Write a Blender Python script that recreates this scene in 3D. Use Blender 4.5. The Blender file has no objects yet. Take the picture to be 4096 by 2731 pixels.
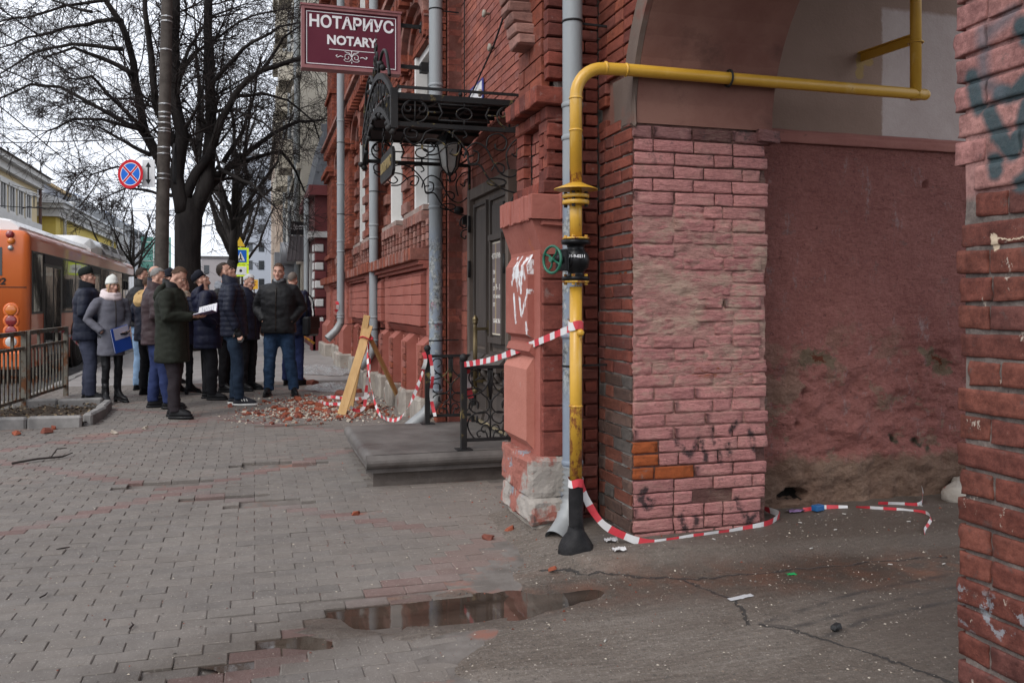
import bpy, bmesh, math, random
from mathutils import Vector, Matrix, noise
random.seed(7)
sc = bpy.context.scene
C = sc.collection
RAD = math.radians
PI = math.pi
V = Vector

# ---------------------------------------------------------------- camera, sky, sun, exposure
YAW = RAD(16.54)
cam_d = bpy.data.cameras.new('camera')
cam = bpy.data.objects.new('camera', cam_d)
C.objects.link(cam)
cam.location = (0, 0, 1.36)
cam.rotation_euler = (RAD(90), 0, -YAW)
cam_d.sensor_width = 36.0
cam_d.lens = 30.46
cam_d.shift_y = -0.0357
cam_d.clip_start = 0.05
cam_d.clip_end = 2000
sc.camera = cam

SUN_EL, SUN_AZ = RAD(46), RAD(-128)          # azimuth from +Y towards +X
w = bpy.data.worlds.new('World')
sc.world = w
w.use_nodes = True
nt = w.node_tree
nt.nodes.clear()
sky = nt.nodes.new('ShaderNodeTexSky')
sky.sky_type = 'NISHITA'
sky.sun_disc = False
sky.sun_elevation = SUN_EL
sky.sun_rotation = SUN_AZ
sky.air_density = 1.0
sky.dust_density = 4.0
hs = nt.nodes.new('ShaderNodeHueSaturation')
hs.inputs['Saturation'].default_value = 0.25
nt.links.new(sky.outputs['Color'], hs.inputs['Color'])
bg = nt.nodes.new('ShaderNodeBackground')
bg.inputs['Strength'].default_value = 0.06
nt.links.new(hs.outputs['Color'], bg.inputs['Color'])
# an even layer of cloud with slightly darker, softly mottled patches
tcw = nt.nodes.new('ShaderNodeTexCoord')
nzw = nt.nodes.new('ShaderNodeTexNoise')
nzw.inputs['Scale'].default_value = 2.2
nzw.inputs['Detail'].default_value = 4
nt.links.new(tcw.outputs['Generated'], nzw.inputs['Vector'])
rpw = nt.nodes.new('ShaderNodeValToRGB')
rpw.color_ramp.elements[0].position = 0.3
rpw.color_ramp.elements[0].color = (0.66, 0.70, 0.79, 1)
rpw.color_ramp.elements[1].position = 0.7
rpw.color_ramp.elements[1].color = (0.80, 0.83, 0.90, 1)
nt.links.new(nzw.outputs['Fac'], rpw.inputs['Fac'])
bg2 = nt.nodes.new('ShaderNodeBackground')
bg2.inputs['Strength'].default_value = 1.22
nt.links.new(rpw.outputs['Color'], bg2.inputs['Color'])
ads = nt.nodes.new('ShaderNodeAddShader')
nt.links.new(bg.outputs[0], ads.inputs[0])
nt.links.new(bg2.outputs[0], ads.inputs[1])
wo = nt.nodes.new('ShaderNodeOutputWorld')
nt.links.new(ads.outputs[0], wo.inputs['Surface'])

sun_d = bpy.data.lights.new('sun', 'SUN')
sun_d.energy = 1.15
sun_d.angle = RAD(25)
sun_d.color = (1.0, 0.96, 0.9)
sun = bpy.data.objects.new('sun', sun_d)
C.objects.link(sun)
sdir = V((math.sin(SUN_AZ) * math.cos(SUN_EL), math.cos(SUN_AZ) * math.cos(SUN_EL), math.sin(SUN_EL)))
sun.rotation_euler = (-sdir).to_track_quat('-Z', 'Y').to_euler()

sc.view_settings.view_transform = 'Standard'
sc.view_settings.look = 'None'
sc.view_settings.exposure = 0.22
sc.view_settings.gamma = 1.0
sc.view_settings.use_curve_mapping = False
try:
    sc.cycles.max_bounces = 6
    sc.cycles.diffuse_bounces = 3
    sc.cycles.glossy_bounces = 3
    sc.cycles.transmission_bounces = 4
    sc.cycles.use_denoising = True
except Exception:
    pass

# ---------------------------------------------------------------- helpers
def gz(x, y):
    """height of the pavement: rises slowly up the street"""
    s = max(0.0, min(y, 24.0) - 4.5)
    return 0.0125 * s

class MB:
    """collects shapes into one mesh"""
    def __init__(s):
        s.v = []; s.f = []; s.m = []; s.s = []
    def add(s, vs, fs, mi=0, sm=False):
        o = len(s.v)
        s.v.extend(vs)
        for f in fs:
            s.f.append(tuple(i + o for i in f)); s.m.append(mi); s.s.append(sm)
        return o
    def box(s, x0, x1, y0, y1, z0, z1, mi=0):
        vs = [(x0,y0,z0),(x1,y0,z0),(x1,y1,z0),(x0,y1,z0),(x0,y0,z1),(x1,y0,z1),(x1,y1,z1),(x0,y1,z1)]
        s.add(vs, [(0,3,2,1),(4,5,6,7),(0,1,5,4),(1,2,6,5),(2,3,7,6),(3,0,4,7)], mi)
    def obox(s, c, size, R=None, mi=0, b=0.0, jit=0.0):
        """oriented box, optional chamfer b, optional irregular corners"""
        hx, hy, hz = size[0]/2, size[1]/2, size[2]/2
        c = V(c)
        vs = []; fs = []
        if b <= 0:
            for z in (-1, 1):
                for x, y in ((-1,-1),(1,-1),(1,1),(-1,1)):
                    vs.append(V((x*hx, y*hy, z*hz)))
            fs = [(0,3,2,1),(4,5,6,7),(0,1,5,4),(1,2,6,5),(2,3,7,6),(3,0,4,7)]
        else:
            b = min(b, hx*0.9, hy*0.9, hz*0.9)
            idx = {}
            for sx in (-1, 1):
                for sy in (-1, 1):
                    for sz in (-1, 1):
                        for ax in range(3):
                            p = [sx*hx, sy*hy, sz*hz]
                            for k in range(3):
                                if k != ax: p[k] -= (sx, sy, sz)[k]*b
                            idx[(sx,sy,sz,ax)] = len(vs); vs.append(V(p))
            for ax in range(3):
                a, d = [k for k in range(3) if k != ax]
                for sg in (-1, 1):
                    q = []
                    for (p1, p2) in ((-1,-1),(1,-1),(1,1),(-1,1)):
                        t = [0,0,0]; t[ax] = sg; t[a] = p1; t[d] = p2
                        q.append(idx[(t[0],t[1],t[2],ax)])
                    fs.append(tuple(q))
                for p1 in (-1, 1):          # edges along axis ax
                    for p2 in (-1, 1):
                        t0 = [0,0,0]; t1 = [0,0,0]
                        t0[ax] = -1; t1[ax] = 1
                        t0[a] = t1[a] = p1; t0[d] = t1[d] = p2
                        fs.append((idx[(*t0,a)], idx[(*t1,a)], idx[(*t1,d)], idx[(*t0,d)]))
            for sx in (-1, 1):
                for sy in (-1, 1):
                    for sz in (-1, 1):
                        fs.append((idx[(sx,sy,sz,0)], idx[(sx,sy,sz,1)], idx[(sx,sy,sz,2)]))
        if jit:
            for p in vs:
                p += V((random.uniform(-1,1), random.uniform(-1,1), random.uniform(-1,1)))*jit
        cen = V((0,0,0))
        out = []
        for f in fs:                        # outward winding
            n = (vs[f[1]]-vs[f[0]]).cross(vs[f[2]]-vs[f[0]])
            m = sum((vs[i] for i in f), V())/len(f)
            out.append(f if n.dot(m) >= 0 else tuple(reversed(f)))
        if R is not None: vs = [R @ p for p in vs]
        s.add([tuple(p + c) for p in vs], out, mi)
    def beam(s, a, b, wd, th, mi=0, up=(0,0,1), bev=0.0):
        """rectangular bar from a to b, wd across, th along 'up'"""
        a = V(a); b = V(b); d = (b-a); L = d.length; d.normalize()
        u = V(up); x = d.cross(u)
        if x.length < 1e-4: x = d.cross(V((1,0,0)))
        x.normalize(); u = x.cross(d)
        R = Matrix((x, d, u)).transposed()
        s.obox((a+b)/2, (wd, L, th), R, mi, bev)
    def tube(s, pts, r, n=8, mi=0, sm=True, cap=True, closed=False, flat=None):
        pts = [V(p) for p in pts]; N = len(pts)
        rs = r if isinstance(r, (list, tuple)) else [r]*N
        t0 = (pts[1]-pts[0]).normalized()
        nrm = t0.cross(V((0,0,1)))
        if nrm.length < 1e-3: nrm = t0.cross(V((0,1,0)))
        nrm.normalize()
        vs = []; prev = t0
        for i, p in enumerate(pts):
            if closed: t = pts[(i+1)%N]-pts[i-1]
            elif i == 0: t = pts[1]-pts[0]
            elif i == N-1: t = pts[-1]-pts[-2]
            else: t = pts[i+1]-pts[i-1]
            if t.length < 1e-9: t = prev.copy()
            t.normalize()
            q = prev.rotation_difference(t); nrm = q @ nrm; prev = t
            bn = t.cross(nrm)
            for k in range(n):
                a = 2*PI*k/n
                fx, fy = (1, 1) if flat is None else flat
                vs.append(tuple(p + nrm*(math.cos(a)*rs[i]*fx) + bn*(math.sin(a)*rs[i]*fy)))
        fs = []
        M = N if closed else N-1
        for i in range(M):
            for k in range(n):
                a = i*n+k; b2 = i*n+(k+1)%n; c2 = ((i+1)%N)*n+(k+1)%n; d2 = ((i+1)%N)*n+k
                fs.append((a, b2, c2, d2))
        s.add(vs, fs, mi, sm)
        if cap and not closed:
            o = len(s.v)-len(vs)
            s.f.append(tuple(o+k for k in reversed(range(n)))); s.m.append(mi); s.s.append(False)
            s.f.append(tuple(o+(N-1)*n+k for k in range(n))); s.m.append(mi); s.s.append(False)
    def lathe(s, prof, c=(0,0,0), n=16, R=None, mi=0, sm=True, cap=True):
        vs = []
        for (r, z) in prof:
            for k in range(n):
                a = 2*PI*k/n
                p = V((r*math.cos(a), r*math.sin(a), z))
                if R is not None: p = R @ p
                vs.append(tuple(p + V(c)))
        fs = []
        N = len(prof)
        for i in range(N-1):
            for k in range(n):
                fs.append((i*n+k, i*n+(k+1)%n, (i+1)*n+(k+1)%n, (i+1)*n+k))
        s.add(vs, fs, mi, sm)
        o = len(s.v)-len(vs)
        if cap:
            s.f.append(tuple(o+k for k in reversed(range(n)))); s.m.append(mi); s.s.append(False)
            s.f.append(tuple(o+(N-1)*n+k for k in range(n))); s.m.append(mi); s.s.append(False)
    def ell(s, c, r, R=None, nu=12, nv=8, mi=0, sm=True):
        prof = []
        vs = [] ; c = V(c)
        for j in range(1, nv):
            ph = PI*j/nv
            for k in range(nu):
                a = 2*PI*k/nu
                p = V((r[0]*math.sin(ph)*math.cos(a), r[1]*math.sin(ph)*math.sin(a), -r[2]*math.cos(ph)))
                if R is not None: p = R @ p
                vs.append(tuple(p+c))
        b = V((0,0,-r[2])); t = V((0,0,r[2]))
        if R is not None: b = R @ b; t = R @ t
        ib = len(vs); vs.append(tuple(b+c)); it = len(vs); vs.append(tuple(t+c))
        fs = []
        for j in range(nv-2):
            for k in range(nu):
                fs.append((j*nu+k, j*nu+(k+1)%nu, (j+1)*nu+(k+1)%nu, (j+1)*nu+k))
        for k in range(nu):
            fs.append((ib, (k+1)%nu, k))
            fs.append((it, (nv-2)*nu+k, (nv-2)*nu+(k+1)%nu))
        s.add(vs, fs, mi, sm)
    def loft(s, rings, mi=0, sm=True, cap=True):
        n = len(rings[0]); vs = []; fs = []
        for r in rings: vs.extend(tuple(p) for p in r)
        for i in range(len(rings)-1):
            for k in range(n):
                fs.append((i*n+k, i*n+(k+1)%n, (i+1)*n+(k+1)%n, (i+1)*n+k))
        s.add(vs, fs, mi, sm)
        if cap:
            o = len(s.v)-len(vs)
            s.f.append(tuple(o+k for k in reversed(range(n)))); s.m.append(mi); s.s.append(sm)
            s.f.append(tuple(o+(len(rings)-1)*n+k for k in range(n))); s.m.append(mi); s.s.append(sm)
    def extr(s, poly, a0, a1, fn, mi=0, sm=False):
        """extrude a closed 2-D outline from a0 to a1; fn(u, v, w) -> xyz"""
        n = len(poly)
        vs = [tuple(fn(u, v, a0)) for u, v in poly] + [tuple(fn(u, v, a1)) for u, v in poly]
        fs = [tuple(reversed(range(n))), tuple(range(n, 2*n))]
        for k in range(n):
            fs.append((k, (k+1)%n, n+(k+1)%n, n+k))
        s.add(vs, fs, mi, sm)
    def grid(s, fn, nu, nv, mi=0, sm=True):
        vs = [tuple(fn(i/nu, j/nv)) for j in range(nv+1) for i in range(nu+1)]
        fs = []
        for j in range(nv):
            for i in range(nu):
                a = j*(nu+1)+i
                fs.append((a, a+1, a+nu+2, a+nu+1))
        s.add(vs, fs, mi, sm)
    def mesh(s, name, mats, off=None):
        me = bpy.data.meshes.new(name)
        vs = s.v if off is None else [(p[0]-off[0], p[1]-off[1], p[2]-off[2]) for p in s.v]
        me.from_pydata(vs, [], s.f)
        if not isinstance(mats, (list, tuple)): mats = [mats]
        for m in mats: me.materials.append(m)
        me.polygons.foreach_set('material_index', s.m)
        me.polygons.foreach_set('use_smooth', s.s)
        me.update()
        return me
    def build(s, name, mats, parent=None, kind=None, local=False, fix=False):
        """link as ONE object; coordinates are world ones unless local"""
        off = None
        if parent is not None and not local: off = wloc(parent)
        me = s.mesh(name, mats, off)
        if fix:
            bm = bmesh.new(); bm.from_mesh(me)
            bmesh.ops.recalc_face_normals(bm, faces=bm.faces)
            bm.to_mesh(me); bm.free()
        o = bpy.data.objects.new(name, me)
        C.objects.link(o)
        if parent is not None: o.parent = parent
        if kind: o['kind'] = kind
        return o

def wloc(o):
    p = V((0,0,0))
    while o is not None:
        p += o.location; o = o.parent
    return p

def thing(name, label, cat, loc=(0,0,0), rz=0.0, group=None):
    o = bpy.data.objects.new(name, None)
    o.empty_display_size = 0.2
    C.objects.link(o)
    o.location = loc; o.rotation_euler = (0, 0, rz)
    o['label'] = label; o['category'] = cat
    if group: o['group'] = group
    return o

def tag(o, label, cat, group=None, kind=None):
    o['label'] = label; o['category'] = cat
    if group: o['group'] = group
    if kind: o['kind'] = kind
    return o

def centre(o):
    """put a lone mesh's origin at the middle of its base"""
    me = o.data
    xs = [v.co for v in me.vertices]
    c = V(((min(p.x for p in xs)+max(p.x for p in xs))/2, (min(p.y for p in xs)+max(p.y for p in xs))/2, min(p.z for p in xs)))
    me.transform(Matrix.Translation(-c)); o.location = o.location + c
    return o

# ---------------------------------------------------------------- materials
class NB:
    """small wrapper for building node trees"""
    def __init__(s, name):
        m = bpy.data.materials.new(name); m.use_nodes = True
        s.m = m; s.t = m.node_tree; s.t.nodes.clear()
        s.out = s.n('ShaderNodeOutputMaterial')
        s.p = s.n('ShaderNodeBsdfPrincipled')
        s.l(s.p.outputs[0], s.out.inputs[0])
        s._c = {}
    def n(s, t, **k):
        nd = s.t.nodes.new(t)
        for a, b in k.items(): setattr(nd, a, b)
        return nd
    def l(s, a, b): s.t.links.new(a, b)
    def put(s, sock, val):
        if hasattr(val, 'is_output') or hasattr(val, 'links'): s.l(val, sock)
        else:
            if isinstance(val, (tuple, list)) and len(val) == 3 and sock.type == 'RGBA': val = (*val, 1)
            sock.default_value = val
    def coord(s, kind):
        if kind in s._c: return s._c[kind]
        if kind == 'POS': r = s.n('ShaderNodeNewGeometry').outputs['Position']
        else: r = s.n('ShaderNodeTexCoord').outputs['Object']
        s._c[kind] = r
        return r
    def mapv(s, v, scale=(1,1,1), off=None):
        mp = s.n('ShaderNodeMapping'); s.l(v, mp.inputs['Vector'])
        mp.inputs['Scale'].default_value = scale
        if off is not None: s.put(mp.inputs['Location'], off)
        return mp.outputs[0]
    def noise(s, v, scale, detail=5, rough=0.6, dist=0.0):
        nd = s.n('ShaderNodeTexNoise'); s.l(v, nd.inputs['Vector'])
        nd.inputs['Scale'].default_value = scale; nd.inputs['Detail'].default_value = detail
        nd.inputs['Roughness'].default_value = rough; nd.inputs['Distortion'].default_value = dist
        return nd.outputs['Fac']
    def ramp(s, f, a, b, ca=(0,0,0), cb=(1,1,1)):
        r = s.n('ShaderNodeValToRGB'); s.put(r.inputs['Fac'], f)
        e = r.color_ramp.elements
        e[0].position = a; e[0].color = (*ca, 1) if len(ca) == 3 else ca
        e[1].position = b; e[1].color = (*cb, 1) if len(cb) == 3 else cb
        return r.outputs['Color']
    def step(s, f, a, b):
        r = s.n('ShaderNodeMapRange'); s.put(r.inputs['Value'], f)
        r.inputs['From Min'].default_value = a; r.inputs['From Max'].default_value = b
        r.clamp = True
        return r.outputs['Result']
    def math(s, op, a, b=0.0, clamp=False):
        m = s.n('ShaderNodeMath', operation=op, use_clamp=clamp)
        s.put(m.inputs[0], a); s.put(m.inputs[1], b)
        return m.outputs[0]
    def mix(s, f, a, b, mode='MIX'):
        m = s.n('ShaderNodeMix', data_type='RGBA', blend_type=mode)
        s.put(m.inputs['Factor'], f); s.put(m.inputs[6], a); s.put(m.inputs[7], b)
        return m.outputs[2]
    def bump(s, h, strength=0.5, dist=0.004, nrm=None):
        b = s.n('ShaderNodeBump'); s.l(h, b.inputs['Height'])
        b.inputs['Strength'].default_value = strength; b.inputs['Distance'].default_value = dist
        if nrm is not None: s.l(nrm, b.inputs['Normal'])
        return b.outputs[0]
    def xyz(s, v):
        x = s.n('ShaderNodeSeparateXYZ'); s.l(v, x.inputs[0])
        return x.outputs[0], x.outputs[1], x.outputs[2]
    def vec(s, x, y, z):
        c = s.n('ShaderNodeCombineXYZ')
        s.put(c.inputs[0], x); s.put(c.inputs[1], y); s.put(c.inputs[2], z)
        return c.outputs[0]
    def stroke(s, u, v, segs, r, soft=0.3):
        """mask of a painted stroke: capsules round line segments in the (u, v) plane"""
        best = None
        for (ax, ay, bx, by) in segs:
            dx, dy = bx-ax, by-ay; L2 = dx*dx+dy*dy+1e-9
            pu = s.math('SUBTRACT', u, ax); pv = s.math('SUBTRACT', v, ay)
            h = s.math('ADD', s.math('MULTIPLY', pu, dx/L2), s.math('MULTIPLY', pv, dy/L2), True)
            eu = s.math('SUBTRACT', pu, s.math('MULTIPLY', h, dx))
            ev = s.math('SUBTRACT', pv, s.math('MULTIPLY', h, dy))
            d = s.math('SQRT', s.math('ADD', s.math('MULTIPLY', eu, eu), s.math('MULTIPLY', ev, ev)))
            best = d if best is None else s.math('MINIMUM', best, d)
        return s.step(best, r*(1+soft), r*(1-soft))

def pmat(name, col, col2=None, scale=4.0, detail=6, lo=0.35, hi=0.65, rough=0.8, metal=0.0, bump=0.3, bscale=60.0,
         bdist=0.003, spots=(), coord='POS', stretch=(1,1,1), objcol=False, attr=None, var=0.0, spec=None, coat=0.0):
    """two-tone mottled surface with fine relief; spots = [(colour, scale, from, to)] patches laid over it"""
    b = NB(name); v = b.coord(coord)
    if stretch != (1,1,1): vv = b.mapv(v, stretch)
    else: vv = v
    base = col
    if objcol: base = b.n('ShaderNodeObjectInfo').outputs['Color']
    if attr:
        at = b.n('ShaderNodeAttribute'); at.attribute_name = attr; base = at.outputs['Color']
    if var:
        rnd = b.n('ShaderNodeObjectInfo').outputs['Random']
        hv = b.n('ShaderNodeHueSaturation'); b.put(hv.inputs['Color'], base)
        b.l(b.math('ADD', b.math('MULTIPLY', rnd, var*2), 1-var), hv.inputs['Value'])
        base = hv.outputs['Color']
    f = b.step(b.noise(vv, scale, detail, 0.65), lo, hi)
    if objcol or attr or col2 is None:
        k = 0.72 if col2 is None else col2
        if isinstance(k, (int, float)): dark = b.mix(1.0, base, (k,k,k), 'MULTIPLY')
        else: dark = k
        c = b.mix(f, dark, base)
    else:
        c = b.mix(f, base, col2)
    for i, (sc_, ss, a, e) in enumerate(spots):
        g = b.step(b.noise(b.mapv(vv, off=(7.3*i+3, 1.7*i, 5.1*i)), ss, 7, 0.68), a, e)
        c = b.mix(g, c, sc_)
    b.put(b.p.inputs['Base Color'], c)
    b.p.inputs['Roughness'].default_value = rough
    b.p.inputs['Metallic'].default_value = metal
    b.p.inputs['Specular IOR Level'].default_value = spec if spec is not None else (0.2 if rough > 0.7 else 0.45)
    if coat: b.p.inputs['Coat Weight'].default_value = coat
    if bump:
        h = b.noise(vv, bscale, 8, 0.7)
        b.l(b.bump(h, bump, bdist), b.p.inputs['Normal'])
    return b.m

def flat(name, col, rough=0.6, metal=0.0, spec=0.5, coat=0.0):
    return pmat(name, col, tuple(min(1, c*1.12+0.002) for c in col), 9.0, rough=rough, metal=metal, bump=0.08, bscale=120, coord='OBJ', spec=min(spec, 0.2) if max(col) < 0.08 else spec, coat=coat)

def glass(name, col=(0.02,0.025,0.03), rough=0.06):
    b = NB(name)
    b.p.inputs['Base Color'].default_value = (*col, 1)
    b.p.inputs['Roughness'].default_value = rough
    b.p.inputs['Specular IOR Level'].default_value = 0.8
    v = b.coord('POS')
    b.l(b.bump(b.noise(v, 1.5, 2), 0.05, 0.05), b.p.inputs['Normal'])
    return b.m

def text_shape(body, size, depth=0.002, bold=0.0, align='CENTER', shear=0.0):
    """letters as flat solid geometry in the XY plane: (verts, faces)"""
    cu = bpy.data.curves.new('lettering', 'FONT')
    cu.body = body; cu.size = size; cu.extrude = depth; cu.offset = bold
    cu.align_x = align; cu.align_y = 'CENTER'; cu.resolution_u = 3; cu.shear = shear
    ob = bpy.data.objects.new('lettering', cu); C.objects.link(ob)
    dg = bpy.context.evaluated_depsgraph_get()
    me = bpy.data.meshes.new_from_object(ob.evaluated_get(dg))
    vs = [v.co.copy() for v in me.vertices]; fs = [tuple(p.vertices) for p in me.polygons]
    bpy.data.objects.remove(ob); bpy.data.curves.remove(cu); bpy.data.meshes.remove(me)
    return vs, fs

def add_text(mb, body, size, org, ux, uy, mi=0, depth=0.002, bold=0.0, align='CENTER', sx=1.0, shear=0.0):
    vs, fs = text_shape(body, size, depth, bold, align, shear)
    ux = V(ux).normalized(); uy = V(uy).normalized(); uz = ux.cross(uy)
    org = V(org)
    mb.add([tuple(org + ux*(p.x*sx) + uy*p.y + uz*p.z) for p in vs], fs, mi)

def remesh(mb, voxel, smooth=2, name='skin'):
    """union the collected volumes into one continuous surface; returns (verts, faces)"""
    me = mb.mesh(name, [])
    ob = bpy.data.objects.new(name, me); C.objects.link(ob)
    md = ob.modifiers.new('r', 'REMESH'); md.mode = 'VOXEL'; md.voxel_size = voxel; md.adaptivity = 0.0
    if smooth:
        ms = ob.modifiers.new('s', 'SMOOTH'); ms.iterations = smooth; ms.factor = 0.5
    dg = bpy.context.evaluated_depsgraph_get()
    m2 = bpy.data.meshes.new_from_object(ob.evaluated_get(dg))
    vs = [v.co.copy() for v in m2.vertices]; ns = [v.normal.copy() for v in m2.vertices]
    fs = [tuple(p.vertices) for p in m2.polygons]
    bpy.data.objects.remove(ob); bpy.data.meshes.remove(me); bpy.data.meshes.remove(m2)
    return vs, ns, fs

def nz(p, s=1.0, seed=0.0):
    return noise.noise(V((p[0]*s+seed, p[1]*s+seed*1.7, p[2]*s-seed)))
def fbm(p, s=1.0, o=4, seed=0.0):
    return noise.fractal(V((p[0]*s+seed, p[1]*s+seed*0.7, p[2]*s-seed)), 1.0, 2.0, o)
# ================================================================ SETTING: ground, road, pavement
M = {}
M['soil'] = pmat('packed_grit', (0.115,0.100,0.090), (0.18,0.162,0.148), 6, rough=0.9, bump=0.6, bscale=90, bdist=0.004,
                 spots=[((0.22,0.105,0.08), 2.2, 0.52, 0.62), ((0.09,0.08,0.07), 3.0, 0.58, 0.7)])
M['asphalt'] = pmat('asphalt', (0.055,0.055,0.057), (0.10,0.098,0.096), 1.2, rough=0.75, bump=0.5, bscale=120, bdist=0.003)
M['kerb'] = pmat('kerb_concrete', (0.16,0.155,0.15), (0.27,0.26,0.25), 4, rough=0.9, bump=0.6, bscale=50, bdist=0.005)

def puddle_wet(b, v, x, y):
    """damp margin left where the puddle has shrunk back, with its runnel"""
    n = b.math('MULTIPLY', b.math('SUBTRACT', b.noise(v, 4.5, 6, 0.7), 0.5), 0.22)
    return b.stroke(b.math('ADD', x, n), b.math('ADD', y, n), [(0.45,3.78,1.25,3.86),(1.25,3.86,2.9,3.72),(-0.1,3.52,0.45,3.78),(-0.35,3.34,-0.1,3.52)], 0.24, 0.45)
def apron_mat():
    b = NB('yard_concrete'); v = b.coord('POS')
    x, y, z = b.xyz(v)
    st = b.mapv(v, (0.7, 2.4, 1))
    f = b.step(b.noise(st, 1.6, 7, 0.68, 0.6), 0.32, 0.68)
    c = b.mix(f, (0.125,0.097,0.076), (0.225,0.193,0.165))
    # gravelly wear and pale aggregate
    g = b.step(b.noise(v, 62, 5, 0.8), 0.55, 0.64)
    c = b.mix(b.math('MULTIPLY', g, 0.75), c, (0.36,0.32,0.28))
    g2 = b.step(b.noise(b.mapv(v, off=(3,3,3)), 48, 5, 0.8), 0.55, 0.63)
    c = b.mix(b.math('MULTIPLY', g2, 0.7), c, (0.05,0.045,0.04))
    stk = b.step(b.noise(b.mapv(v, (9,46,1)), 1.0, 7, 0.75), 0.36, 0.64)
    c = b.mix(stk, b.mix(1.0, c, (0.62,0.60,0.585), 'MULTIPLY'), c)
    # wet, darker yard further in under the arch
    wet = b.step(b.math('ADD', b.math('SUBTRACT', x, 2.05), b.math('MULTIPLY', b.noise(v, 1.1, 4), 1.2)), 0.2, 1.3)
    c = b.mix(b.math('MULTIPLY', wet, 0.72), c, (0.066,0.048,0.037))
    # brick-dust stain along the runnel
    d = b.math('ABSOLUTE', b.math('SUBTRACT', y, b.math('ADD', b.math('MULTIPLY', x, -0.16), 4.16)))
    run = b.math('MULTIPLY', b.step(d, 0.34, 0.05), b.step(b.noise(v, 4.0, 6, 0.7), 0.42, 0.62))
    c = b.mix(b.math('MULTIPLY', run, 0.45), c, (0.27,0.105,0.055))
    # tyre drips / water tracks
    tr = b.stroke(x, y, [(2.06,3.22,2.7,3.42),(2.7,3.42,3.35,3.52),(2.06,3.22,2.16,3.14),(2.16,3.14,2.9,3.30),(2.9,3.3,3.3,3.36),(2.21,3.01,2.5,3.12),(2.5,3.12,3.1,3.2)], 0.016, 0.6)
    tn = b.step(b.noise(v, 9, 4), 0.35, 0.6)
    c = b.mix(b.math('MULTIPLY', b.math('MULTIPLY', tr, tn), 0.8), c, (0.035,0.03,0.028))
    pw = puddle_wet(b, v, x, y)
    c = b.mix(b.math('MULTIPLY', pw, 0.8), c, b.mix(1.0, c, (0.50,0.46,0.42), 'MULTIPLY'))
    cn = b.math('MULTIPLY', b.math('SUBTRACT', b.noise(v, 7, 5, 0.7), 0.5), 0.12)
    ux = b.math('ADD', x, cn); uy = b.math('ADD', y, cn)
    ck = b.stroke(ux, uy, [(2.1,3.5,2.02,3.25),(2.06,3.22,2.21,3.01),(2.21,3.01,2.4,2.5),(2.4,2.5,2.5,1.8),(1.41,4.20,2.04,3.90),(2.04,3.90,3.52,3.76),(2.04,3.9,2.1,3.5)], 0.008, 0.4)
    c = b.mix(b.math('MULTIPLY', ck, 0.85), c, (0.02,0.018,0.017))
    b.put(b.p.inputs['Base Color'], c)
    wn = b.math('ADD', b.math('ADD', b.math('MULTIPLY', wet, 0.6), b.math('MULTIPLY', run, 0.5)), pw, True)
    b.l(b.math('SUBTRACT', 0.82, b.math('MULTIPLY', wn, 0.38)), b.p.inputs['Roughness'])
    h = b.math('SUBTRACT', b.math('ADD', b.noise(v, 110, 6, 0.75), b.math('MULTIPLY', b.noise(v, 24, 6, 0.7), 1.8)), b.math('MULTIPLY', ck, 2.0))
    b.l(b.bump(h, 0.9, 0.009), b.p.inputs['Normal'])
    return b.m
M['apron'] = apron_mat()

def paver_mat():
    b = NB('paving_block'); v = b.coord('POS')
    col = b.n('ShaderNodeAttribute'); col.attribute_name = 'tone'
    oc = b.n('ShaderNodeObjectInfo').outputs['Color']
    base = b.mix(1.0, oc, col.outputs['Color'], 'MULTIPLY')
    f = b.step(b.noise(v, 1.3, 6, 0.65), 0.3, 0.7)
    c = b.mix(f, b.mix(1.0, base, (0.80,0.79,0.79), 'MULTIPLY'), base)
    mo = b.step(b.noise(v, 11, 7, 0.75), 0.33, 0.66)
    c = b.mix(mo, b.mix(1.0, c, (0.80,0.79,0.785), 'MULTIPLY'), c)
    sp = b.step(b.noise(v, 85, 3, 0.6), 0.62, 0.68)
    c = b.mix(b.math('MULTIPLY', sp, 0.35), c, (0.50,0.47,0.43))
    dk = b.step(b.noise(v, 45, 4, 0.65), 0.60, 0.72)
    c = b.mix(b.math('MULTIPLY', dk, 0.35), c, (0.12,0.105,0.10))
    # trodden-in grit towards the yard mouth, brick dust near the wall and the fallen masonry
    x, y, z = b.xyz(v)
    w1 = b.step(b.math('ADD', b.math('SUBTRACT', x, b.math('MULTIPLY', y, 0.16)), b.math('MULTIPLY', b.noise(v, 2.2, 6, 0.7), 1.3)), 0.35, 1.35)
    c = b.mix(b.math('MULTIPLY', w1, 0.55), c, (0.205,0.172,0.148))
    rd = b.math('MULTIPLY', b.step(b.noise(b.mapv(v, (1,2.4,1), (4,9,0)), 1.0, 7, 0.7), 0.56, 0.72), b.step(y, 5.5, 10.0))
    c = b.mix(b.math('MULTIPLY', rd, 0.55), c, (0.30,0.15,0.11))
    pw = puddle_wet(b, v, x, y)
    c = b.mix(b.math('MULTIPLY', pw, 0.75), c, b.mix(1.0, c, (0.52,0.48,0.44), 'MULTIPLY'))
    b.put(b.p.inputs['Base Color'], c); b.p.inputs['Specular IOR Level'].default_value = 0.3
    b.l(b.math('SUBTRACT', 0.78, b.math('MULTIPLY', pw, 0.35)), b.p.inputs['Roughness'])
    h = b.math('ADD', b.noise(v, 110, 5, 0.7), b.math('MULTIPLY', b.noise(v, 30, 5, 0.7), 1.4))
    b.l(b.bump(h, 0.7, 0.005), b.p.inputs['Normal'])
    return b.m
M['paver'] = paver_mat()

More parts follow.
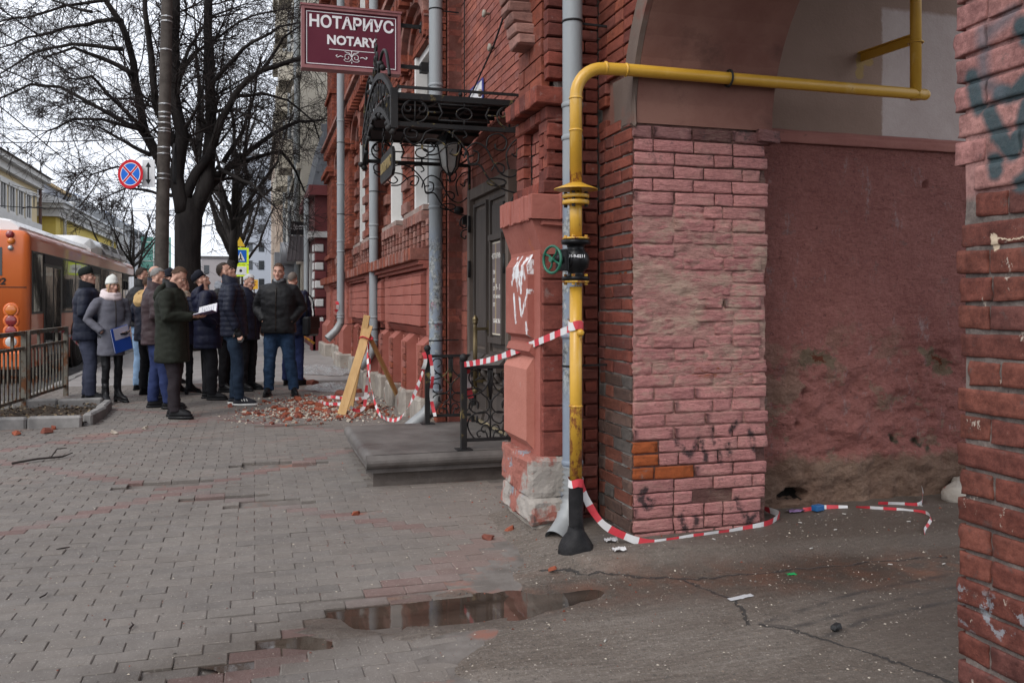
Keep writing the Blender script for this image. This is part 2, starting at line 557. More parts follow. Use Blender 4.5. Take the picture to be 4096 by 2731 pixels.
# --- far ground, carriageway, sand bed of the pavement
def sheet(name, xs, ys, zf, mat, kind='structure', parent=None):
    mb = MB()
    nx, ny = len(xs), len(ys)
    vs = [(x, y, zf(x, y)) for y in ys for x in xs]
    fs = [(j*nx+i, j*nx+i+1, (j+1)*nx+i+1, (j+1)*nx+i) for j in range(ny-1) for i in range(nx-1)]
    mb.add(vs, fs, 0, True)
    return mb.build(name, mat, parent, kind)

def frange(a, b, st):
    n = max(1, int(round((b-a)/st)))
    return [a+(b-a)*i/n for i in range(n+1)]

sheet('ground', frange(-260, 260, 40), frange(-120, 700, 40), lambda x, y: -0.6, M['asphalt'])
ROADZ = lambda y: gz(0, y) - 0.15
sheet('road', [-15.5,-12,-9,-6,-3.02], frange(-6, 30, 3)+frange(40, 220, 20), lambda x, y: ROADZ(y), M['asphalt'])

def bed_z(x, y):
    z = gz(x, y) - 0.0065 + 0.004*nz((x, y, 0), 4.0) + 0.003*nz((x, y, 3), 13) - dip(x, y)
    # hollows where blocks have gone
    for hx, hy, r, d in HOLES: 
        q = ((x-hx)/r[0])**2 + ((y-hy)/r[1])**2
        if q < 2.2: z -= (d+0.008)*max(0, 1-(q/2.2)**2)
    return z
HOLES = [(-0.62,6.88,(0.42,0.13),0.02), (0.16,7.45,(0.42,0.16),0.02), (-0.22,6.36,(0.34,0.08),0.012), (0.12,6.1,(0.36,0.09),0.012), (0.45,9.62,(0.45,0.1),0.01),
         (0.62,5.62,(0.16,0.05),0.01), (-0.13,3.45,(0.20,0.06),0.01)]
DIPS = [(0.82,3.83,0.62,0.21,0.054), (1.40,3.88,0.60,0.13,0.034), (0.16,3.64,0.20,0.11,0.040), (-0.15,3.46,0.24,0.10,0.022), (2.2,3.84,0.6,0.12,0.02)]
def dip(x, y):
    """depth of the worn hollow that holds the puddles"""
    if y > 4.6: return 0.0
    d = 0.0
    for cx, cy, rx, ry, k in DIPS:
        q = ((x-cx)/rx)**2+((y-cy+0.10*(x-cx)*0.3)/ry)**2
        if q < 6: d = max(d, k*math.exp(-q*0.9))
    return d*(1+0.35*nz((x, y, 0), 7))
pav = bpy.data.objects.new('pavement', None); C.objects.link(pav); pav['kind'] = 'structure'
sheet('sand_bed', frange(-2.86, 2.3, 0.08), frange(1.2, 14.5, 0.08), bed_z, M['soil'], 'structure', pav)
sheet('far_pavement', [-2.86,-1,0.5,1.5,2.3], frange(14.5, 70, 3), lambda x, y: gz(x, y)-0.004,
      pmat('far_paving', (0.20,0.185,0.178), (0.27,0.255,0.245), 3, rough=0.7, bump=0.4, bscale=25, bdist=0.01, spots=[((0.25,0.16,0.14), 1.2, 0.58, 0.7)]), 'structure', pav)
sheet('near_pavement', [-2.86,0,1.4,2.3], frange(-6, 1.2, 2), lambda x, y: gz(x, y)-0.002, M['soil'], 'structure', pav)

kerb = bpy.data.objects.new('kerb', None); C.objects.link(kerb); kerb['kind'] = 'structure'
y = -4.0; 
while y < 60:
    mb = MB(); L = 0.99
    zc = gz(0, y+0.5)
    mb.obox((-2.94+random.uniform(-.01,.01), y+0.5, zc-0.14), (0.15, L, 0.30), None, 0, 0.02, 0.006)
    mb.build('kerb_stone', M['kerb'], kerb, 'structure')
    y += 1.0

# --- paving blocks, laid in running bond across the pavement
XR = [(1.2,0.62),(2.6,0.72),(3.2,0.80),(3.5,0.95),(4.1,1.22),(4.5,1.5),(5.0,1.62),(5.1,1.68),(14.6,1.72)]
def xright(y):
    for (a, xa), (b2, xb) in zip(XR, XR[1:]):
        if a <= y <= b2: return xa+(xb-xa)*(y-a)/(b2-a)
    return XR[-1][1]
def in_hole(x, y):
    for hx, hy, r, d in HOLES:
        if ((x-hx)/r[0])**2 + ((y-hy)/r[1])**2 < 0.8+0.3*nz((x*3, y*3, 1)): return True
    return False
def band(x, y):
    for k in (7.15, 3.42, 10.9, 14.6):
        if abs(y-x-k) < 0.15: return True
    for k in (6.18, 9.95, 13.7, 2.4):
        if abs(x+y-k) < 0.15: return True
    return False
GREY = [(0.186,0.168,0.152), (0.197,0.178,0.160), (0.177,0.161,0.147), (0.191,0.171,0.153)]
RED = [(0.205,0.135,0.122), (0.185,0.12,0.108), (0.205,0.15,0.137), (0.20,0.165,0.152)]
blocks = []
j = 0; y = 1.25
while y < 14.5:
    x = -2.80 + (0.1 if j % 2 else 0.0) + 0.02*nz((0, y, 0), 2)
    while x < 1.75:
        cx = x+0.1
        if cx < xright(y) + 0.1 and not in_hole(cx, y) and not (cx < -1.66 and 10.05 < y < 11.95) and not (cx > 0.82 and 6.35 < y < 8.05):
            col = random.choice(RED if band(cx, y) else GREY)
            blocks.append((cx, y, col))
        x += 0.2
    y += 0.1; j += 1
def cam_dist(bk):
    d = V((bk[0], bk[1], -1.36)); 
    D = bk[0]*math.sin(YAW)+bk[1]*math.cos(YAW); u = (bk[0]*math.cos(YAW)-bk[1]*math.sin(YAW))/max(D, .1)
    vis = D > 2.9 and abs(u) < 0.6
    return d.length + (0 if vis else 100)
blocks.sort(key=cam_dist)
pm = []
for k in range(5):
    mb = MB(); mb.obox((0,0,-0.03), (0.1975,0.0975,0.06), None, 0, 0.0038, 0.0012)
    me = mb.mesh('paver', M['paver'])
    at = me.color_attributes.new('tone', 'FLOAT_COLOR', 'POINT')
    for d in at.data: d.color = (1,1,1,1)
    pm.append(me)
def pose(bk):
    cx, cy, col = bk
    zz = gz(cx, cy) + 0.004*nz((cx, cy, 3), 1.2) + random.uniform(-.0015, .0015) - dip(cx, cy) - 0.012*max(0, min(1, (cx-xright(cy)+0.45)/0.45))*(1 if cy < 5.2 else 0.3)
    return zz, random.uniform(-.012, .012), random.uniform(-.012, .012), random.uniform(-.01, .01)
for i, bk in enumerate(blocks[:300]):
    o = bpy.data.objects.new('paver', pm[i % 5]); C.objects.link(o)
    zz, rx, ry, rz = pose(bk)
    o.location = (bk[0], bk[1], zz); o.rotation_euler = (rx, ry, rz)
    q_ = random.uniform(.93, 1.05); o.color = (*[c*q_ for c in bk[2]], 1); o.parent = pav; o['kind'] = 'structure'
mb = MB(); cols = []
for bk in blocks[300:]:
    zz, rx, ry, rz = pose(bk)
    R = Matrix.Rotation(rx, 3, 'X') @ Matrix.Rotation(ry, 3, 'Y')
    n0 = len(mb.v)
    mb.obox(V((bk[0], bk[1], zz)) + R @ V((0,0,-0.02)), (0.1975,0.0975,0.04), R, 0, 0.0038 if bk[1] < 9 else 0.003, 0.001)
    q = random.uniform(.94, 1.06)
    cols.extend([tuple(c*q for c in bk[2])]*(len(mb.v)-n0))
o = mb.build('paver', M['paver'], pav, 'stuff')
at = o.data.color_attributes.new('tone', 'FLOAT_COLOR', 'POINT')
at.data.foreach_set('color', [z for c in cols for z in (*c, 1)])

# --- yard surface under the arch: worn concrete with a raised patch round the pipe foot
def apron_z(x, y):
    """yard surface; it feathers out over the last blocks so that grit and paving interlock"""
    e = x - xright(min(max(y,1.2),14)) + 0.42 + 0.16*nz((x, y, 0), 2.6) + 0.07*nz((x, y, 4), 9)
    q = ((x-0.78)/0.86)**2+((y-3.80)/0.34)**2      # silt round the puddle
    e = max(e, 0.62*(1.25-q+0.5*nz((x, y, 7), 5)))
    q = ((x-0.02)/0.42)**2+((y-3.54)/0.17)**2
    e = max(e, 0.5*(0.9-q+0.7*nz((x, y, 9), 7)))
    t = max(0, min(1, e/0.62))
    z = gz(x, y) - 0.034 + 0.040*t + 0.004*nz((x, y, 0), 3) + 0.010*nz((x, y, 5), 0.9)*t
    if x > 2.0: z += 0.03*min(1, (x-2.0)/2)
    q = (y - (4.12 - 0.10*(x-1.4)) + 0.05*nz((x, y, 2), 4))/0.10
    if x > 1.35: z += 0.06*max(0, min(1, q))*min(1, (x-1.35)/0.3)
    return z - dip(x, y)
def bed_cut(x, y): return apron_z(x, y)
mb = MB()
xs = frange(-0.45, 3.0, 0.03)+frange(3.06, 9.0, 0.09); ys = frange(0.6, 2.4, 0.09)+frange(2.43, 5.4, 0.03)
nx = len(xs)
vs = []
for yy in ys:
    for xx in xs:
        z = apron_z(xx, yy)
        if xx < xright(min(max(yy,1.2),14))-0.75 and not (3.2 < yy < 4.3): z -= 0.08
        vs.append((xx, yy, z))
fs = [(b2*nx+a, b2*nx+a+1, (b2+1)*nx+a+1, (b2+1)*nx+a) for b2 in range(len(ys)-1) for a in range(nx-1)]
mb.add(vs, fs, 0, True)
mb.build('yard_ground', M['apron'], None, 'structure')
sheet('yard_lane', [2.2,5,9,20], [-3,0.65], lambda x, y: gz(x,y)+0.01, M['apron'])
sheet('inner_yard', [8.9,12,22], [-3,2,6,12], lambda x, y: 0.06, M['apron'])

# --- puddles: still, muddy water lying in the hollows
def water_mat():
    b = NB('muddy_water'); v = b.coord('POS')
    f = b.noise(b.mapv(v, (1.5,4,1)), 1.8, 5)
    b.put(b.p.inputs['Base Color'], b.mix(b.step(f, .35, .65), (0.030,0.021,0.016), (0.062,0.044,0.034)))
    b.p.inputs['Roughness'].default_value = 0.04
    b.p.inputs['Specular IOR Level'].default_value = 0.6
    b.l(b.bump(b.noise(v, 6, 2), 0.04, 0.01), b.p.inputs['Normal'])
    return b.m
M['water'] = water_mat()
mb = MB()
def puddle(mb, cx, cy, rx, ry, z, rot, n=64, seed=0):
    vs = [(cx, cy, z)]
    for k in range(n):
        a = 2*PI*k/n
        q = 1 + 0.28*nz((math.cos(a), math.sin(a), seed), 2.2) + 0.12*nz((math.cos(a), math.sin(a), seed+4), 6)
        u, v = rx*q*math.cos(a), ry*q*math.sin(a)
        vs.append((cx+u*math.cos(rot)-v*math.sin(rot), cy+u*math.sin(rot)+v*math.cos(rot), z))
    mb.add(vs, [(0, 1+k, 1+(k+1) % n) for k in range(n)], 0, True)
puddle(mb, 0.95, 3.83, 1.15, 0.34, -0.0240, 0.0, seed=1)
mb.build('puddle', M['water'], None, 'structure')
mb = MB(); puddle(mb, 0.02, 3.58, 0.26, 0.18, -0.0175, 0.0, seed=3)
mb.build('puddle', M['water'], None, 'structure')
# ================================================================ THE RED BRICK BUILDING
def brick_mat(name, mort=(0.30,0.28,0.26), smear=0.35, rough=0.85, dark=0.55):
    """fired brick; colour from the piece itself, with soot, pale smears and pits"""
    b = NB(name); v = b.coord('POS')
    at = b.n('ShaderNodeAttribute'); at.attribute_name = 'tone'
    oc = b.n('ShaderNodeObjectInfo').outputs['Color']
    base = b.mix(1.0, oc, at.outputs['Color'], 'MULTIPLY')
    f = b.step(b.noise(b.mapv(v, (1,1,2.2)), 5, 7, 0.7), 0.28, 0.62)
    c = b.mix(f, b.mix(1.0, base, (dark, dark*0.97, dark), 'MULTIPLY'), base)
    f2 = b.step(b.noise(v, 21, 8, 0.78), 0.50, 0.62)
    c = b.mix(b.math('MULTIPLY', f2, 0.62), c, b.mix(1.0, base, (0.45,0.48,0.52), 'MULTIPLY'))
    g = b.step(b.noise(b.mapv(v, off=(5,2,9)), 11, 8, 0.75), 0.60, 0.68)
    c = b.mix(b.math('MULTIPLY', g, smear), c, mort)
    b.put(b.p.inputs['Base Color'], c)
    b.p.inputs['Roughness'].default_value = rough; b.p.inputs['Specular IOR Level'].default_value = 0.18
    h = b.math('ADD', b.noise(v, 65, 8, 0.75), b.math('MULTIPLY', b.noise(b.mapv(v, (1,1,2)), 18, 6, 0.7), 1.5))
    b.l(b.bump(h, 0.7, 0.006), b.p.inputs['Normal'])
    return b.m
M['brick'] = brick_mat('fired_brick')
M['mortar'] = pmat('mortar', (0.17,0.155,0.14), (0.29,0.265,0.24), 9, rough=0.95, bump=0.9, bscale=45, bdist=0.008)
M['mortar_red'] = pmat('painted_joint', (0.15,0.058,0.045), (0.22,0.10,0.08), 9, rough=0.95, bump=0.8, bscale=45, bdist=0.006)

def paint_mat(name, c1, c2, bare=(0.32,0.10,0.05), gst=None):
    b = NB(name); v = b.coord('POS')
    f = b.step(b.noise(b.mapv(v, (1,1,1.6)), 2.5, 7, 0.68), 0.3, 0.7)
    c = b.mix(f, c1, c2)
    d = b.step(b.noise(v, 8, 8, 0.72), 0.60, 0.72)
    c = b.mix(b.math('MULTIPLY', d, 0.45), c, tuple(k*0.45 for k in c1))
    g = b.step(b.noise(b.mapv(v, off=(3,8,1)), 3.2, 9, 0.74), 0.64, 0.66)
    c = b.mix(b.math('MULTIPLY', g, 0.9), c, bare)
    g = b.step(b.noise(b.mapv(v, off=(13,2,6)), 6.5, 9, 0.74), 0.67, 0.69)
    c = b.mix(b.math('MULTIPLY', g, 0.8), c, (0.33,0.32,0.31))
    if gst is not None:
        x, y, z = b.xyz(v)
        n1 = b.math('MULTIPLY', b.math('SUBTRACT', b.noise(v, 26, 4), 0.5), 0.05)
        s = b.stroke(b.math('ADD', y, n1), b.math('ADD', z, n1), gst, 0.017, 0.15)
        br = b.step(b.noise(b.mapv(v, (1,1,0.35)), 42, 4, 0.7), 0.36, 0.5)
        c = b.mix(b.math('MULTIPLY', s, br), c, (0.66,0.67,0.68))
    b.put(b.p.inputs['Base Color'], c)
    b.p.inputs['Roughness'].default_value = 0.7; b.p.inputs['Specular IOR Level'].default_value = 0.25
    h = b.math('ADD', b.noise(v, 55, 8, 0.75), b.math('MULTIPLY', b.noise(v, 9, 6, 0.7), 2.0))
    b.l(b.bump(h, 0.55, 0.006), b.p.inputs['Normal'])
    return b.m
SAL1, SAL2 = (0.26,0.080,0.060), (0.335,0.118,0.092)
GRAF = [(4.98,1.56,5.02,1.66),(5.02,1.66,5.10,1.62),(5.10,1.62,5.05,1.52),(5.10,1.64,5.13,1.44),(5.13,1.44,5.20,1.60),(5.22,1.66,5.20,1.46),(5.20,1.46,5.26,1.62),
        (5.26,1.62,5.32,1.50),(5.08,1.56,5.30,1.54),(5.16,1.40,5.12,1.30),(5.12,1.30,5.05,1.36),(5.05,1.36,5.00,1.44),(5.02,1.24,5.01,1.18),(5.28,1.42,5.24,1.26),(5.30,1.66,5.34,1.72)]
M['salmon'] = paint_mat('salmon_paint', SAL1, SAL2)
M['salmon_graffiti'] = paint_mat('salmon_paint_scrawl', SAL1, SAL2, gst=GRAF)
M['pale_salmon'] = paint_mat('pale_salmon_paint', (0.36,0.135,0.10), (0.43,0.175,0.135))
M['pink_patch'] = paint_mat('pink_patch', (0.55,0.30,0.27), (0.62,0.36,0.33))
M['plinth'] = pmat('plinth_stone', (0.30,0.115,0.09), (0.33,0.30,0.27), 3.2, lo=0.52, hi=0.58, rough=0.9, bump=0.9, bscale=30, bdist=0.012,
                   spots=[((0.24,0.26,0.29), 7.5, 0.60, 0.63), ((0.42,0.385,0.34), 6.2, 0.64, 0.68), ((0.08,0.07,0.065), 4, 0.64, 0.72)])
M['stone'] = pmat('old_limestone', (0.24,0.215,0.19), (0.38,0.345,0.30), 4, rough=0.9, bump=0.9, bscale=28, bdist=0.012, spots=[((0.26,0.09,0.07), 4.4, 0.60, 0.64)])
M['white_frame'] = pmat('white_window_paint', (0.62,0.61,0.58), (0.72,0.71,0.69), 4, rough=0.6, bump=0.3, bscale=30, spots=[((0.42,0.40,0.37), 6, 0.62, 0.72)])
M['pane'] = glass('window_glass')
M['ledge'] = pmat('weathered_ledge', (0.20,0.155,0.135), (0.31,0.24,0.21), 5, rough=0.9, bump=0.7, bscale=35, bdist=0.008, spots=[((0.26,0.09,0.06), 5, 0.58, 0.66)])

house = thing('brick_building', 'long ornate red brick building with white framed windows behind the notary sign', 'building', (2.0, 5.0, 0.0))

class Bricks(MB):
    def __init__(s): super().__init__(); s.c = []
    def brick(s, c, size, col, b=0.0, jit=0.0015):
        n0 = len(s.v); s.obox(c, size, None, 0, b, jit)
        s.c.extend([col]*(len(s.v)-n0))
    def done(s, name, mat, parent, kind='stuff'):
        o = s.build(name, mat, parent, kind)
        at = o.data.color_attributes.new('tone', 'FLOAT_COLOR', 'POINT')
        at.data.foreach_set('color', [z for c in s.c for z in (*c, 1)])
        return o
def tint(cols, q=0.12):
    c = random.choice(cols); k = random.uniform(1-q, 1+q)
    return tuple(z*k for z in c)
DARKB = [(0.185,0.050,0.036), (0.225,0.060,0.042), (0.15,0.046,0.036), (0.20,0.068,0.052), (0.25,0.072,0.048)]
REDB = [(0.25,0.070,0.042), (0.22,0.065,0.042), (0.28,0.082,0.048), (0.20,0.060,0.040), (0.25,0.080,0.055)]
WALLB = [(0.335,0.112,0.082), (0.30,0.105,0.082), (0.36,0.125,0.088), (0.31,0.122,0.098), (0.28,0.095,0.07)]
PALEB = [(0.28,0.145,0.118), (0.27,0.122,0.094), (0.31,0.165,0.135), (0.24,0.10,0.078)]

def wall_x(B, X, y0, y1, z0, z1, cols, L=0.258, h=0.0735, d=0.05, j=0.010, b=0.0):
    """running bond on a face turned to the street (normal -X)"""
    n = max(1, round((z1-z0)/h)); hh = (z1-z0)/n
    for i in range(n):
        y = y0 - (L/2 if i % 2 else 0)
        while y < y1-0.02:
            a, e = max(y, y0), min(y+L, y1)
            if e-a > 0.03:
                B.brick((X+d/2+random.uniform(-.002,.002), (a+e)/2, z0+(i+.5)*hh), (d, e-a-j, hh-j), tint(cols), b)
            y += L
def wall_y(B, Y, x0, x1, z0, z1, cols, L=0.258, h=0.0735, d=0.05, j=0.010, b=0.0):
    """running bond on a face turned down the street (normal -Y)"""
    n = max(1, round((z1-z0)/h)); hh = (z1-z0)/n
    for i in range(n):
        x = x0 - (L/2 if i % 2 else 0)
        while x < x1-0.02:
            a, e = max(x, x0), min(x+L, x1)
            if e-a > 0.03:
                B.brick(((a+e)/2, Y+d/2+random.uniform(-.002,.002), z0+(i+.5)*hh), (e-a-j, d, hh-j), tint(cols), b)
            x += L

B = Bricks()           # all bricks of the long front that are not single parts
core = MB()            # the solid masonry behind them: bed joints show between the bricks
TOP = 11.5
# ---- wall masses (joint faces sit 12 mm behind the brick faces)
core.box(2.052, 2.6, 5.50, 6.74, 0, TOP)                    # door bay
core.box(2.052, 2.6, 8.16, 8.70, 0, TOP)
core.box(2.052, 2.6, 6.742, 8.158, 2.46, TOP)
wall_x(B, 2.04, 5.5, 8.7, 2.60, 5.6, WALLB)
wall_x(B, 2.04, 8.18, 8.7, 0.1, 1.9, WALLB, h=0.15, L=0.3)
wall_x(B, 2.04, 5.5, 6.72, 0.1, 2.6, WALLB)

def window(y0, y1, z0, z1, X=1.86, arch=0.0):
    """white casement in a deep reveal"""
    f = MB()
    f.box(X+0.06, X+0.20, y0-0.001, y0+0.07, z0, z1)
    f.box(X+0.015, X+0.21, y1-0.09, y1+0.001, z0, z1)
    f.box(X+0.06, X+0.205, y0+0.07, y1-0.09, z1-0.08, z1)
    f.box(X+0.06, X+0.205, y0+0.07, y1-0.09, z0, z0+0.07)
    m = (y0+y1)/2
    f.box(X+0.13, X+0.19, m-0.03, m+0.03, z0+0.07, z1-0.08)
    f.box(X+0.135, X+0.185, y0+0.07, m-0.03, z1-0.62, z1-0.57)
    f.box(X+0.135, X+0.185, m+0.03, y1-0.09, z1-0.62, z1-0.57)
    o = f.build('window', M['white_frame'], house)
    p = MB(); p.box(X+0.155, X+0.165, y0+0.03, y1-0.05, z0+0.03, z1-0.03)
    p.build('pane', M['pane'], o)
    return o

def zig(B, X, y0, y1, z, n, up, cols, d=0.30, wv=0.10, h=0.075):
    """stepped corbel row: bricks that climb and step out"""
    for i in range(n):
        t = i/(n-1)
        B.brick((X+d/2, y0+(y1-y0)*t, z+up*t), (d, abs(y1-y0)/(n-1)*1.02, h), tint(cols), 0.004)

def hood(B, yc, half, z, X):
    """stepped hood mould over a window, bricks standing out in two orders"""
    for (rr, zz, xx) in ((half+0.10, z, X-0.05), (half+0.22, z+0.02, X-0.13)):
        n = 9
        for k in range(n+1):
            a = PI*k/n
            yy = yc-rr*math.cos(a); zk = zz+rr*0.62*math.sin(a)
            R = Matrix.Rotation(math.atan2(0.62*math.cos(a), math.sin(a)), 3, 'X')
            n0 = len(B.v)
            B.obox((xx+0.16, yy, zk), (0.32, rr*PI/n*1.02, 0.11), R, 0, 0.006, 0.002)
            B.c.extend([tint(PALEB if k % 3 else REDB)]*(len(B.v)-n0))
        for sd in (-1, 1):
            for q in range(3):
                B.brick((xx+0.14, yc+sd*(rr+0.05*q), zz-0.05-0.075*q), (0.28-0.05*q, 0.13, 0.072), tint(REDB), 0.005)

led = MB()             # projecting string courses and sills, cut in long stretches
def bay(y0, y1, wins, X=1.86):
    ys = [y0]+[q for wdw in wins for q in wdw]+[y1]
    for a, e in zip(ys[::2], ys[1::2]):                 # piers between the windows
        core.box(X+0.012, 2.6, a, e, 0, TOP)
        wall_x(B, X, a, e, 2.50, 4.36, REDB)
        if a > y0:                                     # toothed edge bricks on free piers
            k = 0; z = 2.5
            while z < 4.3:
                if k % 2 == 0: B.brick((X-0.02, (a+e)/2, z+0.075), (0.06, min(0.42, e-a), 0.14), tint(PALEB), 0.006)
                z += 0.15; k += 1
    for (a, e) in wins:
        core.box(X+0.012, 2.6, a+.001, e-.001, 0, 2.46)
        core.box(X+0.012, 2.6, a+.001, e-.001, 4.36, 5.55)
        core.box(X+0.012, 2.6, a+.001, e-.001, 7.5, TOP)
        window(a, e, 2.46, 4.36, X)
        window(a+0.05, e-0.05, 5.55, 7.5, X)
        core.box(X+0.012, 2.6, a+.0015, a+0.05, 5.55, 7.5); core.box(X+0.012, 2.6, e-0.05, e-.0015, 5.55, 7.5)
        hood(B, (a+e)/2, (e-a)/2, 4.36, X)
        hood(B, (a+e)/2, (e-a)/2-0.05, 7.5, X)
        # reveals: brick-coloured returns seen past the frames
        sl = MB(); sl.box(X-0.10, X+0.20, a-0.10, e+0.10, 2.40, 2.458); sl.build('sill', M['ledge'], house)
        k = 0
        while a-0.05+k*0.135 < e+0.05:                 # brick-on-edge under the sill
            B.brick((X-0.03, a-0.05+k*0.135, 2.33), (0.20, 0.115, 0.12), tint(PALEB), 0.006, 0.004); k += 1
    wall_x(B, X, y0, y1, 4.36, 5.2, REDB)
    for a, e in zip(ys[::2], ys[1::2]): wall_x(B, X, a, e, 5.2, 7.9, REDB)
    wall_x(B, X, y0, y1, 7.9, 9.2, REDB)
    # panelled zone between belt and sill: upright brick fins with sunk bays
    wall_x(B, X-0.005, y0, y1, 1.98, 2.28, PALEB, L=0.13)
    y = y0+0.08
    while y < y1-0.08:
        for q in range(4):
            B.brick((X-0.045, y, 2.02+q*0.075), (0.11, 0.11, 0.068), tint(PALEB), 0.005, 0.003)
        y += 0.26
    # belt course: brick on end over two stepped rows
    y = y0
    while y < y1:
        B.brick((X-0.10+random.uniform(-.008,.008), y+0.036, 1.90), (0.36, 0.066, 0.13), tint(PALEB if random.random() < .5 else REDB), 0.006, 0.004)
        y += 0.073
    lowm.box(X-0.20, X+0.1, y0, y1, 1.79, 1.832)
    lowm.box(X-0.15, X+0.1, y0, y1, 1.75, 1.788)

lowm = MB()            # painted lower masonry
def prof_panel(y0, y1, X, ny, mat=None):
    """cushioned panel of upright blocks, split into courses by shallow joints"""
    w = (y1-y0)/ny
    for i in range(ny):
        a = y0+i*w+0.010; e = y0+(i+1)*w-0.010
        zs = [1.13+random.uniform(-.004,.004), 1.24, 1.36, 1.47, 1.585, 1.68]
        for z0_, z1_ in zip(zs, zs[1:]):
            pb = MB()
            lowm.obox((X+0.075+random.uniform(-.003,.003), (a+e)/2, (z0_+z1_)/2), (0.15, e-a, z1_-z0_-0.006), None, 0, 0.005, 0.002)
        lowm.extr([(X+0.002, 1.681), (X+0.15, 1.681), (X+0.15, 1.755), (X+0.10, 1.755)], a, e, lambda u, v, t: (u, t, v))
        lowm.extr([(X+0.03, 1.12), (X+0.15, 1.12), (X+0.15, 1.03), (X+0.11, 1.03)], a-.006, e+.006, lambda u, v, t: (u, t, v))

def low_zone(y0, y1, X=1.86, npier=3, npan=5):
    """painted ground-floor zone: stone base, piers with sloping heads, cushioned panel"""
    zb = gz(0, (y0+y1)/2)
    lowm.box(X-0.02, X+0.1, y0, y1, zb-0.1, 1.79)
    prof_panel(y0+0.22, y1-0.16, X-0.16, npan)
    lowm.box(X-0.10, X, y0, y0+0.19, 1.03, 1.75)
    lowm.box(X-0.10, X, y1-0.13, y1, 1.03, 1.75)
    ww = (y1-y0)/npier
    for i in range(npier):
        yc = y0+(i+0.22)*ww
        a, e = yc-0.20, yc+0.20
        lowm.extr([(X-0.17, zb+0.30), (X, zb+0.30), (X, 1.02), (X-0.07, 1.02), (X-0.17, 0.93)], a, e, lambda u, v, t: (u, t, v))
        for q in range(7):
            B.brick((X-0.175, a+0.10, zb+0.36+q*0.078), (0.03, 0.19, 0.068), tint(REDB if random.random() < .6 else WALLB), 0.005, 0.004)
        lowm.obox((X-0.10, yc, zb+0.13), (0.24, 0.46, 0.34), None, 1, 0.03, 0.012)
        lowm.obox((X-0.06, yc+0.45, zb+0.05), (0.22, 0.44, 0.26), None, 1, 0.03, 0.012)
        lowm.box(X-0.13, X, yc+0.24, yc+0.30, zb+0.3, 1.0)

def pilaster(y0, y1, X=1.72, Xw=1.86, low=True):
    zb = gz(0, y0)
    core.box(X+0.012, 2.3, y0+.012, y1-.001, 1.95, 9.2)
    for z0_, z1_ in ((1.99,2.42),(2.52,4.3),(4.5,8.6)):
        wall_x(B, X, y0, y1, z0_, z1_, REDB); wall_y(B, y0, X+0.052, 2.0, z0_, z1_, REDB)
    for z0_, h_, o in ((1.83,0.15,0.16),(2.42,0.10,0.07),(4.30,0.09,0.08),(4.39,0.11,0.14),(5.1,0.1,0.06),(6.2,0.1,0.06)):
        k = y0-o*0.6
        while k < y1+o*0.5:
            B.brick((X-o+0.2, k+0.05, z0_+h_/2), (0.4, 0.098, h_), tint(REDB), 0.007, 0.004); k += 0.1
    if low:
        lowm.extr([(X-0.02, 1.0), (Xw+.1, 1.0), (Xw+.1, 1.83), (X-0.08, 1.83), (X-0.08, 1.78), (X-0.02, 1.66)], y0-.01, y1, lambda u, v, t: (u, t, v))
        lowm.extr([(X-0.12, zb+0.28), (Xw+.1, zb+0.28), (Xw+.1, 0.999), (X-0.03, 0.999), (X-0.12, 0.88)], y0-.05, y1+.02, lambda u, v, t: (u, t, v))
        lowm.obox(((X+Xw)/2-0.05, (y0+y1)/2, zb+0.10), (0.46, y1-y0+0.2, 0.37), None, 1, 0.03, 0.01)
        for q in range(9):
            B.brick((X-0.022, y0+0.12, 1.04+q*0.075), (0.03, 0.2, 0.066), tint(WALLB), 0.005, 0.004)

# ---- the bays up the street
core.box(1.912, 2.6, 8.70, 8.92, 0, TOP)
wall_y(B, 8.70, 1.90, 2.05, 0.15, 8.6, WALLB, L=0.17)
wall_y(B, 8.78, 1.80, 1.90, 0.15, 8.6, REDB, L=0.13)
core.box(1.812, 2.3, 8.83, 9.05, 0, TOP)
wall_x(B, 1.80, 8.80, 9.05, 0.15, 8.6, REDB, L=0.24)
bay(9.05, 12.72, [(9.42,10.50),(11.32,12.42)])
low_zone(8.95, 12.0, npier=3, npan=5)
low_zone(12.0, 12.75, npier=1, npan=1)
pilaster(12.75, 13.62)
bay(13.62, 16.62, [(13.95,14.9),(15.35,16.25)])
low_zone(13.62, 16.62, npier=3, npan=5)
pilaster(16.62, 17.5)
bay(17.5, 20.2, [(17.85,18.6),(19.05,19.8)])
low_zone(17.5, 20.2, npier=3, npan=4)
pilaster(20.2, 21.6, X=1.70)
core.box(1.87, 9.0, 21.6, 22.0, 0, TOP)
# string courses and the main cornice
for (z0_, z1_, x0_) in ((4.98,5.06,1.62),(5.06,5.14,1.55),(8.70,8.82,1.60),(8.82,8.96,1.50),(8.96,9.10,1.38)):
    y = 8.75
    while y < 21.6:
        L = 0.245
        B.brick(((x0_+2.0)/2, y+L/2, (z0_+z1_)/2), (2.0-x0_, L-0.008, z1_-z0_-0.006), tint(PALEB if z0_ < 5.1 else REDB), 0.006, 0.004)
        y += L
y = 8.8
while y < 21.5:
    B.brick((1.72, y, 4.90), (0.24, 0.12, 0.15), tint(REDB), 0.006, 0.004); y += 0.25
    B.brick((1.66, y, 8.6), (0.34, 0.12, 0.2), tint(REDB), 0.006, 0.004)
rf = MB(); rf.box(1.2, 9.0, 6.2, 22.1, TOP, TOP+0.12); rf.box(1.5, 5.3, 0.3, 6.199, TOP, TOP+0.12)
rf.build('roof', pmat('roof_sheet', (0.10,0.10,0.11), (0.16,0.16,0.17), 3, rough=0.6), house)
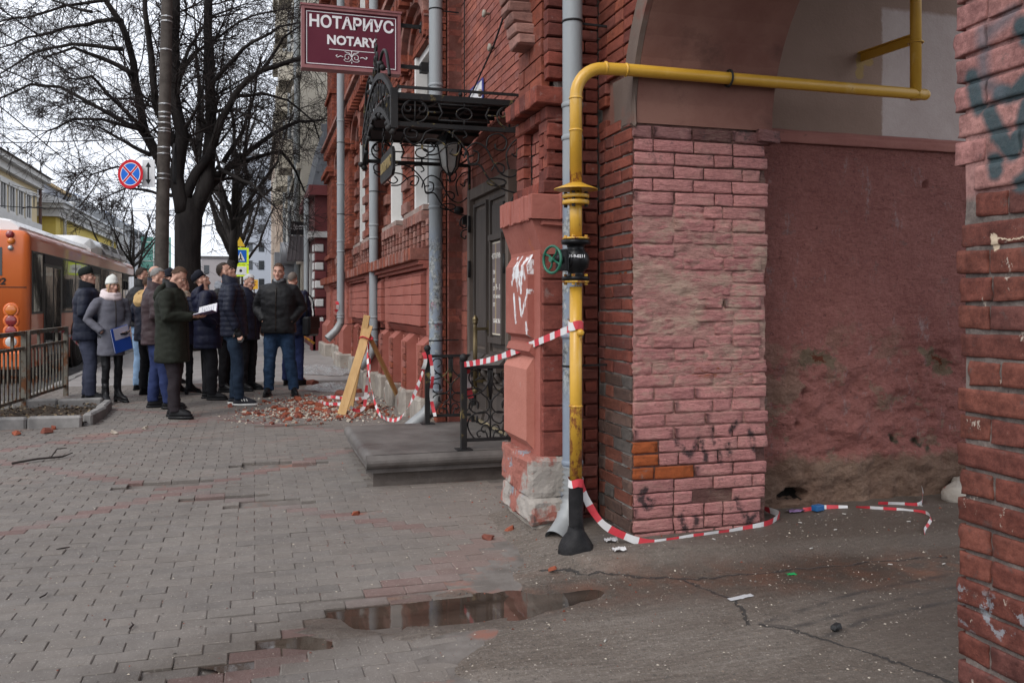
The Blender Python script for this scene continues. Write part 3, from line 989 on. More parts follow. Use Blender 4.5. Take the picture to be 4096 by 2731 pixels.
# deep body of the house, so nothing shows through from the side
body = MB(); body.box(2.602, 9.0, 6.0, 22.0, -0.3, TOP)
body.build('wall', M['mortar_red'], house)
core.build('wall', M['mortar_red'], house)

# ---- P1: the pilaster beside the gate, every course shaped
Y0, Y1 = 4.86, 5.50
FX = 1.60
EY = lambda poly, a, e, mi=0: lowm2.extr(poly, a, e, lambda u, v, t: (u, t, v), mi)
lowm2 = MB()
# mi 0 salmon, 1 pale panel, 2 scrawled panel
EY([(FX+0.02,0.42),(1.80,0.42),(1.80,1.86),(FX+0.02,1.86)], Y0+0.012, Y1-0.02)
EY([(1.801,0.0),(2.02,0.0),(2.02,2.0),(1.801,2.0)], Y0+0.09, Y1-0.02)
def cushion(z0_, z1_, mi, ya, ye, x, tp=0.06, bt=0.06):
    EY([(x, z0_+bt), (x+0.08, z0_), (x+0.08, z1_), (x+0.06, z1_), (x, z1_-tp)], ya, ye, mi)
cushion(0.45, 1.06, 1, Y0+0.12, Y1-0.03, FX-0.03, 0.09, 0.09)
cushion(1.13, 1.70, 2, Y0+0.13, Y1-0.04, FX-0.02, 0.10, 0.05)
EY([(FX+0.03,1.66),(1.80,1.66),(1.80,1.86),(FX-0.04,1.86),(FX-0.02,1.80)], Y0-0.02, Y1-0.02)
EY([(FX+0.02,1.04),(FX+0.03,1.04),(FX+0.03,1.14),(FX-0.005,1.12),(FX-0.02,1.08)], Y0+0.10, Y1-0.05)
pl = lowm2.build('pilaster', [M['salmon'], M['pale_salmon'], M['salmon_graffiti']], house)
cap = MB()
y = Y0-0.06
while y < Y1-0.06:                                          # brick-on-edge cap
    cap.obox((FX+0.075+random.uniform(-.006,.006), y+0.036, 1.935+random.uniform(-.004,.004)), (0.27, 0.068, 0.15), None, 0, 0.006, 0.004); y += 0.073
cap.obox((1.765, Y0-0.01, 1.94), (0.09, 0.12, 0.155), None, 0, 0.006, 0.004)
cap.obox((1.70, Y0+0.0, 1.845), (0.18, 0.08, 0.05), None, 0, 0.01, 0.006)
cap.build('cap', M['salmon'], pl)
st = MB()
st.obox((1.66+0.14, Y0+0.0, 0.345), (0.34, 0.16, 0.20), None, 0, 0.02, 0.012)
sp_ = []
for (cx, cy, cz, sx, sy, sz, mt) in ((1.675,5.00,0.335,0.27,0.34,0.24,'plinth'), (1.68,5.34,0.335,0.26,0.34,0.24,'plinth'), (1.672,4.98,0.15,0.27,0.33,0.15,'plinth'),
                                     (1.68,5.31,0.148,0.26,0.34,0.155,'plinth'), (1.70,5.12,0.02,0.24,0.58,0.11,'stone'), (1.72,4.87,0.0,0.16,0.1,0.11,'plinth')):
    mb = MB(); mb.obox((cx, cy, cz), (sx, sy, sz), None, 0, 0.022, 0.012)
    me_o = mb.build('stone_block', M[mt], pl)
    md = me_o.modifiers.new('s', 'SUBSURF'); md.subdivision_type = 'SIMPLE'; md.levels = 3; md.render_levels = 3
    tx = bpy.data.textures.new('rough', 'CLOUDS'); tx.noise_scale = 0.09
    dm = me_o.modifiers.new('d', 'DISPLACE'); dm.texture = tx; dm.strength = 0.03; dm.texture_coords = 'GLOBAL'
# upper pilaster: dark brick shaft with a sunk niche, cap and corbelled top
UX = 1.66
core2 = MB()
core2.box(UX+0.085, 1.80, Y0+0.052, Y1-0.06, 2.0, TOP)
core2.box(1.801, 2.1, Y0+0.115, Y1-0.06, 2.0, TOP)
core2.build('wall', M['mortar'], house)
def band_cap(z0_, h_, o, cols):
    k = Y0-o*0.5
    while k < Y1-0.12+o*0.3:
        B.brick((UX-o/2+0.07, k+0.05, z0_+h_/2), (0.14+o, 0.102, h_), tint(cols), 0.007, 0.004); k += 0.105
band_cap(2.02, 0.075, 0.03, DARKB)
wall_x(B, UX, Y0, Y0+0.16, 2.10, 2.46, DARKB, L=0.16); wall_x(B, UX, Y1-0.18, Y1-0.02, 2.10, 2.46, DARKB, L=0.16)
wall_x(B, UX+0.055, Y0+0.16, Y1-0.18, 2.10, 2.46, WALLB, L=0.15)
zz = 2.46
band_cap(2.46, 0.075, 0.01, DARKB)
band_cap(2.54, 0.105, 0.09, DARKB)
wall_x(B, UX, Y0+0.10, Y1-0.06, 2.65, 3.3, REDB, L=0.24, h=0.105)
for q in range(7):
    B.brick((UX-0.01-0.012*q, Y0+0.34+0.02*q, 3.0+0.075*q), (0.20, 0.20-0.012*q, 0.07), tint(PALEB), 0.012, 0.006)
band_cap(3.35, 0.1, 0.08, DARKB); band_cap(3.46, 0.1, 0.14, DARKB)
wall_x(B, UX, Y0, Y1, 3.6, 6.5, REDB)
B.done('brick', M['brick'], house)
lowm.build('base_course', [M['salmon'], M['stone']], house)

# ---- single bricks one can pick out: pool of worn shapes, shared by every brick of a size
POOL = {}
def brick_obj(parent, c, size, col, mat='brick', wear=0.004, chip=0.25, name='brick', worn=0.0, rz=0.0):
    key = (round(size[0], 2), round(size[1], 2), round(size[2], 3), mat, worn, random.randrange(3))
    if key not in POOL:
        mb = MB(); mb.obox((0,0,0), (round(size[0],2), round(size[1],2), round(size[2],3)), None, 0, 0.0035 if worn else 0.006, wear)
        me = mb.mesh(name, M[mat])
        if worn:
            bm = bmesh.new(); bm.from_mesh(me)
            bmesh.ops.subdivide_edges(bm, edges=[e for e in bm.edges if e.calc_length() > 0.05], cuts=5, use_grid_fill=True)
            sd = random.uniform(0, 50)
            for vtx in bm.verts:
                p = vtx.co
                q = V((p.x*20+sd, p.y*20, p.z*48-sd))
                vtx.co += V((noise.noise(q), noise.noise(q+V((31,0,0))), 0.5*noise.noise(q+V((0,17,0)))))*worn
            bm.to_mesh(me); bm.free()
            for p in me.polygons: p.use_smooth = True
        at = me.color_attributes.new('tone', 'FLOAT_COLOR', 'POINT')
        at.data.foreach_set('color', [1.0]*(4*len(me.vertices)))
        POOL[key] = me
    o = bpy.data.objects.new(name, POOL[key]); C.objects.link(o)
    o.location = V(c)-wloc(parent); o.parent = parent
    o.rotation_euler = (random.uniform(-.012,.012), random.uniform(-.012,.012), rz+random.uniform(-.015,.015))
    o.color = (*col, 1)
    return o
# camera side of the upper pilaster and of the painted one
z = 2.10; k = 0
while z < 4.0:
    h_ = 0.085
    if not (2.50 < z+h_/2 < 2.66): brick_obj(house, (UX+0.065, Y0+0.03, z+h_/2), (0.13, 0.07, h_-0.010), tint(DARKB))
    z += h_; k += 1
z = 0.46
while z < 1.64:
    x0_ = FX+0.03
    brick_obj(house, (x0_+0.085, Y0+0.02, z+0.075), (0.17, 0.06, 0.142), tint([(0.24,0.070,0.054),(0.225,0.068,0.052)], .08))
    z += 0.15
z = 0.02; k = 0                                             # plain brick set back behind the pipes
SB_ = Bricks()
while z < 5.0:
    x = 1.80
    for L in ((0.12, 0.09) if k % 2 else (0.21,)):
        SB_.brick((x+L/2, Y0+0.08+random.uniform(-.003,.003), z+0.036), (L-0.011, 0.06, 0.063), tint(DARKB), 0.006, 0.003); x += L
    z += 0.0735; k += 1
SB_.done('brick', M['brick'], house)
# ================================================================ THE GATEWAY: worn pier, arch, plastered passage wall, near pier
def pink_mat():
    b = NB('worn_pink_paint'); v = b.coord('POS')
    x, y, z = b.xyz(v)
    oc = b.n('ShaderNodeObjectInfo').outputs['Color']
    at = b.n('ShaderNodeAttribute'); at.attribute_name = 'tone'
    base = b.mix(1.0, oc, at.outputs['Color'], 'MULTIPLY')
    f = b.step(b.noise(b.mapv(v, (1,1,1.8)), 3.4, 7, 0.7), 0.3, 0.68)
    c = b.mix(f, b.mix(1.0, base, (0.78,0.74,0.755), 'MULTIPLY'), base)
    f = b.step(b.noise(b.mapv(v, (1,1,2), (7,3,1)), 40, 6, 0.8), 0.40, 0.60)
    c = b.mix(f, b.mix(1.0, c, (0.76,0.72,0.72), 'MULTIPLY'), c)
    # sand-coloured and grey wear where paint has gone
    g = b.step(b.noise(b.mapv(v, (1,1,2.2), (3,1,8)), 4.5, 9, 0.74), 0.50, 0.60)
    zz = b.math('MULTIPLY', b.step(z, 0.75, 1.0), b.step(z, 2.0, 1.7))
    c = b.mix(b.math('MULTIPLY', g, b.math('ADD', b.math('MULTIPLY', zz, 0.62), 0.16)), c, (0.52,0.38,0.295))
    g = b.step(b.noise(b.mapv(v, (1,1,1.5), (9,4,2)), 7.5, 9, 0.74), 0.60, 0.70)
    c = b.mix(b.math('MULTIPLY', g, 0.4), c, (0.22,0.175,0.155))
    g = b.step(b.noise(b.mapv(v, (1,1,1.6), (19,4,2)), 24, 7, 0.75), 0.60, 0.66)
    c = b.mix(b.math('MULTIPLY', g, 0.55), c, (0.20,0.085,0.075))
    g = b.step(b.noise(b.mapv(v, (1,1,1), (29,4,2)), 30, 5, 0.7), 0.68, 0.71)
    c = b.mix(b.math('MULTIPLY', g, 0.9), c, (0.05,0.04,0.038))
    # bare orange brick showing in the broken band
    g = b.math('MULTIPLY', b.step(b.noise(b.mapv(v, (1,1,3), (2,2,2)), 6, 9, 0.7), 0.54, 0.60), b.math('MULTIPLY', b.step(b.math('ABSOLUTE', b.math('SUBTRACT', z, 0.985)), 0.05, 0.02), b.step(x, 2.2, 2.3)))
    c = b.mix(g, c, (0.30,0.085,0.03))
    # sprayed black smudges low down
    n1 = b.math('MULTIPLY', b.math('SUBTRACT', b.noise(v, 18, 4), 0.5), 0.07)
    s = b.stroke(b.math('ADD', x, n1), b.math('ADD', z, n1), [(2.08,0.33,2.05,0.27),(2.05,0.27,2.10,0.22),(2.10,0.22,2.14,0.26),(2.14,0.26,2.10,0.28),(2.28,0.60,2.36,0.50),(2.36,0.50,2.42,0.60),(2.42,0.60,2.46,0.48),
                  (2.50,0.64,2.56,0.46),(2.60,0.56,2.62,0.46),(2.74,0.62,2.78,0.52),(2.30,0.17,2.34,0.06),(2.40,0.16,2.38,0.05),(2.66,0.25,2.74,0.10),(2.70,0.08,2.80,0.15),(2.62,0.64,2.66,0.68)], 0.017, 0.5)
    g = b.step(b.noise(b.mapv(v, off=(1,6,3)), 14, 6, 0.7), 0.40, 0.56)
    c = b.mix(b.math('MULTIPLY', b.math('MULTIPLY', s, g), 0.9), c, (0.03,0.026,0.03))
    g = b.math('MULTIPLY', b.step(b.noise(b.mapv(v, off=(11,6,3)), 9, 8, 0.75), 0.60, 0.66), b.step(z, 0.8, 0.35))
    c = b.mix(b.math('MULTIPLY', g, 0.7), c, (0.06,0.05,0.052))
    # soot under the springing
    g = b.math('MULTIPLY', b.step(b.noise(b.mapv(v, off=(21,6,3)), 8, 8, 0.75), 0.56, 0.64), b.step(z, 2.0, 2.3))
    c = b.mix(b.math('MULTIPLY', g, 0.75), c, (0.055,0.05,0.05))
    b.put(b.p.inputs['Base Color'], c)
    b.p.inputs['Roughness'].default_value = 0.68; b.p.inputs['Specular IOR Level'].default_value = 0.2
    h = b.math('ADD', b.math('MULTIPLY', b.noise(b.mapv(v, (1,1,2.4)), 30, 8, 0.75), 1.0), b.math('MULTIPLY', b.noise(b.mapv(v, (0.7,1,2.4)), 12, 7, 0.75), 2.4))
    b.l(b.bump(h, 1.0, 0.018), b.p.inputs['Normal'])
    return b.m
M['pink'] = pink_mat()
M['sootbrick'] = brick_mat('sooty_brick', (0.15,0.14,0.13), 0.75, dark=0.6)

# ---- left return of the gate: dark brick facing the street
PX0, PX1, PY, PZ1 = 2.0, 2.87, 4.41, 2.37
masonry = MB()
masonry.box(2.014, 2.5, PY+0.03, Y0+0.05, -0.15, PZ1)
masonry.build('wall', M['mortar'], house)
n = 0; z = -0.06; i = 0
while z < PZ1-0.02:
    y = PY + 0.014
    lens = [0.13, 0.25, 0.12] if i % 2 else [0.25, 0.12, 0.13]
    for L in lens:
        e = min(y+L, Y0+0.03)
        if e-y > 0.04:
            low = z < 0.95
            col = tint([(0.12,0.075,0.06),(0.17,0.062,0.042),(0.10,0.085,0.075)] if low else [(0.20,0.062,0.045),(0.235,0.07,0.048),(0.165,0.06,0.048)])
            brick_obj(house, (2.0+0.05+random.uniform(-.004,.004), (y+e)/2, z+0.036), (0.10, round(e-y-0.011,2), 0.063), col, 'sootbrick', 0.005)
        y = e
    z += 0.073; i += 1

# ---- worn pink pier
def pink_back(u, v):
    x = PX0+0.012+(PX1-PX0-0.02)*u; z = -0.12+(PZ1+0.12)*v
    worn = max(0, min(1, (z-0.85)/0.2))*max(0, min(1, (1.95-z)/0.15))
    d = 0.010-0.004*worn + (0.004+0.010*worn)*fbm((x, z*2.2, 0), 7, 4, 2) + 0.004*fbm((x, z*3, 0), 24, 3, 5)
    if x > PX1-0.12: d += 0.05*max(0, (x-PX1+0.12)/0.12)*(0.5+0.5*nz((0, 0, z), 9))
    return (x, PY+d, z)
pier = MB(); pier.grid(pink_back, 90, 230)
pier.box(PX0+0.02, PX1-0.01, PY+0.075, PY+0.42, -0.12, PZ1)
o = pier.build('wall', M['pink'], house)
o.color = (0.60, 0.335, 0.29, 1)
at = o.data.color_attributes.new('tone', 'FLOAT_COLOR', 'POINT'); at.data.foreach_set('color', [q for vv in o.data.vertices for q in ((0.30,0.27,0.27,1) if (vv.co.z > 1.93+0.1*nz(vv.co, 5) or vv.co.z < 0.62+0.15*nz(vv.co, 4)) else (1,1,1,1))])
PINK = [(0.66,0.305,0.285), (0.70,0.33,0.305), (0.62,0.285,0.27), (0.68,0.325,0.30)]
z = -0.055; i = 0
while z < PZ1-0.03:
    x = PX0 + 0.006 + random.uniform(0, 0.014)
    pat = [0.25, 0.25, 0.12, 0.25] if i % 2 else [0.12, 0.25, 0.25, 0.25]
    if random.random() < .55: random.shuffle(pat)
    if random.random() < .3: pat[random.randrange(4)] = 0.19
    end = PX1 + random.uniform(-0.028, 0.012)
    if 1.02 < z < 1.2: end -= 0.05
    for k, L in enumerate(pat):
        if k == 0 and 0.36 < z < 0.58: L = random.choice((0.10,0.13,0.16))
        e = min(x+L, end)
        if e-x < 0.05: continue
        zc = z+0.036; xc = (x+e)/2
        hole = (2.33 < xc < 2.6 and 0.27 < zc < 0.345 and L > .2) or (k == 0 and 1.49 < zc < 1.555)
        worn = 0.9 < zc < 1.95 and not (zc > 1.2 and xc > 2.62)
        dy = random.uniform(-.003, .005); wv = 0.011 if worn else 0.0045
        if worn: dy += random.uniform(-0.002, 0.010)
        if hole: dy += 0.09
        col = tint(PINK, 0.12)
        mt = 'pink'
        if hole or (k == 0 and 0.38 < zc < 0.60) or (0.37 < zc < 0.45 and 2.15 < xc < 2.35): 
            col = (0.33, 0.085, 0.028); mt = 'sootbrick' if hole or random.random() < .5 else 'brick'
        if zc > PZ1-0.09: col = tint([(0.40,0.20,0.19),(0.16,0.075,0.07)], .1)
        brick_obj(house, (xc, PY+0.05+dy, zc), (round(e-x-0.010, 2), 0.10, 0.064), col, mt, 0.003, worn=wv)
        x = e
    z += 0.0732; i += 1
# the loose header corbelling out at the top corner
brick_obj(house, (PX1-0.01, PY+0.03, PZ1-0.035), (0.14, 0.12, 0.07), (0.34,0.17,0.16), 'pink', 0.006, worn=0.008)

# ---- arch over the gateway: plastered soffit, brick front
def plaster(name, c1, c2, spots=(), bump=0.5, rough=0.85):
    return pmat(name, c1, c2, 2.2, rough=rough, bump=bump, bscale=40, bdist=0.006, spots=spots)
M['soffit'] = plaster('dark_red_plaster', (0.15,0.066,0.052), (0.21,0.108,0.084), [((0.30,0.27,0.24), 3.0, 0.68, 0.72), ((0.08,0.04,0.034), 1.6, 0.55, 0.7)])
M['brown'] = plaster('brown_plaster', (0.105,0.068,0.054), (0.135,0.09,0.072), [((0.07,0.046,0.037), 1.2, 0.55, 0.75)], 0.35)
M['grey_plaster'] = plaster('grey_plaster', (0.105,0.075,0.062), (0.145,0.108,0.09), [((0.16,0.075,0.06), 3.0, 0.56, 0.68)], 0.6)
AY0, AY1 = 2.09, PY
ac, aa = (AY0+AY1)/2, (AY1-AY0)/2
def arch_pts(rise, n=28, grow=0.0):
    return [(ac+(aa+grow)*math.cos(PI*k/n), PZ1+(rise+grow)*math.sin(PI*k/n)) for k in range(n+1)]
ar = MB()
pts = arch_pts(1.05)
for (y1_, z1_), (y2_, z2_) in zip(pts, pts[1:]):         # soffit solid, cut in voussoir-like wedges up to the wall head
    ar.extr([(y1_, z1_), (y2_, z2_), (y2_, 5.2), (y1_, 5.2)], PX0+0.03, PX1+0.02, lambda u, v, t: (t, u, v))
ar.box(PX0+0.03, PX1+0.02, PY, Y0+0.04, PZ1+0.001, 5.2)
ar.box(PX0+0.03, PX1+0.02, 0.3, AY0, PZ1+0.6, 5.2)
ar.box(PX0+0.03, 4.9, 0.3, Y0+1.2, 5.201, TOP)  # unseen mass over the gate, cut short to let sky light in behind
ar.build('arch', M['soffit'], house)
rg = MB()
p0, p1 = arch_pts(1.05, 28, 0.002), arch_pts(1.05, 28, 0.13)
for k in range(28):
    rg.extr([p0[k], p0[k+1], p1[k+1], p1[k]], PX0-0.004, PX0+0.028, lambda u, v, t: (t, u, v))
rg.obox((PX0+0.012, PY+0.12, PZ1+0.13), (0.03, 0.26, 0.30), None, 0, 0.01, 0.01)
rg.build('arch_ring', M['grey_plaster'], house)
A = Bricks()
z = PZ1+0.02; i = 0
while z < 5.2:
    zc = z+0.036
    t = (zc-PZ1)/1.18
    yin = ac+(aa+0.13)*math.sqrt(max(0, 1-t*t)) if t < 1 else ac
    y = Y0+0.04
    while y > yin:
        a = max(yin, y-(0.25 if i % 2 else 0.125)); 
        if y-a > 0.03 and not (zc < PZ1+0.28 and a < PY+0.25): A.brick((PX0+0.035, (a+y)/2, zc), (0.07, y-a-0.011, 0.063), tint(REDB+DARKB), 0.005, 0.003)
        y = a-0.0001 if a > yin else -9
        i += 1
    z += 0.073; i += 1
A.done('brick', M['brick'], house)

# ---- passage wall, plastered, with a painted ledge
def plaster_wall_mat():
    b = NB('peeling_red_plaster'); v = b.coord('POS')
    x, y, z = b.xyz(v)
    f = b.step(b.noise(v, 1.6, 7, 0.68), 0.3, 0.7)
    c = b.mix(f, (0.315,0.120,0.103), (0.43,0.180,0.155))
    n2 = b.noise(b.mapv(v, (1,1,1.3), (4,4,1)), 2.6, 9, 0.72)
    zmask = b.step(z, 1.5, 0.75)
    g = b.math('MULTIPLY', b.step(n2, 0.555, 0.572), zmask)
    c = b.mix(b.math('MULTIPLY', g, 0.75), c, (0.31,0.215,0.155))
    g = b.step(b.noise(b.mapv(v, (1,1,1.2), (14,4,1)), 5.5, 9, 0.76), 0.60, 0.63)
    c = b.mix(b.math('MULTIPLY', g, 0.42), c, (0.26,0.20,0.19))
    g = b.step(b.noise(b.mapv(v, (1.2,1,0.5), (24,4,1)), 9, 9, 0.76), 0.58, 0.66)
    c = b.mix(b.math('MULTIPLY', g, 0.6), c, (0.42,0.35,0.345))
    g = b.step(b.noise(b.mapv(v, (1,1,1), (34,4,1)), 26, 6, 0.75), 0.60, 0.68)
    c = b.mix(b.math('MULTIPLY', g, 0.7), c, (0.11,0.042,0.038))
    # paint stops above the damp base
    e = b.math('ADD', z, b.math('MULTIPLY', b.noise(v, 3.2, 7, 0.7), -0.30))
    base = b.step(e, 0.26, 0.20)
    damp = b.mix(b.step(b.noise(v, 2.4, 8, 0.7), 0.36, 0.66), (0.185,0.105,0.074), (0.33,0.225,0.165))
    c = b.mix(base, c, damp)
    # black and green dabs
    s = b.step(b.noise(b.mapv(v, (1,1,0.8), (2,9,3)), 12, 5, 0.6), 0.70, 0.74)
    c = b.mix(b.math('MULTIPLY', s, b.step(z, 1.25, 0.9)), c, (0.028,0.022,0.025))
    n1 = b.math('MULTIPLY', b.math('SUBTRACT', b.noise(v, 20, 4), 0.5), 0.06)
    s = b.stroke(b.math('ADD', x, n1), b.math('ADD', z, n1), [(4.00,0.50,4.05,0.46),(4.18,0.47,4.24,0.43),(4.30,0.40,4.31,0.40)], 0.014, 0.7)
    c = b.mix(b.math('MULTIPLY', s, 0.8), c, (0.018,0.06,0.035))
    # a hole down to brick
    n3 = b.math('MULTIPLY', b.math('SUBTRACT', b.noise(v, 9, 6, 0.75), 0.5), 0.30); n4 = b.math('MULTIPLY', b.math('SUBTRACT', b.noise(b.mapv(v, off=(5,5,5)), 9, 6, 0.75), 0.5), 0.30)
    s = b.stroke(b.math('ADD', x, n3), b.math('ADD', z, n4), [(4.30,1.02,4.45,0.94),(3.36,1.03,3.55,1.00)], 0.055, 0.15)
    c = b.mix(s, c, (0.22,0.155,0.105))
    s = b.stroke(b.math('ADD', x, n3), b.math('ADD', z, n4), [(4.38,0.985,4.43,0.965),(3.44,1.02,3.47,1.01)], 0.026, 0.1)
    c = b.mix(s, c, (0.17,0.045,0.022))
    s = b.stroke(b.math('ADD', x, n1), b.math('ADD', z, n1), [(3.18,0.165,3.31,0.16)], 0.030, 0.12)
    c = b.mix(s, c, (0.015,0.012,0.010))
    b.put(b.p.inputs['Base Color'], c)
    f = b.step(b.noise(b.mapv(v, (1,1,1.5), (7,3,1)), 34, 7, 0.8), 0.38, 0.60)
    c = b.mix(f, b.mix(1.0, c, (0.72,0.68,0.67), 'MULTIPLY'), c)
    b.put(b.p.inputs['Base Color'], c)
    b.p.inputs['Roughness'].default_value = 0.75; b.p.inputs['Specular IOR Level'].default_value = 0.2
    h = b.math('ADD', b.noise(v, 40, 8, 0.75), b.math('MULTIPLY', b.noise(b.mapv(v, (1,1,1.4)), 9, 8, 0.75), 4.0))
    b.l(b.bump(h, 1.0, 0.020), b.p.inputs['Normal'])
    return b.m
M['plasterwall'] = plaster_wall_mat()
passage = thing('passage_wall', 'peeling red plastered wall inside the gateway, with brown and beige paint above its ledge', 'wall', (4.5, 4.8, 0.0))
WY = 4.75
def wallgrid(u, v):
    x = 2.80+5.5*u; z = -0.12+2.50*v
    rough = max(0, min(1, (1.35-z)/0.5))
    d = 0.010*fbm((x, z, 0), 2.2, 3, 3) + (0.006+0.026*rough)*fbm((x, z*1.3, 0), 6, 5, 9) + 0.016*rough*abs(fbm((x, z*1.5, 3), 11, 4, 1))
    if z < 0.42: d -= 0.035*min(1, (0.42-z)/0.08)*(0.75+0.4*nz((x, z, 1), 2))
    q = ((x-4.40)/0.10)**2+((z-0.98)/0.08)**2
    if q < 1: d += 0.025
    q = ((x-3.245)/0.11)**2+((z-0.162)/0.04)**2
    if q < 1: d += 0.10
    for hx, hz in ((4.28,2.16),(4.02,0.48),(4.2,0.45),(3.35,0.80),(3.3,0.6)):
        q = ((x-hx)/0.018)**2+((z-hz)/0.03)**2
        if q < 1: d += 0.03
    return (x, WY+d, z)
mb = MB(); mb.grid(wallgrid, 330, 190)
mb.build('plaster', M['plasterwall'], passage)
mb = MB(); mb.box(2.8, 9.0, WY+0.14, WY+0.6, -0.1, 6.0)
mb.build('wall', M['mortar_red'], passage)
mb = MB()
mb.grid(lambda u, v: (2.88+5.4*u, WY-0.03+0.05*max(0, v-0.55)*2 + 0.004*nz((u*40, v*3, 0), 1), 2.385+0.085*v+0.004*nz((u*30, 2, 0), 1)), 120, 6)
mb.box(2.88, 8.28, WY-0.024, WY+0.13, 2.381, 2.45)
mb.build('ledge', plaster('ledge_paint', (0.235,0.095,0.08), (0.30,0.135,0.11), [((0.10,0.06,0.05), 6, 0.62, 0.7)]), passage)
def up_mat():
    b = NB('brown_beige_paint'); v = b.coord('POS'); x, y, z = b.xyz(v)
    f = b.step(b.noise(v, 1.5, 6, 0.65), 0.3, 0.7)
    c = b.mix(f, (0.215,0.140,0.105), (0.265,0.178,0.138))
    n = b.math('MULTIPLY', b.math('SUBTRACT', b.noise(v, 14, 7, 0.75), 0.5), 0.05)
    m = b.math('MULTIPLY', b.step(b.math('ADD', x, n), 3.955, 3.97), b.math('MULTIPLY', b.step(b.math('ADD', z, n), 3.33, 3.30), b.step(x, 5.2, 5.1)))
    be = b.mix(b.step(b.noise(v, 3, 6, 0.7), 0.35, 0.7), (0.37,0.30,0.275), (0.44,0.37,0.345))
    c = b.mix(m, c, be)
    # ochre splash round the pipe bracket
    s = b.stroke(b.math('ADD', x, b.math('MULTIPLY', n, 1.5)), b.math('ADD', z, n), [(3.80,2.99,3.80,2.94),(3.79,2.95,3.785,2.86),(3.82,2.97,3.86,2.95)], 0.03, 0.2)
    c = b.mix(s, c, (0.30,0.20,0.075))
    b.put(b.p.inputs['Base Color'], c); b.p.inputs['Roughness'].default_value = 0.85
    h = b.math('ADD', b.noise(v, 60, 7, 0.75), b.math('MULTIPLY', b.noise(v, 8, 7, 0.7), 2.5))
    b.l(b.bump(h, 0.4, 0.006), b.p.inputs['Normal'])
    return b.m
mb = MB()
mb.grid(lambda u, v: (2.86+5.45*u, WY+0.03+0.006*fbm((u*5.4, v*2, 0), 1.6, 4), 2.46+1.4*v), 120, 40)
mb.build('plaster', up_mat(), passage)
mb = MB()
mb.box(2.892, 4.9, 0.3, WY+0.14, 4.2, 4.4); mb.box(2.892, 9.0, WY+0.05, WY+0.139, 3.86, 4.2)  # unseen ceiling, ended short so more sky light reaches the passage
mb.build('vault', M['brown'], passage)

# ---- near pier on this side of the gateway
def near_mat():
    b = NB('near_pier_brick'); v = b.coord('POS'); x, y, z = b.xyz(v)
    oc = b.n('ShaderNodeObjectInfo').outputs['Color']
    at = b.n('ShaderNodeAttribute'); at.attribute_name = 'tone'
    base = b.mix(1.0, oc, at.outputs['Color'], 'MULTIPLY')
    f = b.step(b.noise(v, 11, 8, 0.78), 0.36, 0.60)
    c = b.mix(f, b.mix(1.0, base, (0.50,0.47,0.48), 'MULTIPLY'), base)
    f = b.step(b.noise(b.mapv(v, off=(3,3,1)), 48, 6, 0.8), 0.40, 0.60)
    c = b.mix(f, b.mix(1.0, c, (0.70,0.68,0.68), 'MULTIPLY'), c)
    g = b.step(b.noise(b.mapv(v, off=(5,2,9)), 16, 8, 0.75), 0.58, 0.66)
    c = b.mix(b.math('MULTIPLY', g, 0.6), c, (0.075,0.06,0.055))
    g = b.step(b.noise(v, 90, 3, 0.6), 0.70, 0.74)
    c = b.mix(b.math('MULTIPLY', g, 0.8), c, (0.04,0.03,0.03))
    # pale drips and flakes of older paint
    g = b.math('MULTIPLY', b.step(b.noise(b.mapv(v, (1,1,0.5), (8,8,4)), 17, 7, 0.7), 0.63, 0.65), b.step(z, 1.65, 1.5))
    c = b.mix(b.math('MULTIPLY', g, 0.8), c, (0.42,0.36,0.30))
    g = b.math('MULTIPLY', b.step(b.noise(b.mapv(v, off=(18,8,4)), 15, 8, 0.7), 0.55, 0.57), b.math('MULTIPLY', b.step(z, 0.56, 0.52), b.step(z, 0.40, 0.44)))
    c = b.mix(b.math('MULTIPLY', g, 0.8), c, (0.23,0.25,0.27))
    # cream blot and its string
    nb_ = b.math('MULTIPLY', b.math('SUBTRACT', b.noise(v, 70, 5, 0.7), 0.5), 0.022); yb_ = b.math('ADD', y, nb_); zb_ = b.math('ADD', z, nb_)
    s = b.stroke(yb_, zb_, [(1.957,1.550,1.950,1.525)], 0.012, 0.15)
    s2 = b.stroke(yb_, zb_, [(1.947,1.547,1.90,1.540),(1.90,1.540,1.80,1.545)], 0.0022, 0.4)
    c = b.mix(b.math('MAXIMUM', s, s2), c, (0.50,0.40,0.29))
    # sprayed teal lettering, soft at the edges
    n1 = b.math('MULTIPLY', b.math('SUBTRACT', b.noise(v, 9, 3), 0.5), 0.02)
    uy = b.math('ADD', y, n1); uz = b.math('ADD', z, n1)
    s = b.stroke(uy, uz, [(2.03,2.02,2.01,1.93),(1.972,1.907,1.947,1.852),(1.947,1.852,1.90,1.785),(1.84,1.90,1.866,1.827),(1.866,1.827,1.895,1.779),(1.93,1.95,1.905,1.94),(1.877,1.939,1.84,1.96),(1.86,2.117,1.84,2.08),(1.953,1.764,1.947,1.736),(1.866,1.693,1.84,1.71),(1.78,1.75,1.74,2.0)], 0.026, 0.35)
    c = b.mix(b.math('MULTIPLY', s, 0.92), c, (0.030,0.060,0.068))
    s = b.stroke(uy, uz, [(1.99,2.14,1.985,2.069),(1.985,2.069,1.985,1.997),(1.985,1.997,1.93,1.95),(1.99,2.12,1.89,2.16)], 0.020, 0.75)
    c = b.mix(b.math('MULTIPLY', s, 0.65), c, (0.085,0.10,0.115))
    b.put(b.p.inputs['Base Color'], c); b.p.inputs['Roughness'].default_value = 0.7; b.p.inputs['Specular IOR Level'].default_value = 0.2
    h = b.math('ADD', b.noise(v, 70, 8, 0.75), b.math('MULTIPLY', b.noise(v, 20, 7, 0.7), 1.6))
    b.l(b.bump(h, 0.65, 0.005), b.p.inputs['Normal'])
    return b.m
M['near'] = near_mat()
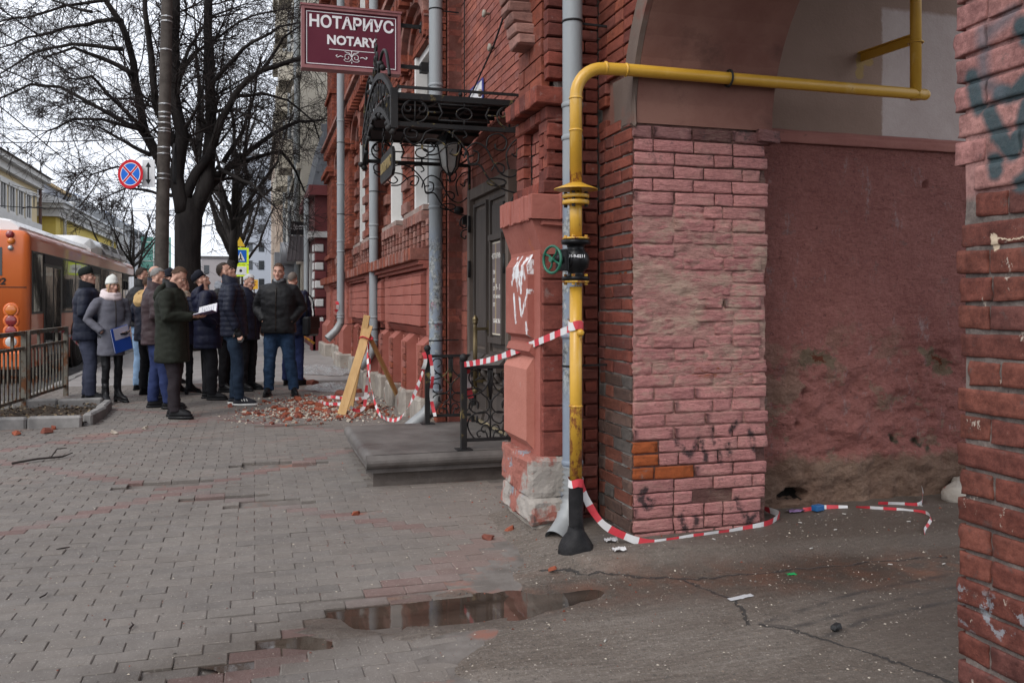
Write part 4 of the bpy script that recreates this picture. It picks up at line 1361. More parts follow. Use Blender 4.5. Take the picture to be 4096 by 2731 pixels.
npier = thing('brick_pier', 'close brick gate pier, pink paint and teal graffiti above, bare red brick below', 'brick pier', (2.2, 1.5, 0.0))
mb = MB()
def near_back(u, v):
    y = 2.062-1.7*u; z = -0.1+3.4*v
    return (2.004+0.005*fbm((y, z, 0), 14, 4), y, z)
mb.grid(near_back, 60, 120)
mb.box(2.03, 2.87, 0.3, 2.05, -0.12, 3.4)
o = mb.build('wall', M['near'], npier); 
at = o.data.color_attributes.new('tone', 'FLOAT_COLOR', 'POINT')
at.data.foreach_set('color', [q for vv in o.data.vertices for q in ((0.37,0.20,0.18,1) if vv.co.z > 1.66 else (0.185,0.155,0.138,1))])
NP = Bricks()
z = -0.08; i = 0
while z < 3.3:
    h_ = 0.0802
    zc = z+h_/2
    pink = zc > 1.68
    y = 2.085 + random.uniform(-0.012, 0.008) + (0.012 if pink else 0)
    if 1.60 < zc < 1.775: y = 2.028+random.uniform(-.008,.008)
    elif 1.10 < zc < 1.20: y = 2.05
    lens = [0.118, 0.25, 0.25, 0.25, 0.25, 0.25] if i % 2 else [0.25, 0.25, 0.25, 0.25, 0.25, 0.25]
    if i % 5 == 3: lens = [0.118, 0.118]+lens[1:]
    for k, L in enumerate(lens):
        e = y-L
        col = tint([(0.39,0.19,0.168),(0.36,0.172,0.155),(0.41,0.21,0.185)], .08) if pink else tint([(0.175,0.056,0.040),(0.155,0.052,0.039),(0.195,0.066,0.046),(0.145,0.055,0.045)])
        c = (2.05+random.uniform(-.004,.004), (y+e)/2, zc); sz = (0.11, L-0.011, h_-0.012)
        if zc < 2.55 and e > 1.3: brick_obj(npier, c, sz, col, 'near', 0.0025, worn=0.004)
        else: NP.brick(c, sz, col, 0.006, 0.003)
        y = e
    z += h_; i += 1
NP.done('brick', M['near'], npier)
# ================================================================ ENTRANCE: step, door, canopy, railings
def metal_mat(name, c1, c2, spots, rough=0.5, metal=0.0, bump=0.2, bs=60, stretch=(1,1,1), scale=3.0):
    return pmat(name, c1, c2, scale, rough=rough, metal=metal, spec=0.16 if max(c2) < 0.06 else None, bump=bump, bscale=bs, bdist=0.002, spots=spots, stretch=stretch)
M['iron'] = metal_mat('black_iron_gilt', (0.012,0.012,0.013), (0.022,0.021,0.021), [((0.17,0.13,0.05), 9, 0.58, 0.66)], 0.5)
M['ironplain'] = metal_mat('black_iron', (0.012,0.012,0.013), (0.026,0.025,0.025), [((0.07,0.055,0.03), 8, 0.64, 0.72)], 0.5)
M['gilt'] = flat('gilt_letters', (0.34,0.26,0.12), 0.45, 0.4)
M['step'] = pmat('step_stone', (0.070,0.062,0.057), (0.145,0.132,0.122), 2.6, rough=0.55, bump=0.35, bscale=70, spots=[((0.07,0.055,0.05), 2.4, 0.55, 0.66), ((0.24,0.225,0.21), 30, 0.66, 0.72)])
M['step_base'] = pmat('step_base', (0.075,0.062,0.054), (0.13,0.112,0.10), 3, rough=0.9, bump=0.9, bscale=30, bdist=0.012)
SX0, SX1, SY0, SY1 = 0.78, 2.04, 6.38, 8.02
SZ = 0.255
step = thing('entrance_step', 'low grey stone entrance step with rounded edge under the iron canopy', 'step', (1.4, 7.2, 0.0))
def slab(x0, x1, y0, y1, mb, r=0.045, t=0.11):
    prof = []
    n = 6
    for k in range(n+1):
        a = -PI/2+PI*k/n
        prof.append((r*math.cos(a)-r, SZ-t/2+ (t/2)*math.sin(a)))
    rings = []
    for (o, z) in prof:
        rings.append([V((x0-o-r*0, y0-o, z)), V((x1, y0-o, z)), V((x1, y1+o, z)), V((x0-o, y1+o, z))])
    rings.append([V((x0+0.05, y0+0.05, SZ)), V((x1, y0+0.05, SZ)), V((x1, y1-0.05, SZ)), V((x0+0.05, y1-0.05, SZ))])
    mb.loft(rings, 0, False)
for (a, e) in ((SY0, SY0+0.5), (SY0+0.506, SY1)):
    mb = MB()
    prof = []
    # nosing runs along the front (-X) edge, and along the near end of the first slab
    n = 8
    pts = []
    for k in range(n+1):
        an = PI/2+PI*k/n
        pts.append((SX0+0.05+0.05*math.cos(an), SZ-0.05+0.05*math.sin(an)))
    pts += [(SX0+0.03, SZ-0.13), (SX1, SZ-0.13), (SX1, SZ)]
    mb.extr(pts, a, e, lambda u, v, t: (u, t, v))
    if a == SY0:
        q = [(SY0+0.05+0.05*math.cos(PI/2+PI*k/n)-0.045, SZ-0.05+0.05*math.sin(PI/2+PI*k/n)) for k in range(n+1)]+[(SY0+0.0, SZ-0.13), (SY0+0.02, SZ-0.13), (SY0+0.02, SZ)]
        mb.extr(q, SX0+0.0, SX1, lambda u, v, t: (t, u, v))
    mb.build('slab', M['step'], step)
mb = MB()
mb.grid(lambda u, v: (SX0+0.06+u*1.25, SY0+0.055+0.01*nz((u*9, v*4, 0), 1), -0.05+v*0.19), 50, 8)
mb.grid(lambda u, v: (SX0+0.075+0.01*nz((u*9, v*4, 5), 1), SY1-0.03-u*1.55, -0.05+v*0.19), 50, 8)
mb.build('footing', M['step_base'], step)

# ---- the double door
M['wood'] = pmat('old_door_wood', (0.075,0.056,0.044), (0.125,0.098,0.080), 3, rough=0.6, bump=0.35, bscale=40, stretch=(1,6,0.5),
                 spots=[((0.035,0.026,0.022), 3, 0.56, 0.68), ((0.17,0.14,0.12), 5, 0.64, 0.75)])
M['wooddark'] = pmat('dark_door_wood', (0.04,0.031,0.027), (0.07,0.056,0.047), 3, rough=0.6, bump=0.3, bscale=40, stretch=(1,6,0.5))
M['brass'] = metal_mat('aged_brass', (0.20,0.15,0.075), (0.11,0.085,0.05), [((0.05,0.045,0.035), 12, 0.58, 0.7)], 0.38, 0.8)
DX = 2.0
door = thing('door', 'd', 'door')           # becomes a part of the building below
door.parent = house; door.location = V((DX, 7.45, SZ))-V(house.location)
for k in ('label', 'category'): del door[k]
DY0, DY1, DZ1 = 6.742, 8.158, 2.46
mb = MB()
mb.box(DX-0.03, DX+0.13, DY0, DY0+0.09, SZ, DZ1-0.001); mb.box(DX-0.03, DX+0.13, DY1-0.09, DY1, SZ, DZ1-0.001); mb.box(DX-0.025, DX+0.12, DY0+0.09, DY1-0.09, DZ1-0.10, DZ1-0.001)
mb.build('door_frame', M['wood'], door)
for (a, e, nm) in ((DY0+0.09, 7.50, 0), (7.503, DY1-0.09, 1)):
    mb = MB(); mb.box(DX+0.025, DX+0.07, a, e, SZ+0.01, DZ1-0.102)
    lf = mb.build('door_leaf', M['wood'], door)
for (a, e) in ((DY0+0.17, 7.42), (7.59, DY1-0.16)):
    m = MB(); L = []
    for (z0_, z1_) in ((0.95, 2.28), (0.34, 0.62)):
        m.box(DX-0.002, DX+0.026, a-0.03, a, z0_-.03, z1_+.03); m.box(DX-0.002, DX+0.026, e, e+0.03, z0_-.03, z1_+.03)
        m.box(DX-0.001, DX+0.026, a, e, z1_, z1_+0.03); m.box(DX-0.001, DX+0.026, a, e, z0_-0.03, z0_)
        m.box(DX+0.010, DX+0.027, a+0.035, e-0.035, z0_+0.04, z1_-0.04)
    m.build('panel', M['wooddark'], door)
    m = MB()
    m.extr([(DX-0.10, 0.80), (DX+0.026, 0.80), (DX+0.026, 0.925), (DX-0.02, 0.92), (DX-0.10, 0.84)], a-0.05, e+0.05, lambda u, v, t: (u, t, v))
    m.extr([(DX-0.05, 0.655), (DX+0.026, 0.655), (DX+0.026, 0.69), (DX-0.05, 0.68)], a-0.04, e+0.04, lambda u, v, t: (u, t, v))
    nb = 3 if e-a > .5 else 2
    for q in range(nb):                       # carved brackets
        yq = a+0.03+(e-a-0.06)*q/(nb-1)
        m.tube([(DX-0.05, yq, 0.80), (DX-0.065, yq, 0.77), (DX-0.04, yq, 0.735), (DX-0.015, yq, 0.71), (DX-0.03, yq, 0.69)], [0.028,0.032,0.026,0.022,0.026], 8)
    m.build('cornice', M['wooddark'], door)
    m = MB()
    m.extr([(DX-0.05, 0.33), (DX+0.024, 0.33), (DX+0.024, 0.42), (DX-0.03, 0.41)], a-0.04, e+0.04, lambda u, v, t: (u, t, v))
    m.build('weather_bar', M['wooddark'], door)
    m = MB(); m.box(DX+0.006, DX+0.024, a-0.06, e+0.04, SZ+0.015, 0.328-0.03)
    m.build('kick_plate', pmat('cream_kickplate', (0.34,0.27,0.15), (0.42,0.35,0.22), 4, rough=0.5, bump=0.1, spots=[((0.2,0.16,0.1), 7, 0.6, 0.7)]), door)
# glazed sign holder and the paper notice
m = MB()
m.box(DX-0.022, DX+0.024, 6.97, 7.01, 1.08, 1.92); m.box(DX-0.022, DX+0.024, 7.34, 7.38, 1.08, 1.92); m.box(DX-0.030, DX+0.024, 6.96, 7.39, 1.92, 1.97); m.box(DX-0.030, DX+0.024, 6.96, 7.39, 1.03, 1.08)
m.build('notice_frame', M['wooddark'], door)
PM = [flat('notice_paper', (0.145,0.115,0.115), 0.5), flat('notice_border', (0.55,0.50,0.40), 0.5), flat('notice_print', (0.75,0.72,0.66), 0.5), flat('notice_gold', (0.33,0.25,0.13), 0.5)]
m = MB()
m.box(DX-0.001, DX+0.012, 7.02, 7.335, 1.10, 1.905, 1)
m.box(DX-0.004, DX-0.0012, 7.035, 7.322, 1.115, 1.89, 0)
m.box(DX-0.0055, DX-0.0042, 7.20, 7.225, 1.115, 1.89, 3)
for (t, z, s, yo, al) in (('НОТАРИУС', 1.78, 0.062, 7.18, 'CENTER'), ('ПН', 1.64, 0.045, 7.29, 'LEFT'), ('ВТ', 1.57, 0.045, 7.29, 'LEFT'), ('СР', 1.50, 0.045, 7.29, 'LEFT'), ('ЧТ', 1.43, 0.045, 7.29, 'LEFT'), ('ПТ', 1.36, 0.045, 7.29, 'LEFT'),
                          ('9 - 18', 1.51, 0.075, 7.21, 'LEFT'), ('БЕЗ ОБЕДА', 1.43, 0.032, 7.21, 'LEFT'), ('СБ-ВС ВЫХ.', 1.22, 0.045, 7.29, 'LEFT')):
    add_text(m, t, s, (DX-0.0062, yo, z), (0,-1,0), (0,0,1), 2, 0.0005, 0.0008, al)
m.build('notice', PM, door)
# long brass pull handle
m = MB()
HYc = 7.56
m.tube([(DX-0.10, HYc, 0.62), (DX-0.10, HYc, 1.20)], 0.017, 10)
for q in range(10):
    a = 2*PI*q/10
    m.tube([(DX-0.10+0.016*math.cos(a), HYc+0.016*math.sin(a), 0.66), (DX-0.10+0.016*math.cos(a), HYc+0.016*math.sin(a), 1.16)], 0.004, 4)
for z, sg in ((1.19, 1), (0.63, -1)):
    m.lathe([(0.018, 0), (0.028, 0.012*sg), (0.02, 0.02*sg), (0.03, 0.035*sg), (0.024, 0.055*sg), (0.008, 0.075*sg), (0.001, 0.085*sg)], (DX-0.10, HYc, z), 10)
    m.box(DX-0.10, DX+0.03, HYc-0.014, HYc+0.014, z-0.045*sg-0.012, z-0.045*sg+0.012)
    m.box(DX+0.012, DX+0.026, HYc-0.045, HYc+0.03, z-0.09, z+0.03)
m.build('handle', M['brass'], door)
for z in (2.05, 1.62, 0.6):
    for yy in (DY0+0.10, DY1-0.10):
        m = MB(); m.lathe([(0.014,0),(0.014,0.16)], (DX-0.035, yy, z), 8); m.build('hinge', M['ironplain'], door)

# ---- little camera on the jamb
m = MB(); m.lathe([(0.03,0),(0.04,0.03),(0.038,0.07),(0.02,0.085)], (1.99, 8.42, 2.30), 12, Matrix.Rotation(RAD(-90), 3, 'Y')); 
m.box(1.985, 2.035, 8.40, 8.46, 2.16, 2.24)
tag(centre(m.build('door_camera', M['ironplain'])), 'small dark security camera on the red wall left of the wooden door', 'camera')

# ---- wrought iron: scroll helper
def scroll(cx, cy, r0, r1, a0, turns, n=26):
    """spiral from radius r0 to r1"""
    return [(cx+(r0+(r1-r0)*k/n)*math.cos(a0+turns*2*PI*k/n), cy+(r0+(r1-r0)*k/n)*math.sin(a0+turns*2*PI*k/n)) for k in range(n+1)]
def smooth_path(p, n=8):
    """Catmull-Rom through 2-D points"""
    out = []
    for i in range(len(p)-1):
        a = V((*p[max(i-1,0)],0)); b2 = V((*p[i],0)); c = V((*p[i+1],0)); d = V((*p[min(i+2,len(p)-1)],0))
        for k in range(n):
            t = k/n
            q = 0.5*((2*b2)+(c-a)*t+(2*a-5*b2+4*c-d)*t*t+(3*b2-a-3*c+d)*t**3)
            out.append((q.x, q.y))
    out.append(p[-1]); return out
def railing(Y, x0, x1, label, dz=0.0):
    t = thing('entrance_railing', label, 'railing', (x0, Y, SZ))
    zb, zt = SZ+0.03, SZ+0.615
    m = MB(); m.box(x0-0.022, x0+0.022, Y-0.022, Y+0.022, SZ+0.006, zt+0.06); 
    post = m.build('post', M['iron'], t)
    m = MB(); m.box(x0-0.06, x0+0.06, Y-0.06, Y+0.06, SZ+0.001, SZ+0.008); m.build('base_plate', M['ironplain'], post)
    m = MB(); m.ell((x0, Y, zt+0.085), (0.032,0.032,0.034), None, 12, 8); m.build('ball', M['ironplain'], post)
    m = MB(); m.box(x0+0.022, x1, Y-0.012, Y+0.012, zt, zt+0.025); m.build('top_rail', M['ironplain'], t)
    m = MB(); m.box(x0+0.022, x1, Y-0.012, Y+0.012, zb+0.03, zb+0.055); m.build('bottom_rail', M['ironplain'], t)
    if label.startswith('far'):
        m = MB(); m.box(x1-0.03, x1, Y-0.014, Y+0.014, SZ+0.002, zt-0.001); m.build('end_post', M['ironplain'], t)
        x1 = x1-0.03
    W = x1-x0-0.022; H = zt-zb-0.055; ox = x0+0.022; oz = zb+0.055
    def P(u, v): return (ox+u*W, Y, oz+v*H)
    curves = []
    for s in (0, 1):
        f = (lambda u: u) if s == 0 else (lambda u: 1-u)
        curves.append(smooth_path([(f(0.5),0.98),(f(0.46),0.80),(f(0.30),0.66),(f(0.0),0.60)]))
        curves.append(smooth_path([(f(0.18),0.83),(f(0.27),0.88),(f(0.25),0.965),(f(0.12),0.97),(f(0.05),0.88),(f(0.12),0.77),(f(0.32),0.64),(f(0.45),0.55),(f(0.47),0.44),(f(0.36),0.36),(f(0.16),0.37),(f(0.06),0.45),(f(0.10),0.54),(f(0.22),0.53),(f(0.24),0.46)]))
        curves.append(smooth_path([(f(0.0),0.70),(f(0.2),0.72),(f(0.32),0.68)]))
        curves.append(smooth_path([(f(0.22),0.26),(f(0.30),0.20),(f(0.44),0.25),(f(0.46),0.33),(f(0.34),0.375),(f(0.12),0.33),(f(0.03),0.22),(f(0.06),0.10),(f(0.16),0.0)]))
        curves.append(smooth_path([(f(0.40),0.11),(f(0.36),0.08),(f(0.31),0.12),(f(0.36),0.18),(f(0.45),0.17),(f(0.5),0.08)]))
        curves.append(smooth_path([(f(0.30),0.025),(f(0.25),0.02),(f(0.22),0.07),(f(0.28),0.105),(f(0.40),0.08),(f(0.44),0.0)]))
    for c in curves:
        m = MB(); m.tube([P(u, v) for u, v in c], 0.0075, 6, flat=(1.0, 0.8)); m.build('scroll', M['iron'], t)
    m = MB()
    for q in (-0.05, -0.025, 0, 0.025, 0.05):
        m.tube([P(0.5+q, 1.0), P(0.5+q*0.9, 0.78), P(0.5+q*0.2, 0.55)], 0.005, 5)
    m.tube([P(0.5, 0.55), P(0.5, 0.0)], 0.0065, 6)
    m.build('stem', M['iron'], t)
    for (u, v) in ((0.24,0.47),(0.76,0.47),(0.22,0.27),(0.78,0.27)):
        m = MB(); q = P(u, v); m.ell(q, (0.011,0.006,0.03), None, 8, 6); m.build('leaf', M['ironplain'], t)
railing(6.45, 1.53, 1.93, 'near iron scrollwork railing with a ball topped post beside the salmon pilaster')
railing(7.95, 1.54, 1.99, 'far iron scrollwork railing in front of the grey rain pipe')

# ---- canopy
CX0, CX1, CY0, CY1, CZ = 1.0, 2.02, 6.47, 8.23, 2.70
can = thing('entrance_canopy', 'black wrought iron canopy with gilded scrolls over the wooden door', 'canopy', (1.5, 7.35, 2.7))
FH = 0.25
def arcz(t): return CZ+FH-0.02+0.30*math.sin(PI*max(0, min(1, t)))**0.9
n = 22
def rfz(t): return CZ+FH-0.02+0.085*math.sin(PI*max(0, min(1, t)))
m = MB()
top = [[(CX0-0.02, CY0+(CY1-CY0)*k/n, rfz(k/n)+0.012) for k in range(n+1)], [(CX1, CY0+(CY1-CY0)*k/n, rfz(k/n)+0.012) for k in range(n+1)]]
vs = top[0]+top[1]+[(x, y, z-0.02) for x, y, z in top[0]]+[(x, y, z-0.02) for x, y, z in top[1]]
N = n+1
fs = [(k, k+1, N+k+1, N+k) for k in range(n)]+[(2*N+k+1, 2*N+k, 3*N+k, 3*N+k+1) for k in range(n)]+[(k+1, k, 2*N+k, 2*N+k+1) for k in range(n)]
m.add(vs, fs, 0, True)
m.build('roof', metal_mat('canopy_sheet', (0.035,0.026,0.026), (0.06,0.045,0.043), [], 0.35), can)
m = MB()
for q in (0.33, 0.66): m.tube([(CX0+(CX1-CX0)*q, CY0+(CY1-CY0)*k/n, rfz(k/n)-0.03) for k in range(n+1)], 0.014, 5)
for k in (4, 8, 11, 14, 18): m.beam((CX0, CY0+(CY1-CY0)*k/n, rfz(k/n)-0.02), (CX1, CY0+(CY1-CY0)*k/n, rfz(k/n)-0.02), 0.03, 0.03)
m.build('roof_frame', M['ironplain'], can)
m = MB()
m.box(CX0, CX1, CY0+0.05, CY1-0.05, CZ+0.03, CZ+0.034); 
# front arch: two flat bands with bars and letters between
def band_arc(dz, th):
    a = []; b2 = []
    for k in range(n+1):
        y = CY0+(CY1-CY0)*k/n; z = arcz(k/n)+dz
        a.append((y, z)); b2.append((y, z+th))
    return a+b2[::-1]
for (dz, th) in ((0.0, 0.05), (-0.27, 0.045)):
    pp = band_arc(dz, th); m = MB()
    for k in range(n):
        m.extr([pp[k], pp[k+1], pp[2*n-k], pp[2*n+1-k]], CX0-0.03, CX0-0.005, lambda u, v, t: (t, u, v))
    m.build('front_arch', M['ironplain'], can)
m = MB()
for k in range(1, n):
    if k in (5, 7, 9, 11, 13, 15, 17): continue
    y = CY0+(CY1-CY0)*k/n; z = arcz(k/n)
    m.beam((CX0-0.017, y, z-0.225), (CX0-0.017, y, z), 0.012, 0.012, up=(1,0,0))
m.build('arch_bars', M['iron'], can)
word = 'ЮРКОНТОРА'
for i, ch in enumerate(word):
    k = 3.2+i*(n-6.4)/(len(word)-1); t = k/n
    y = CY1-(CY1-CY0)*t; z = arcz(1-t)-0.112
    m = MB(); dt = 0.02
    sl = (arcz(1-t-dt)-arcz(1-t+dt))/(2*dt*(CY1-CY0))
    ux = V((0, -1, sl)).normalized()
    add_text(m, ch, 0.17, (CX0-0.02, y, z), ux, V((0, sl, 1)), 0, 0.006, 0.004)
    m.build('letter', M['iron'], can)
m = MB()
for q in (0.12, 0.24, 0.36, 0.5, 0.64, 0.76, 0.88): m.ell((CX0-0.018, CY0+(CY1-CY0)*q, arcz(q)-0.295), (0.025,)*3, None, 10, 6)
m.build('bead_row', M['ironplain'], can, 'stuff')
for yy in (CY0, CY1):
    m = MB(); m.box(CX0-0.026, CX0+0.026, yy-0.026, yy+0.026, CZ-0.02, CZ+FH+0.03); cpst = m.build('corner_post', M['ironplain'], can)
    for c_, r_ in (((CX0-0.01, yy, CZ-0.045), .03), ((CX0-0.04, yy, CZ-0.02), .026)): m = MB(); m.ell(c_, (r_,)*3, None, 10, 6); m.build('ball', M['ironplain'], cpst)
# crest on top of the arch
cm = (CY0+CY1)/2
m = MB()
zt = arcz(0.5)+0.05
m.tube([(CX0-0.018, cm, zt), (CX0-0.018, cm, zt+0.36)], [0.012, 0.003], 6)
for s in (-1, 1):
    for (r, h0) in ((0.09, 0.05), (0.055, 0.16), (0.03, 0.25)):
        pts = scroll(0, 0, r, r*0.3, -PI/2, 0.8*1, 18)
        m.tube([(CX0-0.018, cm+s*(r+u), zt+h0+v) for u, v in pts], 0.009, 6)
    m.tube([(CX0-0.018, cm+s*y, zt-0.02+z) for y, z in smooth_path([(0.18,0.02),(0.30,0.10),(0.45,0.12),(0.62,0.05),(0.78,-0.16)])], 0.013, 6)
    for yy, zz in ((0.30,0.035),(0.42,0.03)): m.ell((CX0-0.018, cm+s*yy, zt-0.0+zz-0.06*(yy-0.3)*8), (0.026,)*3, None, 10, 6)
m.build('crest', M['iron'], can)
def side_panel(Y):
    t0 = can
    W = CX1-CX0
    m = MB()
    m.box(CX0+0.026, CX1, Y-0.012, Y+0.012, CZ, CZ+0.032); m.box(CX0+0.026, CX1, Y-0.014, Y+0.014, CZ+FH-0.045, CZ+FH)
    m.build('side_rail', M['iron'], t0)
    m = MB(); m.box(CX0+0.026, CX1, Y-0.008, Y+0.008, CZ+FH+0.035, CZ+FH+0.055); m.ell(((CX0+CX1)/2, Y, CZ+FH+0.018), (0.018,)*3, None, 8, 6)
    m.build('handrail', M['ironplain'], t0)
    z0, z1 = CZ+0.032, CZ+FH-0.045; zc = (z0+z1)/2; R = (z1-z0)/2
    for cx in (CX0+0.16, CX1-0.12):
        m = MB(); m.tube([(cx+R*1.15*math.cos(2*PI*k/28), Y, zc+R*0.98*math.sin(2*PI*k/28)) for k in range(28)], 0.008, 6, closed=True)
        m.tube([(cx, Y, z0), (cx, Y, z1)], 0.007, 6)
        for s in (-1, 1):
            m.tube([(cx+s*(0.05+0.7*u), Y, zc+0.02+0.7*v) for u, v in scroll(0, 0, 0.055, 0.02, PI/2, -0.9, 16)], 0.007, 6)
        m.build('ring_scroll', M['iron'], t0)
    m = MB(); a, e = CX0+0.36, CX1-0.30
    m.tube([(a-0.10, Y, zc), (a, Y, zc)], 0.007, 6); m.tube([(e, Y, zc), (e+0.09, Y, zc)], 0.007, 6)
    m.tube([(a-0.02, Y, z1-0.02), (a+0.01, Y, zc), (a-0.02, Y, z0+0.03)], 0.008, 6); m.tube([(e+0.02, Y, z1-0.02), (e-0.01, Y, zc), (e+0.02, Y, z0+0.03)], 0.008, 6)
    m.tube([(a-0.02, Y, z1-0.02), (e+0.02, Y, z1-0.02)], 0.007, 6); m.tube([(a-0.02, Y, z0+0.03), (e+0.02, Y, z0+0.03)], 0.007, 6)
    c = (a+e)/2
    m.tube([(c+0.062*math.cos(2*PI*k/20), Y, zc+0.045*math.sin(2*PI*k/20)) for k in range(20)], 0.007, 6, closed=True)
    m.tube([(c, Y, zc+0.045), (c, Y, z1)], 0.008, 6); m.tube([(c, Y, zc-0.045), (c, Y, z0)], 0.008, 6)
    m.build('cartouche', M['iron'], t0)
    # big scrolled bracket below, running down to the wall
    B0 = CZ-0.005
    def P(u, v): return (CX0+u*W, Y, B0-v)
    cv = [smooth_path([(0.13,0.02),(0.17,0.035),(0.16,0.075),(0.09,0.07),(0.08,0.02),(0.12,0.0)]),
          smooth_path([(0.08,0.08),(0.14,0.125),(0.20,0.10),(0.24,0.03),(0.33,0.0),(0.42,0.02),(0.50,0.09),(0.55,0.17),(0.57,0.26),(0.65,0.26),(0.72,0.36),(0.84,0.44),(0.98,0.47)]),
          smooth_path([(0.27,0.11),(0.30,0.15),(0.26,0.18),(0.21,0.15),(0.24,0.085),(0.34,0.09),(0.40,0.14)]),
          smooth_path([(0.24,0.20),(0.32,0.19),(0.40,0.12),(0.47,0.10),(0.50,0.13),(0.47,0.19),(0.42,0.18),(0.44,0.145)]),
          smooth_path([(0.44,0.06),(0.45,0.01),(0.52,0.0),(0.55,0.04),(0.52,0.06)]),
          smooth_path([(0.53,0.21),(0.55,0.14),(0.62,0.09),(0.70,0.13),(0.76,0.24),(0.82,0.32),(0.90,0.34),(0.98,0.28)]),
          smooth_path([(0.60,0.19),(0.56,0.20),(0.57,0.25),(0.63,0.24),(0.64,0.17),(0.60,0.15)]),
          smooth_path([(0.70,0.12),(0.72,0.04),(0.80,0.01),(0.86,0.06),(0.84,0.13),(0.78,0.13),(0.77,0.09)]),
          smooth_path([(0.88,0.28),(0.86,0.16),(0.92,0.06),(0.99,0.04)]),
          smooth_path([(0.90,0.16),(0.94,0.18),(0.95,0.12),(0.99,0.11)]),
          smooth_path([(0.74,0.30),(0.78,0.24),(0.84,0.26),(0.83,0.31),(0.79,0.30)])]
    for c_ in cv:
        m = MB(); m.tube([P(u, v) for u, v in c_], 0.0085, 6, flat=(1,0.8)); m.build('scroll', M['iron'], t0)
    m = MB(); m.tube([P(0.78+0.075*math.cos(2*PI*k/20), 0.385+0.03*math.sin(2*PI*k/20)) for k in range(20)], 0.007, 6, closed=True); m.build('scroll', M['iron'], t0)
    m = MB(); m.box(CX1-0.022, CX1-0.001, Y-0.022, Y+0.022, CZ-0.75, CZ); 
    m.tube([P(0.93+0.05*u, 0.55+v) for u, v in scroll(0, 0, 0.9, 0.2, PI/2, 0.9, 16)] if False else [P(u, v) for u, v in smooth_path([(0.97,0.46),(0.91,0.50),(0.90,0.56),(0.95,0.585),(0.96,0.55)])], 0.0075, 6)
    m.tube([P(u, v) for u, v in smooth_path([(0.97,0.60),(0.92,0.62),(0.91,0.67),(0.95,0.69),(0.955,0.66)])], 0.0075, 6)
    m.build('wall_bar', M['iron'], t0)
side_panel(CY0); side_panel(CY1)
# hanging name board on chains
hb = thing('hanging_sign', 'small dark name board with gilt letters hanging on chains from the canopy front', 'sign', (CX0+0.06, 7.22, 2.40))
m = MB(); X_ = CX0+0.06
m.extr([(6.86,2.44),(6.92,2.40),(7.50,2.40),(7.56,2.44),(7.56,2.58),(7.50,2.63),(6.92,2.63),(6.86,2.58)], X_-0.012, X_+0.012, lambda u, v, t: (t, u, v))
m.build('board', M['ironplain'], hb)
m = MB(); add_text(m, 'НОТАРИУС', 0.125, (X_-0.016, 7.21, 2.515), (0,-1,0), (0,0,1), 0, 0.003, 0.0, 'CENTER', 0.85); m.build('lettering', M['gilt'], hb)
for yy in (6.98, 7.44):
    m = MB()
    for q in range(7):
        m.tube([(X_+(0.010*math.cos(2*PI*k/10) if q % 2 else 0), yy+(0 if q % 2 else 0.010*math.cos(2*PI*k/10)), 2.645+q*0.034+0.022*math.sin(2*PI*k/10)) for k in range(10)], 0.0045, 5, closed=True)
    m.build('chain', M['ironplain'], hb)
# lantern under the canopy
lt = thing('lantern', 'black lantern with frosted glass hanging under the iron canopy', 'lantern', (1.62, 7.35, 2.45))
LX, LY = 1.62, 7.35
m = MB(); m.lathe([(0.03,0),(0.07,0.05),(0.10,0.22),(0.105,0.24)], (LX, LY, 2.50), 6, None, 0, False); m.build('glass', pmat('frosted_glass', (0.30,0.29,0.27), (0.36,0.35,0.33), 6, rough=0.4, bump=0), lt)
m = MB(); m.lathe([(0.115,0),(0.12,0.02),(0.05,0.09),(0.03,0.12),(0.012,0.16),(0.012,0.30)], (LX, LY, 2.74), 6, None, 0, False)
m.lathe([(0.002,-0.09),(0.012,-0.06),(0.008,-0.03),(0.03,-0.01),(0.034,0.0)], (LX, LY, 2.50), 8)
for k in range(6):
    a = 2*PI*k/6
    m.tube([(LX+0.034*math.cos(a), LY+0.034*math.sin(a), 2.50), (LX+0.072*math.cos(a), LY+0.072*math.sin(a), 2.55), (LX+0.108*math.cos(a), LY+0.108*math.sin(a), 2.74)], 0.007, 5)
m.build('frame', M['ironplain'], lt)

# ---- NOTARY board on two brackets
SYc = 9.5
sg = thing('notary_sign', 'maroon lightbox sign reading НОТАРИУС NOTARY on brackets above the pavement', 'sign', (1.0, SYc, 3.9))
x0, x1, z0, z1 = 0.475, 1.53, 3.875, 4.535
M['maroon'] = pmat('maroon_film', (0.098,0.016,0.031), (0.115,0.022,0.038), 2.5, rough=0.5, spec=0.15, bump=0.03, spots=[((0.13,0.02,0.03), 3, 0.62, 0.72)])
M['maroonframe'] = pmat('maroon_frame', (0.20,0.065,0.068), (0.27,0.11,0.11), 5, rough=0.45, bump=0.1)
m = MB(); m.box(x0+0.03, x1-0.03, SYc-0.055, SYc+0.055, z0+0.03, z1-0.03); m.build('panel', M['maroon'], sg)
m = MB()
for b in ((x0, x0+0.032, z0, z1), (x1-0.032, x1, z0, z1)): m.box(b[0], b[1], SYc-0.075, SYc+0.075, b[2], b[3])
m.box(x0+0.032, x1-0.032, SYc-0.074, SYc+0.074, z0, z0+0.034); m.box(x0-0.012, x1+0.012, SYc-0.085, SYc+0.085, z1+0.001, z1+0.022); m.box(x0+0.032, x1-0.032, SYc-0.074, SYc+0.074, z1-0.03, z1)
m.build('frame', M['maroonframe'], sg)
M['signwhite'] = flat('sign_white', (0.66,0.66,0.67), 0.4)
m = MB(); yf = SYc-0.0575; xm = (x0+x1)/2; e = 0.05
